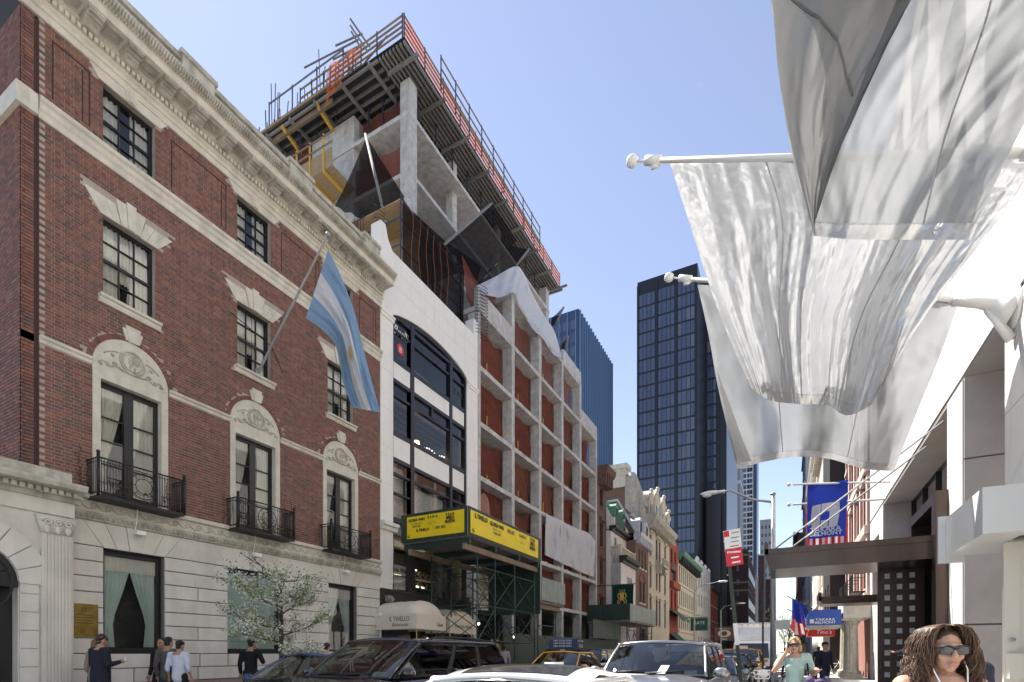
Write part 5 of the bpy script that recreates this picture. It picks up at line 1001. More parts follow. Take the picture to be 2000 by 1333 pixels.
# red house, cream row, white house, small red house
RF1 = LF(-13.1)
RH = house('red_brick_house', 'narrow bright red brick house with arched top window', RF1, 66.85, 73.2, 0, 15.8, 12, 'brick_red', [(68.2, 69.4, 13.2, 15.0), (70.6, 71.8, 13.2, 15.0), (68.3, 71.7, 10.9, 12.4), (68.2, 69.4, 7.2, 9.6), (70.6, 71.8, 7.2, 9.6)], trim='brownstone'); q = MB(); q.fprism(RF1, [(70 + 1.9 * math.cos(math.pi * k / 12), 12.3 + 1.5 * math.sin(math.pi * k / 12) * .6) for k in range(13)], 0, .1); mk(q, 'arch_head', M['brownstone'], RH); q = MB(); q.fb(RF1, 67.6, 72.4, 9.9, 10.7, 0, .5); mk(q, 'balcony', M['brick_red'], RH)
q = MB(); q.box(-13.6, -13.1, 67.0, 72.8, 15.8, 16.4); mk(q, 'parapet', M['brick_red'], RH)
def slope_awning(u0, u1, z0, z1, fr, out, m, label, txt=None):
    q = MB(); q.prism([fr.P(u0, z1, 0), fr.P(u0, z0, out), fr.P(u0, z0 - .25, out), fr.P(u0, z0 - .25, out - .03), fr.P(u0, z0 - .02, out - .04), fr.P(u0, z1 - .05, 0)], fr.u * (u1 - u0)); o = mk(q, 'awning', M[m], label=label, cat='awning')
    if txt: text(txt, Fr(fr.o, fr.u, fr.n), (u0 + u1) / 2, z0 - .18, .22, M['sign_white'], o, out + .01, sx=1.5)
slope_awning(66.9, 73, 5.9, 7.2, RF1, 1.6, 'awning_green', 'dark green sloping awning high on the narrow red house', 'SALON'); slope_awning(66.9, 72.5, 2.9, 4.2, RF1, 1.5, 'awning_green', 'lower dark green awning over the red house door', 'BAR')
CR = house('cream_row', 'long cream building with rows of tall windows under a dark green cornice', RF1, 73.25, 90.4, 0, 14.4, 12, 'cream', rows(73.6, 90, 10, .95, ((11.4, 13.7), (8.2, 10.4), (5.0, 7.2), (1, 3.6)))); cornice(CR, RF1, 73.2, 90.4, 14.3, 1.1, .9, 'copper_green', 1.2, 'black_iron')
for z in (7.8, 11.0, 4.5): mk(MB().fb(RF1, 73.25, 90.4, z, z + .22, -.05, .16), 'string_course', M['cream'], CR)
WT = house('white_narrow_house', 'tall white stuccoed house with plain side wall beyond the cream row', RF1, 90.5, 107, 0, 17.0, 14, 'stucco_white', rows(91, 106.5, 5, 1.3, ((13, 15.2), (9.5, 11.7), (6, 8.2), (2, 4.4)))); q = MB(); [q.lathe([(.3, 0), (.4, .3), (.1, .8)], (-13.3, y, 17), 8) for y in (91.5, 96, 101, 106)]; mk(q, 'roof_urns', M['stucco_white'], WT)
R2 = house('small_red_house', 'low red brick building with white window trim far down the street', RF1, 107.1, 130, 0, 14.3, 14, 'brick_red', rows(107.5, 129.5, 8, 1.2, ((11, 12.8), (8, 9.8), (5, 6.8), (1.6, 3.6))), trim='stucco_white'); cornice(R2, RF1, 107, 130, 14.0, .6, .5, 'brownstone', 0)
q = MB(); q.tube([(-14.5, 108, 14.3), (-14.5, 108, 18.2)], .06, 5); q.tube([(-14.5, 106.8, 18.0), (-14.5, 109.2, 18.0)], .05, 5); q.tube([(-16.5, 108, 15.4), (-13, 108, 15.4)], .05, 5); mk(q, 'roof_antenna', M['grey_steel'], label='thin roof antenna above the low red brick building', cat='antenna')
house('cream_corner_building', 'pale cream corner building just past the low red one', RF1, 130.2, 142, 0, 11, 12, 'cream', rows(130.5, 141.5, 4, 1.3, ((7.5, 9.5), (4.2, 6.2))))
# green banner with golden crest over the second shed, street signs on that side
q = MB(); q.grid(lambda s, t: Vector((-12.5 + 1.75 * s, 41.0 + .08 * math.sin(s * 9 + t * 3), 7.0 - (2.0 - .12 * s) * t)), 12, 10); clothmat('banner_green', (.012, .05, .04), .35); BN = mk(q, 'crest_banner', M['banner_green'], label='dark green banner with a golden crest above the green shed', cat='banner', smooth=True)
q = MB(); q.tube([(-14.1, 41, 7.03), (-10.6, 41, 7.03)], .035, 6); mk(q, 'banner_pole', M['black_iron'], BN)
q = MB(); BF = NF(40.9); C0, Z0 = -11.65, 6.0
for sg in (-1, 1): q.tube([BF.P(C0 + sg * x, Z0 + z) for x, z in ((.08, .3), (.3, .3), (.34, .05), (.22, -.1), (.36, -.35), (.3, -.55))], .035, 6); q.tube([BF.P(C0 + sg * .05, Z0 - .15), BF.P(C0 + sg * .2, Z0 - .4), BF.P(C0 + sg * .14, Z0 - .6)], .03, 6)
q.fprism(BF, [(C0 - .13, Z0 - .25), (C0 + .13, Z0 - .25), (C0 + .17, Z0 + .25), (C0 - .17, Z0 + .25)], 0, .03); [q.tube([BF.P(C0 + k * .09, Z0 + .25), BF.P(C0 + k * .14, Z0 + .62)], [.03, .01], 5) for k in (-1.5, -.5, .5, 1.5)]
mk(q, 'crest', M['gold'], BN)
S2_ = thing('green_street_shed', 'dark green and grey boarded sidewalk shed on pipes past the concrete frame', 'scaffold', (-11.8, 43, .13))
plank_wall(LF(-10.5), 39.0, 47.6, 4.05, 5.3, 'parapet_panel', 'ply_greygreen', 5, par=S2_); plank_wall(NF(39.0), -13.9, -10.5, 4.05, 5.3, 'parapet_panel', 'green_paint', 3, par=S2_); mk(MB().box(-13.9, -10.52, 39.02, 47.6, 3.9, 4.04), 'deck', M['lumber_grey'], S2_)
for x in (-10.8, -13.4):
    ys2 = [39.3 + 2.05 * k for k in range(5)]
    for y in ys2: mk(MB().tube([(x, y, .14), (x, y, 3.9)], .04, 6), 'post', M['black_iron'], S2_)
    for a, e in zip(ys2, ys2[1:]): brace((x, a, 1.2), (x, e, 3.2), S2_, .025, 'black_iron'); brace((x + .04, e, 1.2), (x + .04, a, 3.2), S2_, .025, 'black_iron'); brace((x, a, 3.3), (x, e, 3.3), S2_, .03, 'black_iron')
for i, (y, txt, m_, lab, cat_) in enumerate(((74, 'GATE', 'awning_green', 'dark green hanging shop sign with white lettering by the lamp post', 'sign'), (92, 'GRILL', 'brownstone', 'maroon hanging restaurant sign with an oval cream picture', 'sign'))):
    q = MB(); x0 = -11.6 if i == 0 else -10.6; z0 = 4.6 if i == 0 else 3.6; w2 = 2.2 if i == 0 else 3.0; h2 = 1.7 if i == 0 else 2.2; q.fb(NF(y), x0, x0 + w2, z0, z0 + h2, -.15, 0); q.tube([(-13.1, y + .07, z0 + h2 + .1), (x0 + w2, y + .07, z0 + h2 + .1)], .05, 6); o = mk(q, 'hanging_sign', M[m_], label=lab, cat=cat_)
    text(txt, NF(y), x0 + w2 / 2, z0 + (h2 * .5 if i == 0 else .15), .6 if i == 0 else .4, M['sign_white'], o, .01)
    if i: q = MB(); q.fprism(NF(y), [(x0 + 1.5 + 1.0 * math.cos(k * .314), z0 + 1.2 + .6 * math.sin(k * .314)) for k in range(20)], 0, .03); ov = mk(q, 'oval_panel', M['cream'], o); q = MB(); q.fprism(NF(y), [(x0 + 1.5 + .45 * math.cos(k * .314), z0 + 1.2 + .4 * math.sin(k * .314)) for k in range(20)], .03, .05); mk(q, 'oval_picture', M['brownstone'], ov); text('* * * * *', NF(y), x0 + 1.5, z0 + 1.75, .5, M['sign_white'], o, .01)
# ================================================================ towers
mat('tower_black', (.012, .013, .018), .3); mat('tower_glass', (.045, .065, .13), .06, spec=1.0); mat('tower_glass2', (.06, .085, .16), .08, spec=1.0); mat('tower_blind', (.12, .135, .18), .4); mat('tower_blue', (.02, .045, .12), .3, spec=.8); mat('fin_blue', (.13, .22, .4), .4)
mat('apt_white', (.55, .57, .6), .6); mat('apt_glass', (.07, .11, .18), .08, spec=1.0); mat('slab_grey', (.25, .26, .3), .7, var=.1); mat('brick_maroon', (.1, .055, .055), .9, var=.3, vscale=1.5); mat('tan_stone', (.4, .32, .24), .9, var=.2, vscale=1)
def curtain(par, fr, u0, u1, v0, v1, nu, nv, mats, gap=(.18, .5), d=.03, limit=290, rng=None, skip=None):
    rng = rng or random.Random(1); W, Hh = (u1 - u0) / nu, (v1 - v0) / nv; O = Fr((0, 0, 0), fr.u, fr.n); ms = []
    for m_ in mats: b = MB(); b.fb(O, -W / 2 + gap[0] / 2, W / 2 - gap[0] / 2, -Hh / 2 + gap[1] / 2, Hh / 2 - gap[1] / 2, 0, d); me = b.mesh('window'); me.materials.append(M[m_]); ms.append(me)
    rest = MB(); k = 0
    for j in range(nv):
        for i in range(nu):
            if skip and skip(i, j): continue
            p = fr.P(u0 + W * (i + .5), v1 - Hh * (j + .5)); q = 0 if rng.random() < .66 else rng.randrange(len(mats))
            if k < limit: put(ms[q], 'window', None, par, p); k += 1
            else: rest.fb(fr, u0 + W * i + gap[0] / 2, u0 + W * (i + 1) - gap[0] / 2, v1 - Hh * (j + 1) + gap[1] / 2, v1 - Hh * j - gap[1] / 2, 0, d)
    if rest.v: tag(mk(rest, 'windows', M[mats[0]], par), kind='stuff')
T1 = thing('black_tower', 'tall black glass office tower closing the view down the street', 'tower', (-22, 118, 0)); mk(MB().box(-28, -15.9, 110, 140, 0, 80), 'shaft', M['tower_black'], T1); mk(MB().box(-17.7, -11.6, 122, 150, 0, 84), 'shaft', M['tower_black'], T1)
TF = NF(110)
for i in range(3): a = -27.7 + i * 3.95; curtain(T1, TF, a, a + 3.4, 2, 77.3, 4, 27, ['tower_glass', 'tower_glass2', 'tower_blind' if i == 2 else 'tower_glass2'], (.14, .42), limit=98, rng=random.Random(i))
for i in range(4): x = -27.85 + i * 3.95; mk(MB().fb(TF, x - .18, x + .18, 0, 79, 0, .35), 'pier', M['tower_black'], T1)
curtain(T1, NF(122), -15.6, -13.7, 2, 82, 3, 28, ['tower_glass', 'tower_blind', 'tower_glass2'], (.12, .5), limit=84, rng=random.Random(9)); mk(MB().fb(NF(122), -13.5, -13.1, 0, 83, 0, .3), 'pier', M['tower_black'], T1)
q = MB(); q.box(-15.4, -12.6, 119.4, 121.8, 0, 35.6); q.box(-15.1, -14.2, 119.6, 119.8, 35.6, 38.4); q.box(-13.4, -13.2, 119.6, 119.8, 35.6, 38.6); mk(q, 'hoist_tower', M['tower_black'], T1)
T2 = thing('blue_tower', 'slim dark blue tower with close vertical fins behind the concrete frame', 'tower', (-37, 104, 0)); mk(MB().box(-45, -35, 93.4, 115.5, 0, 67), 'shaft', M['tower_blue'], T2)
TB = LF(-35)
for k in range(17): u = 93.7 + k * 1.29; mk(MB().fb(TB, u, u + .34, 0, 66.9, 0, .3), 'fin', M['fin_blue'], T2)
for k in range(6): x = -35.6 - k * 1.7; mk(MB().fb(NF(93.4), x, x + .15, 0, 66.9, 0, .2), 'fin', M['fin_blue'], T2)
curtain(T2, NF(93.4), -44.5, -35.2, 20, 65.5, 6, 18, ['tower_glass2', 'tower_glass'], (.3, .8), .05, limit=108)
T3 = thing('apartment_tower', 'pale banded glass apartment tower with balconies beyond the black tower', 'tower', (-14, 206, 0)); mk(MB().box(-26, -10.4, 200, 214, 0, 110), 'shaft', M['apt_white'], T3)
curtain(T3, NF(200), -21, -15.6, 44, 108, 5, 32, ['apt_glass', 'tower_blind', 'tower_glass2'], (.12, .75), .06, limit=160); curtain(T3, NF(200), -15, -12.6, 2, 108, 3, 54, ['apt_glass', 'apt_glass', 'tower_blind'], (.1, .6), .06, limit=162, rng=random.Random(4)); curtain(T3, NF(200), -12.4, -10.6, 2, 108, 2, 54, ['tower_black', 'apt_glass', 'tower_blind'], (.1, .55), .06, limit=108)
mk(MB().box(-10.3, -9.3, 200.5, 214, 0, 110), 'dark_edge', M['tower_blue'], T3)
for k in range(16): z = 14 + k * 3.1; q = MB(); q.box(-16.4, -15.0, 198.6, 199.9, z, z + 1.1); mk(q, 'balcony', M['tan_stone'], T3)
T4 = thing('grey_slab_tower', 'plain grey slab tower wall in front of the banded apartment tower', 'tower', (-15, 175, 0)); mk(MB().box(-22, -12.6, 172, 185, 0, 60), 'shaft', M['slab_grey'], T4); mk(MB().box(-22.2, -12.4, 171.8, 185.2, 53, 54), 'ledge', M['apt_white'], T4)
BB = NF(128)
T5 = house('maroon_brick_block', 'dark maroon brick block with pale stone bands at the avenue corner', BB, -13.2, -7.7, 0, 23.5, 30, 'brick_maroon', [(-10.2, -9.5, z, z + 1.4) for z in (2.5, 5, 7.4, 9.8, 12.2, 14.6, 17, 20)] + [(-12.4, -11.9, z, z + 1.2) for z in (5, 9.8, 14.6)], fm='brick_maroon'); [mk(MB().box(-13.3, -7.6, 127.9, 158, z, z + .3), 'stone_band', M['tan_stone'], T5) for z in (15.6, 17.4, 23.5)]
for k in range(9):
    for z in (4, 8, 12, 19): mk(MB().fb(LF(-7.7), 130 + k * 3, 131.2 + k * 3, z, z + 2, 0, .05), 'window', M['win_dark'], T5)
q = MB(); rr = random.Random(4); [q.ell((-12 + k * .55, 129, 24.2 + rr.random() * .5), (.5, .5, .6), 6, 4) for k in range(8)]; tag(mk(q, 'roof_plants', M['awning_green'], T5), kind='stuff')
for nm, lab, x0, x1, Y, z, m_ in (('tan_block', 'narrow tan stone block right of the maroon brick block', -9.8, -8.0, 160, 24, 'tan_stone'), ('brown_block', 'brown brick block with white roof hut farther down the street', -11.2, -7.6, 215, 38, 'brick_maroon'), ('grey_glass_block', 'grey glass block with rows of windows at the far end', -12, -6.6, 290, 68, 'slab_grey'), ('dark_brick_block', 'dark brick block at the vanishing end of the street', -9.2, -5.4, 235, 31, 'brick_maroon')):
    o = house(nm, lab, NF(Y), x0, x1, 0, z, 20, m_, rows(x0 + .2, x1 - .2, 3 if x1 - x0 > 2 else 1, .7, [(q_, q_ + 1.6) for q_ in range(4, int(z) - 3, 4)]), sill=False)
    mk(MB().box(x0 - .1, x1 + .1, Y - .15, Y + 20, z, z + .6), 'roof_edge', M['apt_white' if nm == 'brown_block' else m_], o)
house('white_corner_house', 'low white house with small square windows behind the vans', NF(150), -14, -9.2, 0, 8.5, 8, 'stucco_white', [(-13 + k * 1.3, -12.4 + k * 1.3, z, z + 1) for k in range(3) for z in (3, 5.8)], sill=False)
# ================================================================ the white stone building on the right
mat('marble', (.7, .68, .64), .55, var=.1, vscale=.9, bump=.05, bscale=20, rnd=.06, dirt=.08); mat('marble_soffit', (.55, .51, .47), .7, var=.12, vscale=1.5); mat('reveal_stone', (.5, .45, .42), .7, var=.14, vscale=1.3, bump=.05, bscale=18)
mat('marble_joint', (.16, .145, .13), .9); mat('wood_dark', (.055, .024, .018), .35, var=.4, vscale=3, stretch=(1, 1, .2)); mat('cream_paint', (.62, .58, .5), .5); mat('frosted', (.5, .5, .5), .25); mat('white_gloss', (.62, .63, .62), .25, spec=.6)
RW = RF(XR); WB = thing('white_stone_building', 'bright white stone building with deep window recesses and flag poles', 'building', (6, 18, 0))
op = [(18.75, 29.9, .13, 8.55), (14.35, 17.3, .13, 8.65), (8.4, 12.6, .13, 8.6), (2, 6.6, .13, 8.6), (31.0, 33.4, 4.2, 7.4)]
HT = 24.0
b = MB(); b.holes(RW, -6, 34.2, .1, HT, op + [(a, a + 2.6, z, z + 2.2) for a in (1, 5, 9, 13, 17, 21, 25, 29) for z in (13, 17, 20.6)], 1.25, d=-.03); b.quad(RW.P(34.2, .1, 0), RW.P(34.2, .1, -3), RW.P(34.2, HT, -3), RW.P(34.2, HT, 0)); mk(b, 'wall', M['marble_joint'], WB)
def slabs(u0, u1, v0, v1, nu, nv, t=.03):             # stone cladding slabs with open joints
    for i in range(nu):
        for j in range(nv):
            a, e = u0 + (u1 - u0) * i / nu, u0 + (u1 - u0) * (i + 1) / nu; c, d_ = v0 + (v1 - v0) * j / nv, v0 + (v1 - v0) * (j + 1) / nv
            mk(MB().fb(RW, a + .008, e - .008, c + .008, d_ - .008, -.03, 0), 'stone_slab', M['marble'], WB)
for u0, u1 in ((-6, 2), (6.6, 8.4), (12.6, 14.35), (17.3, 18.75), (29.9, 31), (33.4, 34.2)): slabs(u0, u1, .13, 8.55, 1 if u1 - u0 < 2 else 4, 4)
slabs(31, 33.4, .13, 4.2, 1, 2); slabs(31, 33.4, 7.4, 8.55, 1, 1); slabs(-6, 34.2, 8.66, 10.8, 14, 1); slabs(-6, 34.2, 10.8, 13, 14, 1)
for z0, z1 in ((15.2, 17), (19.2, 20.6), (22.8, HT)): slabs(-6, 34.2, z0, z1, 14, 1)
for z0, z1 in ((13, 15.2), (17, 19.2), (20.6, 22.8)):
    for a, e in [(-6, 1)] + [(k + 2.6, k + 4) for k in (1, 5, 9, 13, 17, 21, 25)] + [(31.6, 34.2)]: slabs(a, e, z0, z1, 1, 1)
for u0, u1, z0, z1 in op:                             # lined recess: soffit, cheeks, bronze glazing
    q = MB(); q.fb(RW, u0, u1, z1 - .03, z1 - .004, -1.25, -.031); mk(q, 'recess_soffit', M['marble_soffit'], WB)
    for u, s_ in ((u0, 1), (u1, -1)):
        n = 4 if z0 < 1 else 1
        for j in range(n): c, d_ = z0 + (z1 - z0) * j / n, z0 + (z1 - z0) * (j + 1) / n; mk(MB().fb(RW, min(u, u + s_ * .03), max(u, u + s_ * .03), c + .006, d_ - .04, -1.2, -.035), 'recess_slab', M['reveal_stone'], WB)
    q = MB(); n = 5 if u1 - u0 > 6 else 2; zs = [z0 + .05, 4.6, z1 - .03] if z0 < 1 else [z0, z1 - .03]
    for k in range(n + 1): u = u0 + .06 + (u1 - u0 - .12) * k / n; q.fb(RW, u - .05, u + .05, z0, z1 - .03, -1.25, -1.08)
    for z in zs: q.fb(RW, u0, u1, z - .05, z + .05, -1.24, -1.1)
    gz = mk(q, 'glazing_frame', M['dark_frame'], WB)
    for k in range(n):
        for c, d_ in zip(zs, zs[1:]): a, e = u0 + .06 + (u1 - u0 - .12) * k / n, u0 + .06 + (u1 - u0 - .12) * (k + 1) / n; mk(MB().quad(RW.P(a, c, -1.17), RW.P(e, c, -1.17), RW.P(e, d_, -1.17), RW.P(a, d_, -1.17)), 'pane', M['pane_dark'], gz)
for a in (1, 5, 9, 13, 17, 21, 25, 29):
    for z in (13, 17, 20.6): mk(MB().quad(RW.P(a, z, -.5), RW.P(a + 2.6, z, -.5), RW.P(a + 2.6, z + 2.2, -.5), RW.P(a, z + 2.2, -.5)), 'pane', M['win_dark'], WB)
b = MB(); b.box(XR + 2.6, XR + 12, -6, 34, 0, HT - .2); b.box(XR + .1, XR + 12, -6, 34.1, HT - .25, HT - .05); mk(b, 'core', M['room_grey'], WB)
mk(MB().box(XR + 1.6, XR + 1.65, 19.5, 29.5, 5.2, 7.6), 'blue_display', mat('display_blue', (.03, .06, .28), .6), WB)
# white marquee box at the right edge, cream door below it
q = MB(); q.box(2.98, 5.6, 11.72, 14.1, 3.56, 4.36); MQ = mk(q, 'white_marquee', M['white_gloss'], label='glossy white box marquee over the cream door at the right edge', cat='marquee'); q = MB(); q.box(3.6, 3.9, 12.2, 12.5, 3.545, 3.562); mk(q, 'downlight', M['dark_frame'], MQ)
q = MB(); q.box(2.86, 3.3, 14.1, 14.16, 3.42, 4.42); mk(q, 'end_plate', M['white_gloss'], MQ)
DF = NF(12.62); CD = thing('cream_door', 'cream painted doorway with glazed door under the white marquee', 'door', (4.4, 12.6, .13))
q = MB(); q.fb(DF, 3.5, 3.72, .13, 3.52, -.06, .02); q.fb(DF, 4.9, 5.1, .13, 3.52, -.06, .02); q.fb(DF, 3.72, 4.9, 3.25, 3.52, -.06, .02); mk(q, 'door_frame', M['cream_paint'], CD)
q = MB(); q.fb(DF, 3.72, 3.86, .15, 3.25, -.05, 0); q.fb(DF, 4.76, 4.9, .15, 3.25, -.05, 0); q.fb(DF, 3.86, 4.76, 3.05, 3.25, -.05, 0); q.fb(DF, 3.86, 4.76, .15, .5, -.05, 0); lf = mk(q, 'door_leaf', M['cream_paint'], CD); mk(MB().fb(DF, 3.86, 4.76, .5, 3.05, -.04, -.02), 'door_glass', M['frosted'], lf); mk(MB().ell(DF.P(3.6, 1.75, .05), (.06, .03, .03)), 'door_lock', M['grey_steel'], lf)
q = MB(); q.fb(DF, 3.53, 4.05, 1.05, 1.5, .02, .2); mk(q, 'wall_box', M['cream_paint'], label='plain cream metal box fixed beside the cream door', cat='box')
# bronze canopy with suspension rods, lattice door, second canopy
def canopy(name, label, x0, x1, y0, y1, z0, z1, rods=True):
    q = MB(); q.prism([(x0, y0, z1 - .16), (x0 + .12, y0, z0), (x1, y0, z0 - .0), (x1, y0, z1 - .16)], (0, y1 - y0, 0)); q.prism([(x0 - .02, y0 - .03, z1 - .18), (x1, y0 - .03, z1 - .18), (x1, y0 - .03, z1), (x0 - .02, y0 - .03, z1)], (0, .06, 0)); q.box(x0 - .04, x0 + .08, y0 - .03, y1 + .03, z1 - .2, z1 + .2); q.prism([(x0, y1 - .03, z1 - .18), (x1, y1 - .03, z1 - .18), (x1, y1 - .03, z1), (x0, y1 - .03, z1)], (0, .06, 0))
    o = mk(q, name, M['bronze'], label=label, cat='canopy')
    if rods:
        for y in (y0 + .15, y1 - .15):
            r = MB(); r.tube([(x0 + .25, y, z1), (XR, y, z1 + 3.3)], .03, 6); r.tube([(x0 + 1.2, y, z1 + .68), (x0 + 1.45, y, z1 + .87)], .05, 6); r.ell((x0 + .25, y, z1), (.12, .06, .04)); mk(r, 'hanger_rod', M['grey_steel'], o)
    return o
canopy('bronze_canopy', 'large dark bronze canopy hung on two steel rods over the lattice door', -.62, 5.1, 19.0, 21.4, 4.25, 4.92); canopy('small_bronze_canopy', 'smaller dark bronze canopy farther along the white building', 1.3, 5.2, 27.2, 28.8, 3.72, 4.05, False)
PT_ = thing('bronze_portal', 'tall dark bronze portal framing the lattice door', 'portal', (4.4, 19, .13)); PFm = RF(3.72)
q = MB(); q.fb(PFm, 18.6, 19.1, .13, 6.1, -1.4, 0); q.fb(PFm, 21.9, 22.3, .13, 6.1, -1.4, 0); q.fb(PFm, 19.1, 21.9, 5.8, 6.1, -1.4, 0); mk(q, 'portal_frame', M['bronze'], PT_); mk(MB().fb(PFm, 19.1, 21.9, 4.95, 5.8, -.6, -.55), 'portal_glass', M['pane_dark'], PT_)
mk(MB().fb(PFm, 19.1, 21.9, .13, 4.2, -1.3, -1.2), 'portal_back', M['dark_room'], PT_)
LD = NF(20.9); LT = thing('lattice_door', 'dark wood door leaf pierced by three columns of square glass lights', 'door', (3.3, 20.9, .13))
hs = [(2.84 + i * .33 + .0, 2.84 + i * .33 + .15, 4.13 - j * .36 - .17, 4.13 - j * .36) for i in range(3) for j in range(10)]
q = MB(); q.holes(LD, 2.66, 3.9, .15, 4.5, hs, .08); q.quad(LD.P(2.66, .15, 0), LD.P(2.66, .15, -.1), LD.P(2.66, 4.5, -.1), LD.P(2.66, 4.5, 0)); q.holes(Fr((0, 20.98, 0), (1, 0, 0), (0, 1, 0)), 2.66, 3.9, .15, 4.5, hs, 0); mk(q, 'door_leaf', M['wood_dark'], LT)
mat('light_white', (.6, .58, .55), .4)
for a, e, c, d_ in hs: mk(MB().fb(LD, a, e, c, d_, -.06, -.03), 'door_light', M['light_white'], LT)
mk(MB().tube([LD.P(2.72, 1.0, .05), LD.P(2.72, 1.25, .05)], .015, 6), 'door_handle', M['brass'], LT)
# flag-pole brackets
# ================================================================ next buildings on the right
mat('brick_tan', (.28, .13, .1), .9, var=.25, vscale=10, bump=.3, bscale=50); mat('brick_black', (.02, .018, .02), .7, var=.3, vscale=12); mat('stone_pink', (.56, .44, .38), .85, var=.15)
BR = house('brick_stone_house', 'red brick and pale stone building with iron balconies right of the blue banner', RW, 34.3, 46.5, 0, 22, 12, 'brick_tan', [(a, a + 1.3, c, c + 2.3) for a in (35.4, 38.6, 42, 44.6) for c in (5.2, 8.8, 12.2, 15.8)], trim='stone_pink', hood=True)
for u in (34.4, 37.4, 40.6, 43.8, 46.0): mk(MB().fb(RW, u, u + .5, 4.4, 21.6, 0, .12), 'stone_pier', M['stone_pink'], BR)
for z in (4.4, 8.1, 11.5, 21.4): mk(MB().fb(RW, 34.3, 46.5, z, z + .45, 0, .25), 'stone_band', M['stone_pink'], BR)
for k, u in enumerate((35.0, 38.2, 41.6)):
    q = MB(); [q.tube([RW.P(u + i * .12, 5.0, .7), RW.P(u + i * .12, 6.0, .7)], .015, 4) for i in range(17)]; [q.tube([RW.P(u, z, 0), RW.P(u, z, .7), RW.P(u + 1.95, z, .7), RW.P(u + 1.95, z, 0)], .025, 5) for z in (5.0, 6.0)]; q.fb(RW, u, u + 1.95, 4.92, 4.99, 0, .72); mk(q, 'iron_balcony', M['black_iron'], BR)
for i, y in enumerate((33.9, 36.2)):                  # fluted columns of the portico
    q = MB(); n = 20; prof = []
    q.box(2.62, 3.58, y - .48, y + .48, .13, .42); q.lathe([(.46, .42), (.48, .5), (.42, .58)], (3.1, y, 0), 24)
    vs = []
    for j in range(9):
        r = .36 - .05 * j / 8; z = .58 + 2.45 * j / 8
        for k in range(48): a = 6.2832 * k / 48; rr_ = r * (1 - (.06 if k % 3 == 0 else 0)); vs.append((3.1 + rr_ * math.cos(a), y + rr_ * math.sin(a), z))
    q.add(vs, [(j * 48 + k, j * 48 + (k + 1) % 48, (j + 1) * 48 + (k + 1) % 48, (j + 1) * 48 + k) for j in range(8) for k in range(48)]); q.lathe([(.31, 3.0), (.34, 3.06), (.42, 3.2), (.44, 3.28)], (3.1, y, 0), 24); q.box(2.62, 3.58, y - .48, y + .48, 3.28, 3.42)
    mk(q, 'fluted_column', M['limestone_old'], label=('nearer fluted stone column at the blue awning', 'farther fluted stone column behind the first one')[i], cat='column', group='portico columns')
q = MB(); q.box(2.7, 3.99, 33.4, 36.7, 3.42, 4.35); mk(q, 'portico_beam', M['limestone'], label='plain stone beam carried by the two fluted columns', cat='beam')
BK = house('black_brick_building', 'black painted brick building behind the blue awning', RF(2.9), 46.6, 55, 0, 21, 12, 'brick_black', [(48, 49.2, c, c + 2) for c in (5, 9, 13)] + [(51, 52.2, c, c + 2) for c in (5, 9, 13)], sill=False)
for nm, lab, y0, y1, z, m_, n, X in (('cream_stone_building', 'cream stone building with tall windows past the black brick one', 55.1, 74, 24, 'lime_cream', 6, 3.4), ('pale_stone_building', 'pale stone building with white window bays farther on the right', 74.1, 105, 27, 'stucco_white', 9, 3.6), ('grey_brick_tower', 'tall narrow grey tower behind the blue banner', 105.1, 125, 46, 'slab_grey', 4, 2.9), ('brown_brick_tower', 'dark brown brick tower edge farthest on the right side', 140, 165, 30, 'brick_maroon', 5, 2.2)):
    o = house(nm, lab, RF(X), y0, y1, 0, z, 14, m_, rows(y0 + .3, y1 - .3, n, 1.4, [(q_, q_ + 2.2) for q_ in range(5, int(z) - 3, 4)])); cornice(o, RF(X), y0, y1, z - .6, .8, .9, m_, 1.0)
    for q_ in range(8, int(z) - 2, 8): mk(MB().fb(RF(X), y0, y1, q_ - .4, q_ - .1, 0, .25), 'string_course', M[m_], o)
# ================================================================ silver-white flags over the right sidewalk
clothmat('silver_cloth', (.38, .39, .41), .5, gloss=.34, grough=.24, bump=.3, bscale=6, stretch=(1, 1, .35)); clothmat('silver_hem', (.42, .42, .42), .35, gloss=.25, grough=.3, bump=.3, bscale=14); clothmat('silver_thin', (.25, .26, .27), .55, gloss=.1, grough=.35, bump=.08, bscale=6, open_=.1, stretch=(1, 1, .3)); clothmat('silver_shaded', (.2, .2, .2), .3, gloss=.08, grough=.35, bump=.2, bscale=5); clothmat('hem_dark', (.1, .1, .1), .2, gloss=.06)  # flap cloth coloured darker to paint in its shaded, doubled side
def net(rows_, s, t):
    cols = [spl(r, s) for r in rows_]; return spl(cols, t)
def ridge(x): x = x % 1; return 1 - abs(2 * x - 1)
def flag(name, label, rows_, folds, mt, nu=110, nv=90, hem=.945, hemside=None, seams=(.3, .7), par=None):
    """cloth hung from a pole: net of (photo x, photo y, distance Y) laid out at the place where it flies, then folded"""
    def P(s, t):
        x, y, Yy = net(rows_, s, t); Yy += folds(s, t); X, Z = onY(x, y, Yy); return Vector((X, Yy, Z))
    q = MB(); q.grid(lambda s, t: P(s, t * hem), nu, nv); o = mk(q, name, M[mt], par, True, label, None if par else 'flag')
    q = MB(); q.grid(lambda s, t: P(s, hem + (1 - hem) * t) + Vector((0, -.012, 0)), nu, 6); mk(q, 'hem', M['silver_hem'], o, True)
    for s0 in seams:
        q = MB(); q.tube([P(s0, t / 40 * hem) + Vector((0, -.012, 0)) for t in range(41)], .011, 4); mk(q, 'seam', M['silver_hem'], o)
    return o, P
def lin(a, b_, Y, n=6, sag=0): return [(a[0] + (b_[0] - a[0]) * i / (n - 1), a[1] + (b_[1] - a[1]) * i / (n - 1) + sag * math.sin(math.pi * i / (n - 1)), Y) for i in range(n)]
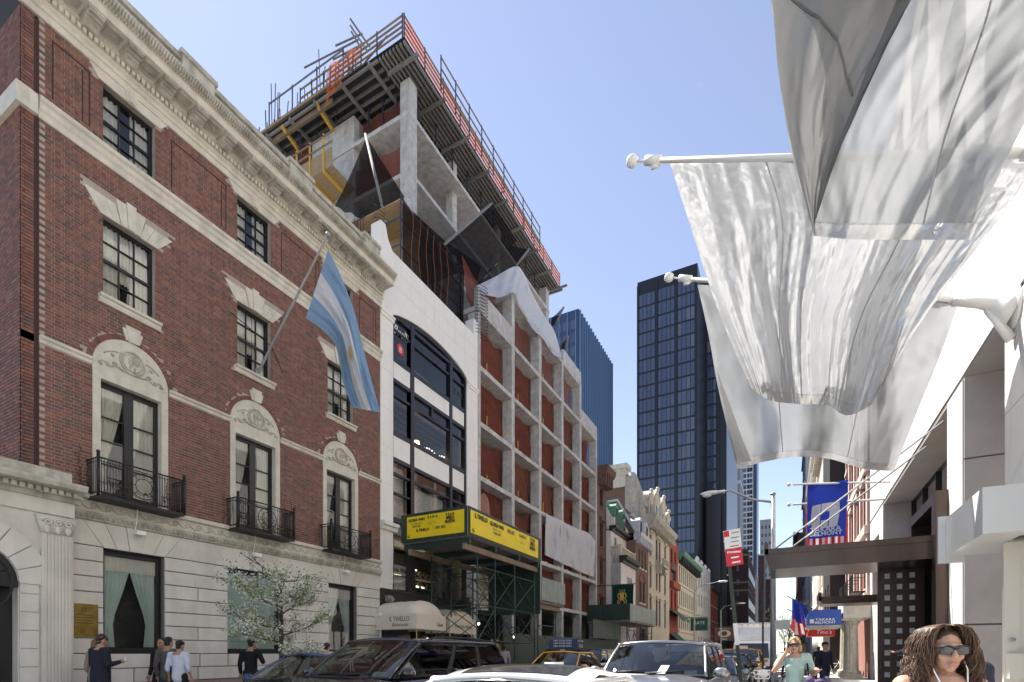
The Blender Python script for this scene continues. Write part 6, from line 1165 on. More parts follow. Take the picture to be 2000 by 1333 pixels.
def nz(x, y, z=0): return noise.noise(Vector((x, y, z)))
def foldB(s, t):
    c = s + .06 * math.sin(2.2 * t + 1.5) * t + .02 * nz(s * 3, t * 2); k = .1 + .3 * t
    long_ = (1 - abs(nz(c * 7, t * .9, 3)) * 2.2) * .5 + (1 - abs(nz(c * 16 + 3, t * 1.3, 1)) * 2.2) * .28 + (1 - abs(nz(c * 33, t * 2.2, 5)) * 2) * .12
    return k * (long_ * .8 + .95 * math.sin(c * 12 + 1.5 * nz(s * 3, t, 3))) * (.3 + .7 * min(1, s * 5)) + .025 * nz(s * 9, t * 9, 5) + .04 * abs(nz(s * 12 + t * 9, t * 8 - s * 6, 7)) + .012 * abs(nz(s * 27 - t * 7, t * 15 + s * 8, 6)) + .35 * math.sin(t * 3.14) * (s - .3)
rB = [[(1308, 318, 10.2), (1430, 312, 10.2), (1560, 308, 10.2), (1700, 303, 10.2), (1850, 300, 10.2), (2040, 297, 10.2)],
      lin((1348, 440), (1950, 430), 10.9), lin((1402, 605), (1800, 628), 11.7), [(1466, 757, 12.4), (1502, 782, 12.5), (1560, 790, 12.6), (1614, 792, 12.6), (1655, 812, 12.5), (1702, 792, 12.3)]]
FB, PB_ = flag('silver_flag', 'gleaming silver white flag with deep folds on the middle right-hand pole', rB, foldB, 'silver_cloth', nu=230, nv=190)
def foldC(s, t): return (.04 + .2 * t) * math.sin(s * 19 + 2 * nz(s * 3, t * 3, 8)) + .06 * nz(s * 8, t * 9, 2) + .03 * nz(s * 25, t * 6, 4) + .045 * abs(nz(s * 9 - t * 6, t * 7 + s * 4, 3))
rC = [lin((1362, 556), (1872, 592), 13.8), lin((1384, 655), (1838, 690), 14.7), lin((1404, 765), (1795, 795), 15.7), [(1440, 917, 16.8), (1500, 901, 16.8), (1560, 893, 16.9), (1620, 897, 16.9), (1685, 916, 16.8), (1746, 921, 16.7)]]
FC, PC_ = flag('silver_flag', 'lower grey white flag hanging behind the bright one, nearest the bronze canopy', rC, foldC, 'silver_thin')
q = MB(); q.grid(lambda s, t: Vector(PC_(.02 + .09 * s * t, .55 + .42 * t)) + Vector((0, -.14 + .12 * s, 0)), 8, 24); mk(q, 'folded_edge', M['silver_hem'], FC, True)
def foldA(s, t): return .1 * math.sin(s * 9 + t * 3) * t + .07 * nz(s * 5, t * 5, 9) + .03 * nz(s * 14, t * 9, 2) + .12 * abs(nz(s * 5 + t * 3.2, s * .8 - t * .5, 1)) + .03 * abs(nz(s * 15 + t * 10, t * 2, 4))
rA = [[(1478, -150, 6.6), (1600, -160, 6.6), (1750, -175, 6.6), (1900, -195, 6.6), (2080, -220, 6.6), (2250, -240, 6.6)], lin((1508, 20), (2130, 20), 7.2), lin((1540, 270), (1992, 258), 8.0), [(1590, 462, 8.6), (1650, 468, 8.6), (1710, 470, 8.6), (1770, 470, 8.6), (1835, 470, 8.55), (1896, 470, 8.5)]]
FA_, PA_ = flag('silver_flag', 'nearest grey white flag, half folded over, at the top right', rA, foldA, 'silver_thin', seams=(.68,), hem=.925)
rF = [lin((1480, -150), (1850, -150), 6.45), lin((1507, 0), (1778, 0), 6.95), lin((1522, 160), (1702, 165), 7.35), lin((1552, 320), (1636, 318), 7.9), lin((1588, 455), (1592, 440), 8.45)]
q = MB(); fl_ = lambda s, t: Vector((lambda p: (onY(p[0], p[1], p[2])[0], p[2] + (.1 * math.sin(s * 8 + t * 4) + .12 * abs(nz(s * 4 + t * 2, t * 2.5, 8)) + .05 * abs(nz(s * 9, t * 7, 2))) * math.sin(min(1, s * 1.5 + .05) * 1.57) - .05, onY(p[0], p[1], p[2])[1]))(net(rF, s, t)))
q.grid(lambda s, t: fl_(s * .88, t), 50, 60); FF = mk(q, 'folded_flap', M['silver_shaded'], FA_, True); q2_ = MB(); q2_.tube([fl_(.08 + .75 * k / 24, .22 + .3 * k / 24 + .012 * math.sin(k * .3)) + Vector((0, -.015, 0)) for k in range(25)], .014, 4); mk(q2_, 'seam', M['hem_dark'], FA_)
q = MB(); q.grid(lambda s, t: fl_(.88 + .12 * s, t) + Vector((0, -.01, 0)), 8, 60); mk(q, 'hem', M['hem_dark'], FA_, True)
mat('pole_white', (.72, .71, .68), .35)
for i, (y, lab) in enumerate(((10.2, 'white flag pole with ball finial carrying the bright folded flag'), (13.8, 'white flag pole on its trumpet bracket, farthest of the three'), (6.6, 'white flag pole of the nearest flag, above the top edge of view'))):
    a, e = Vector((3.55, y, 8.6)), Vector((-2.42, y, 11.1)); dr = (e - a).normalized(); q = MB(); q.tube([a, e], [.07, .045], 12); po_ = mk(q, 'flag_pole', M['pole_white'], label=lab, cat='flagpole', smooth=True, group='white poles over the right sidewalk')
    q = MB(); q.tube([e, e + dr * .22], .025, 8); q.ell(e + dr * .3, (.12, .1, .12), 14, 10); mk(q, 'finial', M['pole_white'], po_, True)
    q = MB(); q.tube([e - dr * .3, e + dr * .02], .085, 10); q.tube([e - dr * .25 - Vector((0, 0, .09)), e - dr * .1 - Vector((0, 0, .14))], .04, 8); mk(q, 'clamp', M['pole_white'], po_, True)
    q = MB(); q.tube([a + dr * .55, a + dr * .1, a - dr * .15, a - dr * .3 + Vector((.0, 0, -.05)), Vector((XR, y, 8.35))], [.1, .11, .15, .24, .36], 14); q.tube([(XR, y, 8.35), (XR - .06, y, 8.35)], .42, 18); q.tube([a - dr * .12 - Vector((.1, 0, .1)), Vector((XR - .05, y, 7.75))], [.05, .1], 8); mk(q, 'wall_bracket', M['pole_white'], po_, True)
    q = MB(); q.ell(a + dr * 1.1, (.16, .1, .1)); q.tube([a + dr * .95, a + dr * 1.25], .1, 10); mk(q, 'cleat', M['grey_steel'], po_, True)
# blue company banner and striped flag over the bronze canopy
clothmat('banner_blue', (.03, .055, .36), .3, var=.1); clothmat('banner_white', (.78, .76, .76), .3); clothmat('stripe_red', (.5, .03, .05), .35)
BY = 28.0
def bw(u, v): return Vector((.84 + u * (1.62 - .1 * (1 - v)) + .0, BY + .06 * math.sin(u * 7 + v * 5) + .05 * (1 - v), 6.86 + 2.5 * v))
q = MB(); q.grid(lambda s, t: bw(s, t), 20, 20); BL = mk(q, 'blue_banner', M['banner_blue'], label='royal blue TAKARA BELMONT banner with white square emblem', cat='banner', smooth=True)
def bp(x, y): u, v = (x - 300) / 630, 1 - (y - 400) / 840; p = bw(u, v); p.y -= .025; return p
for pl_ in ([(380, 738), (450, 730), (520, 725), (510, 910), (500, 1100), (430, 1094), (372, 1085), (362, 900)], [(530, 716), (660, 703), (808, 706), (820, 800), (812, 930), (788, 1076), (716, 1088), (648, 1096), (655, 960), (660, 838), (590, 842), (525, 845)], [(520, 978), (636, 970), (630, 1094), (514, 1100)]):
    q = MB(); n = len(pl_); q.add([bp(*p) for p in pl_], [tuple(range(n))]); mk(q, 'emblem', M['banner_white'], BL)
text('TAKARA', NF(BY - .1), 1.56, 7.12, .3, M['banner_white'], BL, .0, bold=.008, sx=1.05); text('BELMONT', NF(BY - .1), 1.58, 6.94, .25, M['banner_white'], BL, .0, bold=.008, sx=1.12)
q = MB(); q.tube([(4.0, BY, 9.05), (.25, BY, 9.5)], .05, 8); bpz = mk(q, 'banner_pole', M['pole_white'], label='thin white pole with ball end holding the blue banner', cat='flagpole'); mk(MB().ell((.1, BY, 9.53), .1), 'finial', M['pole_white'], bpz, True)
q = MB(); q.tube([(4.0, BY + 1.2, 8.6), (.25, BY + 1.2, 8.85)], .05, 8); bpz = mk(q, 'banner_pole', M['pole_white'], label='second thin white pole just behind and below the banner pole', cat='flagpole'); mk(MB().ell((.1, BY + 1.2, 8.87), .1), 'finial', M['pole_white'], bpz, True)
SF_ = thing('striped_flag', 'red and white striped flag hanging behind the blue banner', 'flag', (1.6, BY + 1.2, 6.5))
for k in range(13): q = MB(); q.grid(lambda s, t: Vector((.85 + (k + s) * .128, BY + 1.2 + .05 * math.sin((k + s) * 1.9), 6.62 + 2.1 * t)), 3, 6); mk(q, 'stripe', M['stripe_red' if k % 2 == 0 else 'banner_white'], SF_, True)
# blue barrel awning, red box awning, far flags
q = MB(); q.prism([(1.0, 33.2, 3.05), (1.0, 33.2, 3.45), (1.05, 33.2, 3.75), (1.25, 33.2, 3.9), (2.6, 33.2, 3.9), (2.6, 33.2, 3.05)], (0, 2.6, 0)); mat('awning_blue', (.05, .12, .5), .6); BA = mk(q, 'blue_awning', M['awning_blue'], label='blue awning lettered TAKARA BELMONT between the stone columns', cat='awning')
text('TAKARA', NF(33.2), 1.85, 3.3, .2, M['sign_white'], BA, .006, sx=1.2, bold=.004); text('BELMONT', NF(33.2), 1.85, 3.14, .18, M['sign_white'], BA, .006, sx=1.2, bold=.004); mk(MB().fb(NF(33.2), 1.12, 1.32, 3.17, 3.4, 0, .008), 'emblem', M['sign_white'], BA); mk(MB().box(.98, 2.6, 33.16, 35.82, 2.92, 3.05), 'awning_frame', M['limestone_old'], BA)
q = MB(); q.prism([(1.3, 43, 2.75), (1.3, 43, 3.0), (1.65, 43, 3.6), (3.0, 43, 3.6), (3.0, 43, 2.75)], (0, 2.2, 0)); mat('awning_red', (.42, .03, .03), .7); RA = mk(q, 'red_awning', M['awning_red'], label='small red box awning with white script beyond the blue one', cat='awning'); text("Tino's", NF(43), 2.3, 2.9, .4, M['sign_white'], RA, .01, shear=.3)
for i, (y, z, cols, lab) in enumerate(((46, 4.8, ('banner_blue', 'banner_blue'), 'furled dark blue flag on a slanting pole down the right sidewalk'), (47.5, 3.9, ('stripe_red', 'banner_white'), 'furled red and white flag below the dark blue one'))):
    q = MB(); q.tube([(2.9, y, z - .6), (.0, y, z + 1.2)], .035, 6); o = mk(q, 'slanting_pole', M['black_iron'], label=lab.replace('furled', 'black pole of the furled'), cat='flagpole'); FG = thing('furled_flag', lab, 'flag', (1, y, z - 1))
    for k in range(6): q = MB(); q.grid(lambda s, t: Vector((.35 + (.9 + .5 * t) * (k + s) / 6, y - .05 + .12 * math.sin((k + s) * 2.1), z + .95 - .35 * (k + s) / 6 * 1.4 - (1.5 + .25 * math.sin(k)) * t)), 4, 8); mk(q, 'fold', M[cols[k % 2]], FG, True)
# ================================================================ vehicles (all face the camera; built at the origin, nose towards -Y)
def paint(name, col, metal=.0, rough=.25): return mat(name, col, rough, metal=metal, coat=1.0, spec=.5)
paint('paint_white_car', (.78, .78, .77)); paint('paint_silver', (.27, .28, .3), .7, .28); paint('paint_minivan', (.028, .024, .028), .4, .25); paint('paint_blue_car', (.012, .03, .13), .4, .25); paint('paint_taxi', (.82, .36, .015)); paint('paint_black_car', (.012, .012, .014), .2); paint('paint_greyblue', (.25, .3, .36), .6, .3); paint('paint_van', (.76, .76, .75))
mat('tyre', (.02, .02, .02), .85); mat('rim', (.45, .45, .46), .3, metal=.9); mat('car_trim', (.015, .015, .016), .5); mat('chrome', (.7, .7, .72), .12, metal=1); mat('seat', (.05, .048, .045), .8); mat('lamp_glass', (.75, .77, .8), .08, spec=.8); mat('lamp_red', (.35, .01, .01), .2); mat('lamp_amber', (.8, .3, .03), .25); mat('plate', (.8, .55, .1), .5); mat('sticker', (.75, .8, .75), .6); mat('ad_panel', (.02, .035, .09), .5)
glassmat('car_glass', (.42, .47, .47), 1.5); glassmat('car_glass_dark', (.16, .18, .19), 1.4)
def wheel(par, x, y, r, w_=.22):
    sg = 1 if x > 0 else -1; q = MB(); q.lathe([(r * .62, -w_ / 2), (r * .93, -w_ / 2), (r, -w_ / 2 + .03), (r, w_ / 2 - .03), (r * .93, w_ / 2), (r * .62, w_ / 2)], (x, y, r), 26, ax='x'); t = mk(q, 'wheel', M['tyre'], par, True)
    q = MB(); q.lathe([(r * .63, -w_ * .45), (r * .63, w_ * .45)], (x, y, r), 20, ax='x'); f = x + sg * w_ * .5
    for k in range(5): a = k * 1.2566; q.prism([(f, y + rr * math.cos(a + da), r + rr * math.sin(a + da)) for rr, da in ((.05, -.6), (r * .6, -.14), (r * .6, .14), (.05, .6))], (sg * .015, 0, 0))
    q.lathe([(r * .62, -.01), (r * .66, .0), (r * .62, .012)], (f, y, r), 20, ax='x'); mk(q, 'rim', M['rim'], t)
def car(name, label, P, body, loc, glass='car_glass', extras=(), rotz=0, group='cars on the street'):
    """P: L length, hw half width, zb sill, belt, hood, deck, roof heights; wb/wt windshield base/top, rt/rb rear glass top/base (y), pil side pillars"""
    o = thing(name, label, 'taxi' if 'taxi' in name else 'minivan' if 'minivan' in name else 'car', (0, 0, 0), group); B = M[body]; L_, hw = P['L'], P['hw']; y0, y1 = -L_ / 2, L_ / 2; belt, roof = P['belt'], P['roof']; wb, wt, rt, rb = P['wb'], P['wt'], P['rt'], P['rb']
    # lower body: lofted cross-sections (y, sill, shoulder, centre top, half width)
    st = [(y0, .34, .52, .54, hw * .62), (y0 + .06, .24, P['nose'] - .1, P['nose'] - .06, hw * .78), (y0 + .3, .2, P['nose'] - .02, P['nose'] + .03, hw * .93), (y0 + .8, .2, (P['nose'] + P['hood']) / 2 - .02, (P['nose'] + P['hood']) / 2 + .05, hw * .985), (wb - .05, .2, belt - .02, P['hood'] + .05, hw), (0, .2, belt, belt + .0, hw), (rb - .15, .2, belt + .02, belt + .02, hw), (min(rb + .2, y1 - .35), .22, P['deck'] - .04, P['deck'], hw * .985), (y1 - .25, .24, P['deck'] - .06, P['deck'] - .02, hw * .95), (y1 - .03, .3, P['deck'] - .2, P['deck'] - .16, hw * .82), (y1, .4, .6, .62, hw * .7)]
    n = 56; q = MB(); rings = []
    ys = [p[0] for p in st]
    for i in range(n + 1):
        y = y0 + (y1 - y0) * i / n; k = max(j for j in range(len(st)) if ys[j] <= y + 1e-6); k = min(k, len(st) - 2); f = (y - ys[k]) / (ys[k + 1] - ys[k]); f = f * f * (3 - 2 * f) if k in (0, len(st) - 2) else f
        zb, zs, zt, w_ = [st[k][c] + (st[k + 1][c] - st[k][c]) * f for c in (1, 2, 3, 4)]
        half = [(w_ * .9, zb), (w_ * .985, zb + .1), (w_, zb + (zs - zb) * .45), (w_ * .995, zs - .14), (w_ * .97, zs - .03), (w_ * .9, zs + .012), (w_ * .62, zt - .004), (w_ * .3, zt + .008)]
        rings.append([(-x, y, z) for x, z in half] + [(0, y, zt + .012)] + [(x, y, z) for x, z in half[::-1]])
    m = len(rings[0]); q.add([p for r in rings for p in r], [(i * m + j, (i + 1) * m + j, (i + 1) * m + j + 1, i * m + j + 1) for i in range(n) for j in range(m - 1)]); q.add(rings[0], [tuple(range(m))]); q.add(rings[-1], [tuple(range(m))[::-1]])
    q.add([rings[i][j] for i in (0, n) for j in (0, m - 1)], [(0, 1, 3, 2)]); bd = mk(q, 'body', B, o, True)
    hb, ht = hw * .9, P.get('ht', hw * .7); ze = roof - .07; crown = .07; ib = .012
    def ws(s, t): return Vector((s * (hb - .02 + (ht - hb + .02) * t) * (1 - .0 * s), wb - .12 + (wt - wb + .08) * t + .16 * s * s * (1 - .6 * t), P['hood'] + .04 + (ze + .055 - P['hood'] - .04) * t - .05 * s * s * t + .03 * math.sin(t * 3.14)))
    q = MB(); q.grid(lambda s, t: ws(-.97 + 1.94 * s, .03 + .94 * t), 20, 10); wi = mk(q, 'windshield', M[glass], o, True)
    q = MB(); [q.tube([ws(s, t / 8) for t in range(9)], .024, 8) for s in (-1.0, 1.0)]; q.tube([ws(-1 + k / 6, 1) for k in range(13)], .03, 8); mk(q, 'windshield_frame', B, o, True)
    q = MB(); q.grid(lambda s, t: ws(-1 + 2 * s, .0 + .035 * t) + Vector((0, -.004, .004)), 12, 1); [q.tube([ws(sx_, .03) + Vector((0, -.02, .02)), ws(ex_, .1) + Vector((0, -.02, .02))], .011, 5) for sx_, ex_ in ((-.1, .62), (-.85, -.12))]; mk(q, 'wiper', M['car_trim'], o, True)
    def rf(s, t): y = wt + (rt - wt) * t; return Vector((s * ht, y + .05 * s * s * (1 - 2 * t), ze + .055 + P.get('bow', .035) * math.sin(t * 3.14) - .05 * abs(s) ** 2.6))
    q = MB(); q.grid(lambda s, t: rf(-1 + 2 * s, t), 20, 14); mk(q, 'roof', B, o, True)
    def rg(s, t): return Vector((s * (ht + (hb - ht - .03) * t), rt - .02 + (rb - rt) * t - .1 * s * s * t, ze + .055 + (P['deck'] + .02 - ze - .055) * t - .05 * s * s * (1 - t)))
    q = MB(); q.grid(lambda s, t: rg(-.95 + 1.9 * s, .04 + .92 * t), 16, 8); mk(q, 'rear_window', M[glass], o, True)
    q = MB(); [q.tube([rg(s, t / 8) for t in range(9)], .05, 8) for s in (-1, 1)]; mk(q, 'rear_pillar', B, o, True)
    def sd(sg, y, t):     # side surface: y along the belt, slides towards the roof ends
        f = (y - wb) / (rb - wb); yy = y + ((wt + (rt - wt) * f) - y) * t; return Vector((sg * (hb + .02 + (ht - hb - .015) * t + .02 * math.sin(t * 3.14)), yy, belt + .015 + (ze - belt - .005) * t))
    pil = [wb + .02] + P['pil'] + [rb - .02]
    for sg in (-1, 1):
        for i, (a, e) in enumerate(zip(pil, pil[1:])):
            g = MB(); g.grid(lambda s, t: sd(sg, a + .05 + (e - a - .1) * s, .05 + .9 * t), 6, 6); so = mk(g, 'side_window', M[glass if i < 2 else P.get('gr', glass)], o, True)
            g = MB(); E_ = [sd(sg, a + .05, .03 + .94 * t / 6) for t in range(7)] + [sd(sg, a + .05 + (e - a - .1) * s / 6, .97) for s in range(1, 7)] + [sd(sg, e - .05, .97 - .94 * t / 6) for t in range(1, 7)] + [sd(sg, e - .05 - (e - a - .1) * s / 6, .03) for s in range(1, 7)]; g.tube(E_, .014, 5); mk(g, 'window_seal', M[P.get('seal', 'car_trim')], so, True)
        for y in pil[1:-1]: g = MB(); g.grid(lambda s, t: sd(sg, y - .055 + .11 * s, t) + Vector((sg * .004, 0, 0)), 2, 6); mk(g, 'door_pillar', M[P.get('pm', 'car_trim')], o, True)
        g = MB(); g.tube([sd(sg, pil[0] + (pil[-1] - pil[0]) * k / 12, 1.0) for k in range(13)], .035, 8); mk(g, 'roof_rail', B, o, True)
        mx_ = MB(); p = sd(sg, wb + .22, .06); mx_.ell(p + Vector((sg * .17, -.03, .05)), (.12, .07, .085), 12, 8); mx_.tube([p, p + Vector((sg * .12, -.02, .0))], .03, 6); mi = mk(mx_, 'wing_mirror', M[P.get('mm', body)], o, True); g = MB(); g.ell(p + Vector((sg * .17, .025, .05)), (.1, .02, .07), 10, 6); mk(g, 'mirror_glass', M['chrome'], mi, True)
        for y in P['pil'][:2]: g = MB(); g.tube([(sg * (hw + .012), y + .1, belt - .14), (sg * (hw + .02), y + .18, belt - .135), (sg * (hw + .012), y + .27, belt - .14)], .016, 6); mk(g, 'door_handle', M[P.get('hm', body)], o, True)
        g = MB(); g.ell((sg * hw * .68, y0 + .16, P['nose'] - .12), (.2, .16, .09), 12, 8); mk(g, 'headlight', M['lamp_glass'], o, True); g = MB(); g.ell((sg * hw * .72, y1 - .1, P['deck'] - .24), (.14, .12, .11), 10, 7); mk(g, 'tail_light', M['lamp_red'], o, True)
        for y in (y0 + .92, y1 - .95): wheel(o, sg * (hw - .1), y, P.get('wr', .33)); g = MB(); g.tube([(sg * (hw + .002), y + (P.get('wr', .33) + .05) * math.cos(a * .314), P.get('wr', .33) + (P.get('wr', .33) + .05) * math.sin(a * .314)) for a in range(11)], .03, 6); g.prism([(sg * (hw - .03), y + (P.get('wr', .33) + .04) * math.cos(a * .314), P.get('wr', .33) + (P.get('wr', .33) + .04) * math.sin(a * .314)) for a in range(11)], (sg * .032, 0, 0)); mk(g, 'wheel_arch', M['car_trim'], o)
    g = MB(); g.box(-hw * .42, hw * .42, y0 - .02, y0 + .1, .36, P['nose'] - .12); mk(g, 'grille', M['car_trim'], o); g = MB(); g.box(-.16, .16, y0 - .04, y0 - .02, .4, .55); mk(g, 'number_plate', M['plate'], o)
    # cabin
    g = MB(); g.box(-hb + .1, hb - .1, wb + .1, rb - .1, .3, belt - .12); g.ell((0, wb + .25, P['hood'] + .0), (hb * .92, .3, .12), 14, 6); mk(g, 'dashboard', M['car_trim'], o)
    for x in (-.37, .37): g = MB(); g.ell((x, wb + 1.25, belt + .02), (.24, .12, .32), 12, 8); g.ell((x, wb + 1.28, belt + .33), (.13, .07, .11), 10, 6); mk(g, 'seat', M['seat'], o, True)
    g = MB(); g.ell((0, wb + 2.2, belt - .02), (hb * .8, .14, .3), 12, 8); mk(g, 'rear_seat', M['seat'], o, True)
    g = MB(); g.tube([Vector((.37 + .18 * math.cos(k * .524), wb + .62 + .06 * math.sin(k * .524), belt + .0 + .17 * math.sin(k * .524))) for k in range(13)], .018, 6); mk(g, 'steering_wheel', M['car_trim'], o, True); g = MB(); g.ell(ws(0, .86) + Vector((0, .08, 0)), (.12, .03, .035), 10, 6); mk(g, 'rear_view_mirror', M['car_trim'], o, True)
    g = MB(); g.add([ws(.62 + .22 * s, .06 + .1 * t) + Vector((0, .012, -.01)) for s, t in ((0, 0), (1, 0), (1, 1), (0, 1))], [(0, 1, 2, 3)]); g.add([ws(.4 + .18 * s, .05 + .045 * t) + Vector((0, .012, -.01)) for s, t in ((0, 0), (1, 0), (1, 1), (0, 1))], [(0, 1, 2, 3)]); mk(g, 'windshield_sticker', M['sticker'], o)
    for ex in extras: ex(o, P, rf, ws)
    o.location = loc; o.rotation_euler = (0, 0, rotz); return o
SED = dict(L=4.75, hw=.92, belt=.93, hood=.93, nose=.72, deck=1.02, roof=1.43, wb=-.95, wt=-.15, rt=.95, rb=1.62, pil=[.18, 1.08], wr=.33)
SUV = dict(L=4.8, hw=.96, belt=1.1, hood=1.1, nose=.95, deck=1.12, roof=1.72, wb=-1.05, wt=-.38, rt=1.8, rb=2.2, pil=[.1, 1.05], wr=.38, ht=.74, seal='car_trim')
VAN = dict(L=5.1, hw=1.0, belt=1.1, hood=1.08, nose=.88, deck=1.14, roof=1.76, wb=-1.45, wt=-.55, rt=2.0, rb=2.36, pil=[.05, 1.12], wr=.36, ht=.8, gr='car_glass_dark')
def sunroof(o, P, rf, ws): g = MB(); g.grid(lambda s, t: rf(-.72 + 1.44 * s, .1 + .62 * t) + Vector((0, 0, .006)), 16, 10); mk(g, 'sunroof', M['win_dark'], o, True); g = MB(); g.prism([Vector(rf(0, .93)) + Vector((x, y, .03)) for x, y in ((-.05, -.12), (.05, -.12), (.05, .12), (-.05, .12))], (0, 0, .05)); mk(g, 'roof_antenna', M['paint_white_car'], o)
def rails(o, P, rf, ws):
    for sg in (-1, 1): g = MB(); g.tube([Vector(rf(sg * .9, .08 + .88 * k / 10)) + Vector((0, 0, .05 * math.sin(min(1, k / 1.5, (10 - k) / 1.5) * 1.57))) for k in range(11)], .018, 8); mk(g, 'roof_rack', M['car_trim'], o, True)
def sroof2(o, P, rf, ws): g = MB(); g.grid(lambda s, t: rf(-.7 + 1.4 * s, .06 + .3 * t) + Vector((0, 0, .006)), 12, 6); mk(g, 'sunroof', M['win_dark'], o, True)
def paper(o, P, rf, ws): g = MB(); g.add([ws(.12 + .16 * s, .04 + .2 * t) + Vector((.05 * t, -.012, .012)) for s, t in ((0, 0), (1, 0), (1, 1), (0, 1))], [(0, 1, 2, 3)]); mk(g, 'paper_slip', M['sign_white'], o)
def taxisign(o, P, rf, ws):
    z = P['roof'] + .0; g = MB(); g.prism([(-.62, -.02, z), (.62, -.02, z), (.62, .62, z), (-.62, .62, z)], (0, 0, .07)); b_ = mk(g, 'sign_base', M['car_trim'], o); g = MB(); pr = [(-.02, .07), (.0, .28), (.08, .4), (.22, .42), (.46, .42), (.56, .36), (.62, .07)]
    g.prism([(-.5, y - .0, z + h_) for y, h_ in pr], (1.0, 0, 0)); ad = mk(g, 'advertising_box', M['ad_panel'], o); Fq = Fr((0, -.018, 0), (1, 0, 0), (0, -1, 0))
    text('6P43', Fq, 0, z + .0, .09, M['sign_white'], b_, .01); Fs = Fr((.5, 0, 0), (0, 1, 0), (1, 0, 0)); text('SALE', Fs, .34, z + .12, .16, M['sign_white'], ad, .006); text('NEW YORK', Fs, .3, z + .3, .09, M['sign_white'], ad, .006)
    for r_ in range(3): text('NEW STORE OPEN', Fq, 0, z + .32 - r_ * .09, .075, M['sign_white'], ad, .02)
car('white_sedan', 'glossy white sedan with dark glass sunroof, nearest car at the bottom', dict(SED, roof=1.335, bow=.085, belt=.9, hood=.88, deck=1.0, ht=.68), 'paint_white_car', (-1.98, 3.75, 0), extras=(sunroof,))
car('silver_suv', 'silver sport utility with paper slip under its wiper behind the white sedan', SUV, 'paint_silver', (-1.98, 9.75, 0), extras=(rails, sroof2, paper))
car('dark_minivan', 'dark purple black minivan with roof rails in the travel lane', dict(VAN, seal='car_trim'), 'paint_minivan', (-6.15, 7.45, 0), extras=(rails,), glass='car_glass')
car('blue_sedan', 'dark blue sedan with chrome window trim parked at the far kerb', dict(SED, roof=1.5, seal='chrome', hm='chrome'), 'paint_blue_car', (-8.35, 7.35, 0))
car('yellow_taxi', 'yellow taxi sedan with advertising box on its roof', dict(SED, roof=1.58, belt=1.0, hood=.98, deck=1.05), 'paint_taxi', (-6.5, 15.9, 0), extras=(taxisign,))
car('black_suv', 'black sport utility parked beyond the yellow taxi by the dark hoarding', SUV, 'paint_black_car', (-8.3, 23.5, 0), extras=(rails,))
car('grey_hatchback', 'pale grey blue car parked right behind the silver sport utility', dict(SED, roof=1.46), 'paint_greyblue', (-1.95, 15.3, 0)); car('black_sedan', 'black car parked between the grey blue car and the orange taxi', dict(SED, roof=1.52, belt=1.0), 'paint_black_car', (-2.0, 20.6, 0))
def lightbar(o, P, rf, ws): g = MB(); g.box(-.3, .3, .0, .16, P['roof'] + .0, P['roof'] + .14); mk(g, 'roof_light', M['sign_white'], o)
car('suv_taxi', 'orange yellow taxi sport utility in front of the white box truck', SUV, 'paint_taxi', (-1.9, 26.2, 0), extras=(lightbar, rails))
car('white_car', 'small white car far down the travel lane', dict(SED, roof=1.5), 'paint_van', (-4.9, 29, 0)); car('dark_car', 'dark car far off behind the small white car', SED, 'paint_black_car', (-8.3, 31, 0)); car('silver_car', 'silver car far off in the travel lane before the white vans', SED, 'paint_silver', (-5.2, 37, 0))
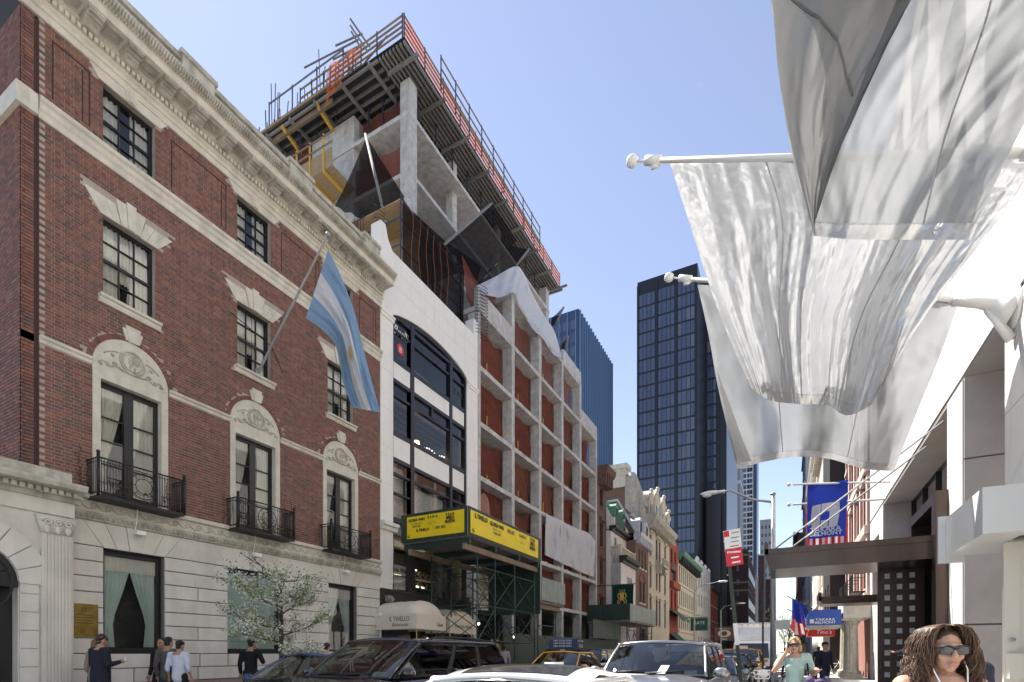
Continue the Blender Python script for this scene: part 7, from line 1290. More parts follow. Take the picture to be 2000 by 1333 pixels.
def truck(name, label, loc, W, Hc, Hb, Lb, cab=2.0):
    o = thing(name, label, 'truck', (0, 0, 0), 'white trucks and vans'); hw = W / 2
    g = MB(); g.prism([(-hw * .92, -cab, .45), (-hw * .92, -cab - .02, 1.15), (-hw * .92, -cab + .35, Hc), (-hw * .92, 0, Hc + .1), (-hw * .92, 0, .45)], (W * .92, 0, 0)); mk(g, 'cab', M['paint_van'], o)
    n = Vector((0, -(Hc - 1.15), .37)).normalized() * .015; a, e = Vector((0, -cab - .0, 1.22)), Vector((0, -cab + .33, Hc - .1)); g = MB(); g.add([a + n + Vector((-hw * .8, 0, 0)), a + n + Vector((hw * .8, 0, 0)), e + n + Vector((hw * .74, 0, 0)), e + n + Vector((-hw * .74, 0, 0))], [(0, 1, 2, 3)]); mk(g, 'windshield', M['win_dark'], o)
    for sg in (-1, 1):
        g = MB(); g.prism([(sg * hw * .925, -cab + .25, 1.3), (sg * hw * .925, -cab + .5, Hc - .15), (sg * hw * .925, -.4, Hc - .15), (sg * hw * .925, -.4, 1.3)], (sg * .01, 0, 0)); mk(g, 'side_window', M['win_dark'], o); g = MB(); g.box(sg * hw * 1.0 - .1, sg * hw * 1.0 + .1, -cab + .1, -cab + .2, 1.3, 1.75); mk(g, 'wing_mirror', M['car_trim'], o); g = MB(); g.box(sg * hw * .62 - .15, sg * hw * .62 + .15, -cab - .05, -cab, .72, .95); mk(g, 'headlight', M['lamp_glass'], o)
        for y in (-cab + .7, Lb - 1.0): wheel(o, sg * (hw - .2), y, .42, .28)
    g = MB(); g.box(-hw, hw, .05, Lb, .75, Hb); mk(g, 'cargo_box', M['paint_van'], o); g = MB(); g.box(-hw * 1.01, hw * 1.01, .03, .12, Hb - .08, Hb + .02); g.box(-hw * .8, hw * .8, .02, .06, Hc + .25, Hb - .3); mk(g, 'box_trim', M['zinc'], o); g = MB(); [g.ell((x * hw * .3, .03, Hb - .15), (.06, .03, .04), 6, 4) for x in (-2, -1, 0, 1, 2)]; mk(g, 'marker_lamps', M['lamp_amber'], o); g = MB(); g.box(-hw * .5, hw * .5, -cab - .03, -cab + .02, .6, 1.05); g.box(-hw * .92, hw * .92, -cab - .1, -cab, .4, .6); mk(g, 'grille', M['car_trim'], o)
    g = MB(); g.box(-.4, .4, -.1, Lb, .45, .75); mk(g, 'chassis', M['car_trim'], o); o.location = loc; return o
truck('box_truck', 'tall white box truck behind the orange taxi', (-1.95, 38.5, 0), 2.4, 2.25, 3.55, 6.0); truck('white_van', 'white van with red round mark far down the lane', (-5.9, 44, 0), 2.0, 1.9, 2.35, 3.5, 1.6); truck('delivery_van', 'second white van, left of the one with the red mark', (-8.0, 47, 0), 2.1, 1.9, 2.5, 3.5, 1.6)
q = MB(); q.fprism(NF(42.38), [(-5.9 + .2 * math.cos(k * .42), 2.12 + .12 * math.sin(k * .42)) for k in range(15)], -.05, .06); 
# ================================================================ bicycles
def bicycle(label, loc, rz, m='black_paint', tilt=.06):
    o = thing('bicycle', label, 'bicycle', (0, 0, 0), 'bicycles on the right sidewalk')
    for y, nm in ((-.52, 'front_wheel'), (.52, 'rear_wheel')):
        q = MB(); q.tube([(0, y + .33 * math.cos(k * .2094), .34 + .33 * math.sin(k * .2094)) for k in range(31)], .018, 6); wq = mk(q, nm, M['tyre'], o, True); q = MB(); q.tube([(0, y + .305 * math.cos(k * .2094), .34 + .305 * math.sin(k * .2094)) for k in range(31)], .01, 5); [q.tube([(0, y, .34), (0, y + .3 * math.cos(k * .4488), .34 + .3 * math.sin(k * .4488))], .002, 3) for k in range(14)]; mk(q, 'rim', M['rim'], wq)
    q = MB(); [q.tube(p, .017, 6) for p in ([(0, -.38, .82), (0, .02, .3), (0, .2, .82)], [(0, -.37, .78), (0, .18, .74)], [(0, .02, .3), (0, .52, .34), (0, .19, .76)], [(0, -.52, .34), (0, -.36, .92)])]; mk(q, 'frame', M[m], o, True)
    q = MB(); q.tube([(-.28, -.3, 1.0), (-.1, -.38, .98), (0, -.36, .94), (.1, -.38, .98), (.28, -.3, 1.0)], .014, 6); mk(q, 'handlebar', M['car_trim'], o, True); mk(MB().ell((0, .24, .88), (.07, .13, .03), 10, 6), 'saddle', M['car_trim'], o, True); q = MB(); q.tube([(0, .2, .8), (0, .23, .87)], .012, 6); q.lathe([(.09, -.01), (.09, .01)], (.03, .02, .3), 14, ax='x'); q.tube([(-.1, .02, .18), (.1, .02, .42)], .012, 5); mk(q, 'crank', M['grey_steel'], o)
    o.location = loc; o.rotation_euler = (0, tilt, rz); return o
bk = bicycle('black bicycle chained to the street lamp pole', (-.35, 21.2, .13), 1.25); bicycle('bicycle with white front basket leaning at the kerb by the parking sign', (-.62, 14.2, .13), .25, 'white_metal')
q = MB(); [q.tube([(x_ * w_, y_ * h_, z) for x_, y_ in ((-1, -1), (1, -1), (1, 1), (-1, 1), (-1, -1))], .008, 5) for z, w_, h_ in ((.78, .15, .12), (.88, .16, .13), (.98, .17, .14))]; [q.tube([(x_ * .15, y_ * .12, .78), (x_ * .17, y_ * .14, .98)], .006, 4) for x_ in (-1, -.5, 0, .5, 1) for y_ in (-1, 1)]; q.ell((.02, 0, .9), (.13, .1, .1), 8, 6); bs = mk(q, 'bicycle_basket', M['white_metal'], label='white wire basket with a plastic bag on the kerbside bicycle', cat='basket', org=(0, 0, 0)); bs.location = (-.52, 13.66, .13)
for i, (x, y, m_, lab) in enumerate(((2.0, 39.5, 'grey_steel', 'bicycle parked beyond the stone columns, nearest the wall'), (1.6, 41.0, 'paint_blue_car', 'purple blue bicycle parked beyond the stone columns'), (2.5, 37.8, 'white_metal', 'pale bicycle beside the white box past the columns'))): bicycle(lab, (x, y, .13), 1.5 + .2 * i, m_)
# ================================================================ people
mat('skin', (.42, .24, .165), .55, var=.08, vscale=30); mat('skin_tan', (.42, .23, .15), .55); mat('hair_brown', (.05, .026, .015), .42, rnd=.0); mat('hair_black', (.012, .01, .009), .5); mat('hair_blonde', (.42, .28, .13), .5); mat('hair_light', (.14, .07, .035), .45); mat('lens', (.012, .012, .018), .05, spec=.8); mat('lips', (.4, .14, .12), .4)
for nm, c in (('cloth_navy', (.012, .014, .028)), ('cloth_mint', (.34, .46, .42)), ('cloth_white', (.62, .65, .74)), ('cloth_grey', (.1, .09, .085)), ('cloth_black', (.012, .012, .013)), ('cloth_jeans', (.02, .03, .06)), ('cloth_lilac', (.4, .34, .42)), ('cloth_tshirt', (.02, .024, .045)), ('cloth_plum', (.12, .02, .06)), ('cloth_tan', (.3, .24, .17))): mat(nm, c, .9, var=.15, vscale=12)
def remesh(mb, vox, sm=4):
    me = mb.mesh('tmp'); o = bpy.data.objects.new('tmp', me); COL.objects.link(o); r = o.modifiers.new('r', 'REMESH'); r.mode = 'VOXEL'; r.voxel_size = vox; r.use_smooth_shade = True
    s_ = o.modifiers.new('s', 'SMOOTH'); s_.iterations = sm; s_.factor = .5; dg = bpy.context.evaluated_depsgraph_get(); dg.update(); out = bpy.data.meshes.new_from_object(o.evaluated_get(dg)); bpy.data.objects.remove(o); out.materials.clear(); return out
def limb(mb, pts, rs, n=12):      # capsule chain with smooth taper
    P, Rr = [], []
    for i in range(len(pts) - 1):
        a, b_ = Vector(pts[i]), Vector(pts[i + 1])
        for k in range(5): f = k / 5; P.append(a.lerp(b_, f)); Rr.append(rs[i] + (rs[i + 1] - rs[i]) * f)
    P.append(Vector(pts[-1])); Rr.append(rs[-1]); mb.tube(P, Rr, n); mb.ell(P[0], Rr[0], n, 8); mb.ell(P[-1], Rr[-1], n, 8)
def hand(mb, w_, d, side, curl=.5, s=1.0):     # palm, four unequal bent fingers, thumb from the side of the palm
    d = Vector(d).normalized(); up = Vector((0, 0, 1)) if abs(d.z) < .8 else Vector((0, -1, 0)); a = d.cross(up).normalized() * side; n = a.cross(d).normalized() * side; w_ = Vector(w_)
    mb.ell(w_ + d * .045 * s, (.042 * s, .042 * s, .05 * s), 10, 8); limb(mb, [w_, w_ + d * .08 * s], [.027 * s, .036 * s], 8)
    for i, (o_, l_) in enumerate(((-.03, .07), (-.01, .08), (.011, .075), (.03, .058))):
        p = w_ + d * .085 * s + a * o_ * s; q1 = p + (d * (1 - curl * .5) - n * curl * .5).normalized() * l_ * .5 * s; q2 = q1 + (d * (1 - curl) - n * curl).normalized() * l_ * .5 * s; limb(mb, [p - d * .02, p, q1, q2], [.011 * s, .0105 * s, .0095 * s, .008 * s], 7)
    t0 = w_ + d * .03 * s - a * .035 * s; limb(mb, [t0, t0 + (d * .5 - a * .7).normalized() * .035 * s, t0 + (d * .8 - a * .5).normalized() * .07 * s], [.015 * s, .012 * s, .009 * s], 7)
def person(label, loc, face, hgt=1.7, top='cloth_navy', legs='cloth_black', hair='hair_black', skin='skin', armL=None, armR=None, sleeve=1.0, female=False, hairstyle='short', stride=.2, vox=.016, lean=0., glasses=False, hatm=None, tilt=0., legs_vis=True, neck=.0, coat=False, extra=None):
    """one figure standing at loc, facing angle (radians, 0 = towards the camera); arms as (elbow, wrist) offsets from the shoulder"""
    o = thing('person', label, 'person', (0, 0, 0)); k = hgt / 1.75; sw = (.165 if female else .19); hp = .1 if female else .09
    sh = {s: Vector((s * sw, .02 - lean, 1.43)) for s in (-1, 1)}; hip = {s: Vector((s * hp, 0, .92)) for s in (-1, 1)}
    arm = {-1: armR or ((-.06, .03, -.3), (-.07, -.06, -.55)), 1: armL or ((.06, .03, -.3), (.07, -.06, -.55))}
    foot = {-1: -stride, 1: stride}; kn = {s: Vector((s * hp * 1.05, -.04 + foot[s] * .5, .5)) for s in (-1, 1)}; an = {s: Vector((s * hp * .95, .03 + foot[s], .09)) for s in (-1, 1)}
    hc = Vector((0, -.03 - lean - neck * .5, 1.63)); rt_ = Matrix.Rotation(tilt, 4, 'X')
    b = MB()                                         # ---- body: one continuous skin
    limb(b, [(0, 0, .95), (0, -.01, 1.2), (0, .0 - lean, 1.4)], [.13, .12, .13]); limb(b, [sh[-1], sh[1]], [.065, .065])
    limb(b, [(0, .01 - lean, 1.42), hc + Vector((0, .02, -.06))], [.062 if female else .068, .054 if female else .062])
    b.ell(hc + Vector((0, .012, .03)), (.074, .094, .098), 18, 14); b.ell(hc + Vector((0, -.032, -.045)), (.056, .056, .07), 14, 10); b.ell(hc + Vector((0, -.055, -.098)), (.026, .022, .02), 10, 8)
    limb(b, [hc + Vector((0, -.085, .022)), hc + Vector((0, -.112, -.028))], [.009, .0155], 8); b.ell(hc + Vector((0, -.092, .03)), (.05, .014, .012), 10, 6)
    for s in (-1, 1): b.ell(hc + Vector((s * .04, -.066, -.03)), (.024, .02, .022), 8, 6); b.ell(hc + Vector((s * .076, .012, -.012)), (.011, .02, .032), 8, 8); b.ell(hc + Vector((s * .012, -.107, -.034)), (.01, .01, .008), 6, 5)
    b.ell(hc + Vector((0, -.088, -.066)), (.027, .012, .007), 8, 5); b.ell(hc + Vector((0, -.086, -.08)), (.023, .012, .008), 8, 5)
    for s in (-1, 1):
        e = sh[s] + Vector(arm[s][0]); w_ = sh[s] + Vector(arm[s][1]); limb(b, [sh[s], e, w_], [.05, .04, .027]); hand(b, w_, w_ - e, s, .45)
        limb(b, [hip[s], kn[s], an[s]], [.085, .056, .04]); limb(b, [an[s] + Vector((0, .03, -.045)), an[s] + Vector((0, -.15, -.055))], [.04, .034])
    me = remesh(b, vox, 3)
    put(me, 'body', M[skin], o)
    c = MB(); sc_ = 1.14 if coat else 1.0             # ---- shirt, coat or top
    limb(c, [(0, 0, .9 if not coat else .78), (0, -.01, 1.15), (0, -lean, 1.38)], [.155 * sc_, (.13 if female else .15) * sc_, .15]); limb(c, [sh[-1] * 1.0, sh[1] * 1.0], [.082, .082]) if sleeve > 0 else None
    if female: [c.ell((s * .07, -.11 - lean, 1.28), (.065, .055, .06), 10, 8) for s in (-1, 1)]
    for s in (-1, 1):
        e = sh[s] + Vector(arm[s][0]); w_ = sh[s] + Vector(arm[s][1])
        if sleeve >= .9: limb(c, [sh[s], e, e.lerp(w_, .9)], [.075, .058, .046])
        elif sleeve >= .5: limb(c, [sh[s], e, e.lerp(w_, .2)], [.075, .06, .055])
        elif sleeve > 0: limb(c, [sh[s], sh[s].lerp(e, .55)], [.075, .066])
    cut = 1.43 if sleeve >= .9 else 1.40
    cm = remesh(c, vox * 1.3, 2); bm_ = bmesh.new(); bm_.from_mesh(cm); dele = [v for v in bm_.verts if (v.co.z > cut + .035 and abs(v.co.x) < .085) or (sleeve == 0 and v.co.z > 1.36 and abs(v.co.x) < .12)]; bmesh.ops.delete(bm_, geom=dele, context='VERTS'); bm_.to_mesh(cm); bm_.free(); put(cm, 'coat' if coat else 'top', M[top], o)
    if legs_vis:
        c = MB(); limb(c, [(0, 0, 1.0), (0, 0, .9)], [.14, .145])
        for s in (-1, 1): limb(c, [hip[s], kn[s], an[s] + Vector((0, 0, .02))], [.105, .075, .06])
        put(remesh(c, vox * 1.4, 2), 'trousers', M[legs], o)
        c = MB(); [limb(c, [an[s] + Vector((0, .045, -.035)), an[s] + Vector((0, -.17, -.05))], [.052, .042]) for s in (-1, 1)]; put(remesh(c, vox * 1.2, 2), 'shoes', M['cloth_black'], o)
    h = MB(); rr = random.Random(hash(label) % 1000 if False else len(label))
    if hairstyle == 'short':
        for i in range(26):
            a = rr.uniform(0, 6.28); el = rr.uniform(.15, 1.5); p = Vector((.078 * math.cos(el) * math.cos(a), .098 * math.cos(el) * math.sin(a) + .016, .104 * math.sin(el) + .03))
            if p.y < -.05 and p.z < .09: continue
            h.ell(hc + p * .96, (.034, .036, .028), 8, 6)
        h.ell(hc + Vector((0, .028, .055)), (.077, .092, .086), 14, 10); h.ell(hc + Vector((0, .06, -.01)), (.066, .05, .06), 10, 8); put(remesh(h, .011, 1), 'hair', M[hair], o)
    elif hairstyle == 'bob':
        h.ell(hc + Vector((0, .03, .05)), (.086, .1, .092), 14, 10); [h.ell(hc + Vector((s * .075, .03, -.03 - k * .03)), (.03, .055, .05), 8, 6) for s in (-1, 1) for k in range(2)]; h.ell(hc + Vector((0, .09, -.04)), (.07, .04, .09), 10, 8); [h.tube([hc + Vector((.02, -.07, .13)), hc + Vector((s * .05, -.1, .08)), hc + Vector((s * .082, -.06, .02))], .018, 6) for s in (-1, 1)]; put(remesh(h, .011, 1), 'hair', M[hair], o)
    if hatm: h = MB(); h.ell(hc + Vector((0, .02, .11)), (.1, .12, .05), 14, 8); h.ell(hc + Vector((0, -.06, .09)), (.09, .08, .012), 12, 6); put(remesh(h, .011, 1), 'cap', M[hatm], o)
    if glasses:
        g = MB(); [g.ell(hc + Vector((s * .034, -.104, .004)), (.036, .009, .027), 14, 8) for s in (-1, 1)]; sg_ = mk(g, 'sunglasses', M['lens'], o, True); g = MB(); [g.tube([hc + Vector((s * .06, -.1, .014)), hc + Vector((s * .082, -.04, .012)), hc + Vector((s * .082, .02, .0))], .004, 6) for s in (-1, 1)]; g.tube([hc + Vector((-.065, -.103, .02)), hc + Vector((-.03, -.114, .027)), hc + Vector((0, -.112, .014)), hc + Vector((.03, -.114, .027)), hc + Vector((.065, -.103, .02))], .0045, 6); mk(g, 'glasses_frame', M['car_trim'], sg_, True)
    g = MB(); g.ell(hc + Vector((0, -.099, -.072)), (.023, .006, .0095), 10, 6); mk(g, 'lips', M['lips'], o, True)
    if not glasses: g = MB(); [g.ell(hc + Vector((s * .034, -.092, .008)), (.012, .006, .006), 8, 5) for s in (-1, 1)]; [g.tube([hc + Vector((s * .018, -.102, .026)), hc + Vector((s * .05, -.092, .028))], .004, 5) for s in (-1, 1)]; mk(g, 'eyes', M['hair_black'], o, True)
    if extra: extra(o, hc)
    o.scale = (k, k, k); o.location = loc; o.rotation_euler = (0, 0, face); return o
# face: 0 looks at -Y (towards the camera); + turns counter-clockwise seen from above
def wavy(fg, hc):
    rr = random.Random(11)
    cap = MB(); cap.ell(hc + Vector((0, .028, .054)), (.083, .1, .09), 18, 12); cap.ell(hc + Vector((0, .07, -.03)), (.072, .05, .09), 12, 8); put(remesh(cap, .008, 1), 'hair_cap', M['hair_brown'], fg)
    for li, (mn, cnt) in enumerate((('hair_brown', 900), ('hair_light', 420))):      # wavy locks from the parting down past the shoulders
        h = MB()
        for i in range(cnt):
            s = -1 if i % 2 else 1; f = rr.random(); st0 = hc + Vector((s * rr.uniform(.0, .03), -.085 + .16 * f, .142 - .02 * abs(f - .5) + li * .002)); out = rr.uniform(.072, .128); y_b = -.065 + .16 * f + rr.uniform(-.02, .02); ph = rr.uniform(0, 6.28); ln_ = rr.uniform(.2, .42); am = rr.uniform(.004, .024); P_ = [st0]; fq = rr.uniform(10, 26)
            for j in range(1, 17):
                t = j / 16; th = min(1, t * 2.4) * 1.5708; dx = out * math.sin(th) + .03 * t; z = .146 - .11 * (1 - math.cos(th)) - ln_ * max(0, t - .2); a_ = am * min(1, t * 2.5); P_.append(hc + Vector((s * (dx + a_ * math.sin(ph + t * fq)), y_b * min(1, t * 3) + (-.075 + .15 * f) * max(0, 1 - t * 3) + a_ * math.cos(ph + t * fq) + .02 * t, z)))
            h.tube(P_, [.0013 + .0011 * math.sin(min(1, q_ / 12) * 3.14) for q_ in range(17)], 4)
        tag(mk(h, 'hair_locks', M[mn], fg, True), kind='stuff')
    q = MB(); [q.tube([hc + Vector((s * .08, -.0, -.02)), hc + Vector((s * .078, -.06, -.1)), hc + Vector((s * .05, -.12, -.22)), hc + Vector((.01, -.155, -.36))], .0035, 5) for s in (-1, 1)]; [q.ell(hc + Vector((s * .083, -.004, -.015)), .009, 8, 6) for s in (-1, 1)]; mk(q, 'earphones', M['sign_white'], fg, True)
    q = MB(); [q.tube([(s * .1, -.13, 1.34), (s * .115, -.07, 1.47), (s * .11, .04, 1.5), (s * .1, .12, 1.36)], .012, 6) for s in (-1, 1)]; mk(q, 'shoulder_straps', M['cloth_plum'], fg, True)
person('woman with long wavy brown hair, dark sunglasses and white earphones, nearest passer-by', (.64, 3.1, .13), .22, 1.485, 'cloth_plum', 'cloth_jeans', 'hair_brown', 'skin', sleeve=0, female=True, hairstyle='none', vox=.007, glasses=True, stride=.15, extra=wavy)
person('man in dark navy t-shirt mostly hidden behind the woman with sunglasses', (1.0, 4.5, .13), .3, 1.54, 'cloth_tshirt', 'cloth_jeans', 'hair_light', 'skin', sleeve=.5)
person('person in black pushing the lattice door open with outstretched arm', (2.95, 17.6, .13), 2.4, 1.72, 'cloth_black', 'cloth_black', 'hair_black', 'skin_tan', armL=((.2, -.1, -.02), (.45, -.25, .02)), sleeve=.5)
pw = person('blonde woman in mint top talking on her phone on the sidewalk', (.1, 8.6, .13), -.05, 1.6, 'cloth_mint', 'cloth_jeans', 'hair_blonde', 'skin', armR=((-.13, -.12, -.22), (.055, -.1, .1)), armL=((.09, .02, -.27), (.12, -.16, -.2)), sleeve=.3, female=True, hairstyle='bob', glasses=True, vox=.009)
q = MB(); q.box(-.012, .012, -.03, .03, 0, .12); q2 = put(q.mesh('phone', (0, 0, 0)), 'phone', M['car_trim']); tag(q2, 'dark phone held to the ear of the blonde woman', 'phone'); q2.location = (.1 - .087, 8.6 - .07, .13 + 1.42)
hb = thing('shoulder_bag', 'large dark shoulder bag stuffed with a purple jacket on the blonde woman', 'bag', (.34, 8.45, .85)); q = MB(); q.ell((.36, 8.42, 1.0), (.15, .12, .17), 14, 10); put(remesh(q, .02, 1), 'bag', M['cloth_black'], hb); q = MB(); rr = random.Random(3); [q.ell((.36 + rr.uniform(-.1, .12), 8.36 + rr.uniform(-.05, .08), 1.1 + rr.uniform(-.16, .06)), (rr.uniform(.04, .08), .06, rr.uniform(.04, .08)), 10, 7) for _ in range(10)]; mat('cloth_purple', (.035, .03, .09), .8, var=.3, vscale=20, col2=(.09, .06, .13)); put(remesh(q, .012, 1), 'jacket', M['cloth_purple'], hb); q = MB(); q.tube([(.28, 8.5, 1.1), (.25, 8.58, 1.43), (.3, 8.68, 1.3), (.38, 8.5, 1.1)], .012, 6); mk(q, 'strap', M['cloth_black'], hb)
# men on the far sidewalk
def lx(px, X): return onX(px, 1200, X)[0]
sm = person('man in dark navy suit holding a paper cup by the brass plaque', (-12.2, lx(196, -12.2), .13), 3.3, 1.74, 'cloth_navy', 'cloth_navy', 'hair_brown', 'skin', armL=((.06, -.02, -.28), (.03, -.26, -.3)), armR=((-.05, -.02, -.28), (-.02, -.27, -.22)), sleeve=1, coat=True)
person('person with auburn hair walking just behind the man in the suit', (-12.75, lx(188, -12.75), .13), 3.3, 1.66, 'cloth_tan', 'cloth_jeans', 'hair_light', 'skin', female=True, hairstyle='bob', sleeve=.5)
person('bearded man looking back beside the large ground-floor window', (-12.9, lx(316, -12.9), .13), .5, 1.72, 'cloth_black', 'cloth_black', 'hair_black', 'skin_tan', sleeve=1)
person('man in grey tweed sweater seen from behind on the far sidewalk', (-12.3, lx(328, -12.3), .13), 3.6, 1.72, 'cloth_grey', 'cloth_jeans', 'hair_black', 'skin', sleeve=1)
person('man in light blue dress shirt and black trousers on the far sidewalk', (-11.9, lx(350, -11.9), .13), 3.6, 1.64, 'cloth_white', 'cloth_black', 'hair_black', 'skin', sleeve=.5)
person('man in black hoodie on the phone behind the blossoming tree', (-11.8, lx(490, -11.8), .13), 3.7, 1.72, 'cloth_black', 'cloth_black', 'hair_black', 'skin', armR=((-.1, -.06, -.27), (.07, -.1, .1)), sleeve=1)
person('man in white shirt whose head shows over the dark minivan', (-11.9, lx(638, -11.9), .13), 3.4, 1.66, 'cloth_white', 'cloth_black', 'hair_black', 'skin', sleeve=1); person('man in pale lilac shirt walking under the green scaffold', (-11.9, lx(985, -11.9), .13), 3.7, 1.72, 'cloth_lilac', 'cloth_jeans', 'hair_black', 'skin', sleeve=1)
person('pedestrian in dark navy jacket behind the blonde woman', (1.1, 20, .13), .5, 1.72, 'cloth_navy', 'cloth_jeans', 'hair_brown', 'skin', sleeve=1, hatm='cloth_black'); person('pedestrian in black with a red bag near the parked bicycles', (1.55, 33.5, .13), 3.0, 1.74, 'cloth_black', 'cloth_black', 'hair_black', 'skin', sleeve=1); person('distant pedestrian in blue before the poster stand', (-.1, 34.5, .13), 2.8, 1.7, 'cloth_tshirt', 'cloth_jeans', 'hair_black', 'skin', sleeve=1)
cu = MB(); cu.lathe([(.03, 0), (.038, .1)], (0, 0, 0), 12); ys_ = lx(228, -12.05); cp = mk(cu, 'paper_cup', M['paint_van'], label='paper coffee cup in the hand of the man in the suit', cat='cup', org=(0, 0, 0)); cp.location = (-12.03, lx(196, -12.2) + .36, 1.33)
q = MB(); q.ell((1.75, 33.4, .75), (.16, .12, .16), 12, 8); q.tube([(1.68, 33.4, .85), (1.72, 33.45, 1.05), (1.8, 33.4, .85)], .012, 6); mk(q, 'red_bag', M['awning_red'], label='red bag carried by the pedestrian in black', cat='bag', smooth=True)
# ================================================================ blossoming street tree
mat('bark', (.07, .055, .045), .9, var=.3, bump=.4, bscale=30); mat('blossom', (.72, .73, .66), .8); mat('leaf', (.22, .28, .07), .7, var=.3, vscale=20)
TX, TY = -9.95, 7.85; TR = thing('blossoming_tree', 'small street tree with white blossom in front of the stone ground floor', 'tree', (TX, TY, .13)); rr = random.Random(21)
q = MB(); tips = []; q.tube([(TX, TY, .1), (TX + .03, TY, .9), (TX - .02, TY + .03, 1.7), (TX + .02, TY, 2.5), (TX, TY + .02, 3.3)], [.07, .06, .05, .035, .015], 8)
def grow(p, d, l_, r, dep):
    pts = [p]; 
    for i in range(4): d = (d + Vector((rr.uniform(-.25, .25), rr.uniform(-.25, .25), rr.uniform(-.12, .2)))).normalized(); pts.append(pts[-1] + d * l_ / 4)
    q.tube(pts, [r * (1 - .17 * i) for i in range(5)], 5)
    tips.extend((pt, dep) for pt in pts[1:])
    if dep:
        for i in range(1, 5):
            for _ in range(2):
                if rr.random() < .8: grow(pts[i], (d + Vector((rr.uniform(-.9, .9), rr.uniform(-.9, .9), rr.uniform(-.2, .7)))).normalized(), l_ * rr.uniform(.4, .6), r * .5, dep - 1)
for i in range(13): a = i * 2.4; z = 1.45 + i * .15; grow(Vector((TX, TY, z)), Vector((math.cos(a), math.sin(a), rr.uniform(.05, .5))).normalized(), rr.uniform(.7, 1.0) * (1 - .35 * abs(i - 5) / 8), .02, 2 if i < 10 else 1)
mk(q, 'trunk', M['bark'], TR, True); fl, lf = MB(), MB()
for p, dep in tips:
    for _ in range(6 if dep == 0 else 2):
        c = p + Vector((rr.gauss(0, .06), rr.gauss(0, .06), rr.gauss(0, .05))); n = Vector((rr.uniform(-1, 1), rr.uniform(-1, 1), rr.uniform(-1, 1))).normalized(); a = n.orthogonal().normalized(); b_ = n.cross(a)
        if rr.random() < .62:
            r_ = rr.uniform(.014, .022)
            for j in range(5): t = j * 1.2566; u = a * math.cos(t) + b_ * math.sin(t); v = a * math.cos(t + .5) + b_ * math.sin(t + .5); u2 = a * math.cos(t - .5) + b_ * math.sin(t - .5); fl.add([c, c + u2 * r_ * .7 + n * .004, c + u * r_ * 1.2 + n * .008, c + v * r_ * .7 + n * .004], [(0, 1, 2, 3)])
        else: l_ = rr.uniform(.035, .06); lf.add([c, c + (a * .5 + b_ * .35) * l_, c + a * l_ + n * .008, c + (a * .5 - b_ * .35) * l_], [(0, 1, 2, 3)])
tag(mk(fl, 'blossom', M['blossom'], TR), kind='stuff'); tag(mk(lf, 'foliage', M['leaf'], TR), kind='stuff')
# ================================================================ parking sign on its leaning post, street lamp, posts
mat('post_green', (.035, .05, .035), .6, var=.5, vscale=14); mat('sign_face', (.75, .74, .7), .5); mat('sign_red2', (.6, .02, .03), .45); mat('galv', (.42, .43, .43), .45, metal=.5, var=.15)
pa, pb = Vector((-.8, 11.6, .13)), None; t_ = onY(1418, 1040, 11.6); pb = Vector((t_[0], 11.6, t_[1])); b0 = onY(1455, 1400, 11.6); pa = Vector((b0[0], 11.6, .13)); ax = (pb - pa).normalized()
PS = thing('parking_sign', 'leaning dark green post with red and white parking regulation signs', 'sign', pa); q = MB(); q.beam(pa, pb, .07, .05, (0, 1, 0)); mk(q, 'post', M['post_green'], PS); q = MB(); q.beam(pa + ax * 1.55, pa + ax * 2.0, .08, .06, (0, 1, 0)); mk(q, 'sticker_wrap', M['sign_face'], PS); q = MB(); [q.ell(pa + ax * h_ + Vector((-.05, -.03, 0)), .014, 6, 4) for h_ in (2.3, 3.0, 3.5, 3.7, 3.9)]; tag(mk(q, 'bolts', M['galv'], PS), kind='stuff')
sx = ax.cross(Vector((0, 1, 0))).normalized(); 
def plate(h0, h1, m_, nm): p = pa + Vector((0, -.04, 0)); q = MB(); q.prism([p + ax * h0 - sx * .05, p + ax * h0 + sx * .27, p + ax * h1 + sx * .27, p + ax * h1 - sx * .05], (0, -.006, 0)); return mk(q, nm, M[m_], PS)
TL = (pb - pa).length
if sx.x < 0: sx = -sx
up_ = plate(TL - .36, TL + .02, 'sign_face', 'white_plate'); lo_ = plate(TL - .72, TL - .365, 'sign_red2', 'red_plate')
def decal(h0, h1, s0, s1, m_, par, nm): p = pa + Vector((0, -.048, 0)); q = MB(); q.add([p + ax * h0 + sx * s0, p + ax * h0 + sx * s1, p + ax * h1 + sx * s1, p + ax * h1 + sx * s0], [(0, 1, 2, 3)]); mk(q, nm, M[m_], par)
decal(TL - .11, TL + .01, -.045, .06, 'sign_red2', up_, 'symbol'); decal(TL - .33, TL - .31, .05, .22, 'sign_red2', up_, 'arrow'); decal(TL - .06, TL - .04, .1, .25, 'lumber_grey', up_, 'small_print'); decal(TL - .16, TL - .14, .08, .24, 'lumber_grey', up_, 'small_print'); decal(TL - .24, TL - .22, .08, .22, 'lumber_grey', up_, 'small_print'); decal(TL - .67, TL - .64, .06, .22, 'sign_white', lo_, 'arrow'); decal(TL - .57, TL - .54, .05, .2, 'sign_white', lo_, 'small_print')
SFm = Fr(pa + ax * (TL - .46) + sx * .11 + Vector((0, -.047, 0)), (1, 0, 0), (0, -1, 0)); text('STANDING', SFm, 0, 0, .05, M['sign_white'], lo_, .003, bold=.003)
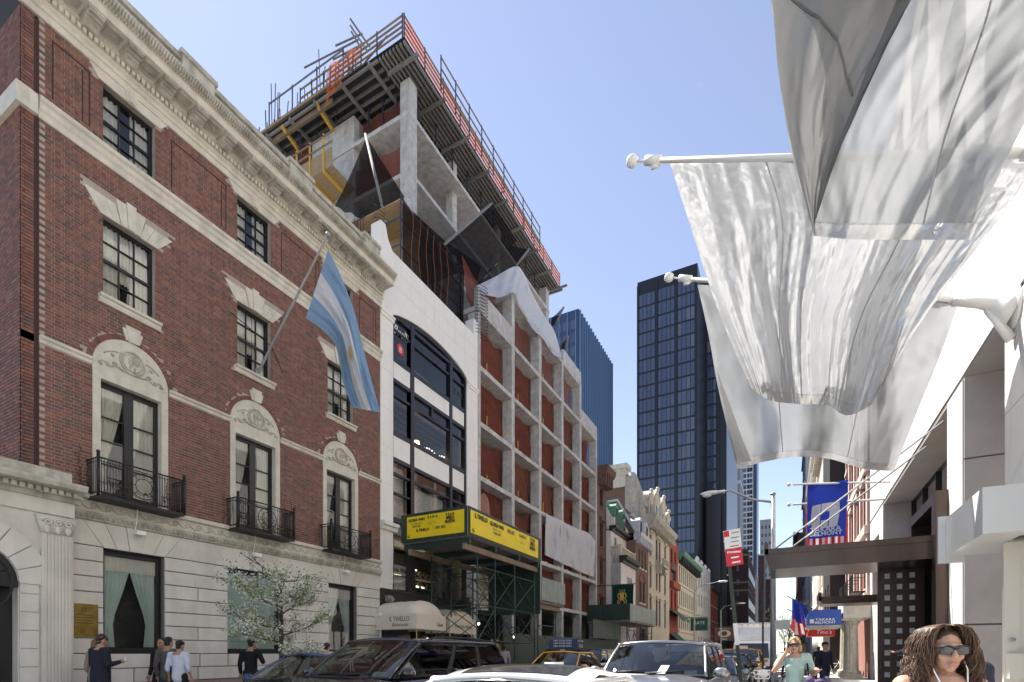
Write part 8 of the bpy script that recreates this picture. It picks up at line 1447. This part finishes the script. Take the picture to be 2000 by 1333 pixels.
LP_ = thing('street_lamp', 'tall grey street lamp with long arm reaching left over the road', 'street lamp', (-.47, 22.5, .13)); zt = onY(1510, 966, 22.5)[1]; q = MB(); q.tube([(-.47, 22.5, .13), (-.47, 22.5, 3), (-.47, 22.5, zt)], [.12, .1, .075], 12); mk(q, 'pole', M['galv'], LP_, True); q = MB(); q.lathe([(.2, .13), (.2, .5), (.14, .8)], (-.47, 22.5, 0), 10); mk(q, 'base', M['galv'], LP_)
e_ = onY(1420, 960, 22.5); q = MB(); q.tube([(-.47, 22.5, zt - .3), (-1.2, 22.5, zt - .1), (-2.0, 22.5, e_[1] + .02), (-2.3, 22.5, e_[1])], [.05, .045, .04, .035], 8); mk(q, 'arm', M['galv'], LP_, True); q = MB(); q.ell((-2.75, 22.5, e_[1] + .02), (.42, .13, .09), 14, 8); q.box(-2.5, -2.2, 22.42, 22.58, e_[1] - .03, e_[1] + .06); hd_ = mk(q, 'lamp_head', M['white_metal'], LP_, True); q = MB(); q.ell((-2.88, 22.5, e_[1] - .04), (.2, .11, .1), 12, 8); mk(q, 'lens_bowl', M['lamp_glass'], hd_, True)
q = MB(); q.ell((-.47, 22.5, zt + .02), (.11, .11, .07), 10, 6); mk(q, 'pole_cap', M['galv'], LP_)
q = MB(); q.beam((-.72, 19.6, .13), (-.72, 19.6, onY(1502, 1150, 19.6)[1]), .06, .06); mk(q, 'sign_post', M['post_green'], label='slim dark green post just left of the street lamp pole', cat='post'); q = MB(); q.box(-.42, .1, 22.38, 22.4, onY(1515, 1230, 22.4)[1], onY(1515, 1212, 22.4)[1]); mk(q, 'blank_plate', M['sign_face'], label='blank pale sign plate fixed to the street lamp pole', cat='sign')
for i, (x, y, h_) in enumerate(((-9.3, 62, 8.5), (-9.2, 88, 8.3))):
    q = MB(); q.tube([(x, y, .1), (x, y, h_), (x + .5, y, h_ + .6), (x + 2.5, y, h_ + 1.0)], [.1, .07, .05, .04], 8); o = mk(q, 'street_lamp', M['galv'], label=('far street lamp in front of the cream row', 'farthest street lamp by the maroon sign')[i], cat='street lamp', group='lamps on the left kerb'); mk(MB().ell((x + 3.0, y, h_ + 1.0), (.55, .15, .12), 10, 6), 'lamp_head', M['white_metal'], o, True)
q = MB(); q.tube([(.0, 30, .13), (.0, 30, 1.4)], .06, 8); mk(q, 'orange_post', M['rope_orange'], label='orange post at the kerb behind the blonde woman', cat='post'); q = MB(); q.box(.3, 1.1, 37, 37.3, .13, 2.2); q.box(.36, 1.04, 36.98, 37, .5, 2.1, 1); o = mk(q, 'poster_stand', [M['black_paint'], M['brownstone']], label='dark poster stand on the sidewalk down the right side', cat='stand')
q = MB(); q.box(3.0, 3.5, 36.9, 37.4, .13, 1.3); mk(q, 'white_box', M['paint_van'], label='white metal box beside the farther fluted column', cat='box')
# thin spring trees far down the right side
for i, (x, y, h_) in enumerate(((.2, 62, 7), (.9, 70, 7.5), (-.3, 95, 7))):
    o = thing('spring_tree', ('budding yellow green tree beyond the red awning', 'second budding tree just behind the first', 'farthest budding tree at the end of the right sidewalk')[i], 'tree', (x, y, .1), 'budding trees on the right'); q = MB(); lfm = MB(); rr = random.Random(i + 40); q.tube([(x, y, .1), (x, y, h_ * .5)], [.12, .07], 7)
    for k_ in range(26):
        a = rr.uniform(0, 6.28); z = h_ * rr.uniform(.35, .6); p = Vector((x, y, z)); pts = [p]; d = Vector((math.cos(a) * .6, math.sin(a) * .6, rr.uniform(.5, 1.2))).normalized()
        for j in range(5): d = (d + Vector((rr.uniform(-.2, .2), rr.uniform(-.2, .2), .05))).normalized(); pts.append(pts[-1] + d * h_ * .085)
        q.tube(pts, [.03, .025, .02, .015, .01, .006], 4)
        for pt in pts[2:]:
            for _ in range(7): c = pt + Vector((rr.gauss(0, .18), rr.gauss(0, .18), rr.gauss(0, .16))); n = Vector((rr.uniform(-1, 1), rr.uniform(-1, 1), rr.uniform(-1, 1))).normalized(); aa = n.orthogonal().normalized(); bb = n.cross(aa); l_ = .1; lfm.add([c, c + (aa * .5 + bb * .4) * l_, c + aa * l_, c + (aa * .5 - bb * .4) * l_], [(0, 1, 2, 3)])
    mk(q, 'trunk', M['bark'], o); tag(mk(lfm, 'crown', M.get('leaf_bud') or mat('leaf_bud', (.3, .32, .08), .8), o), kind='stuff')
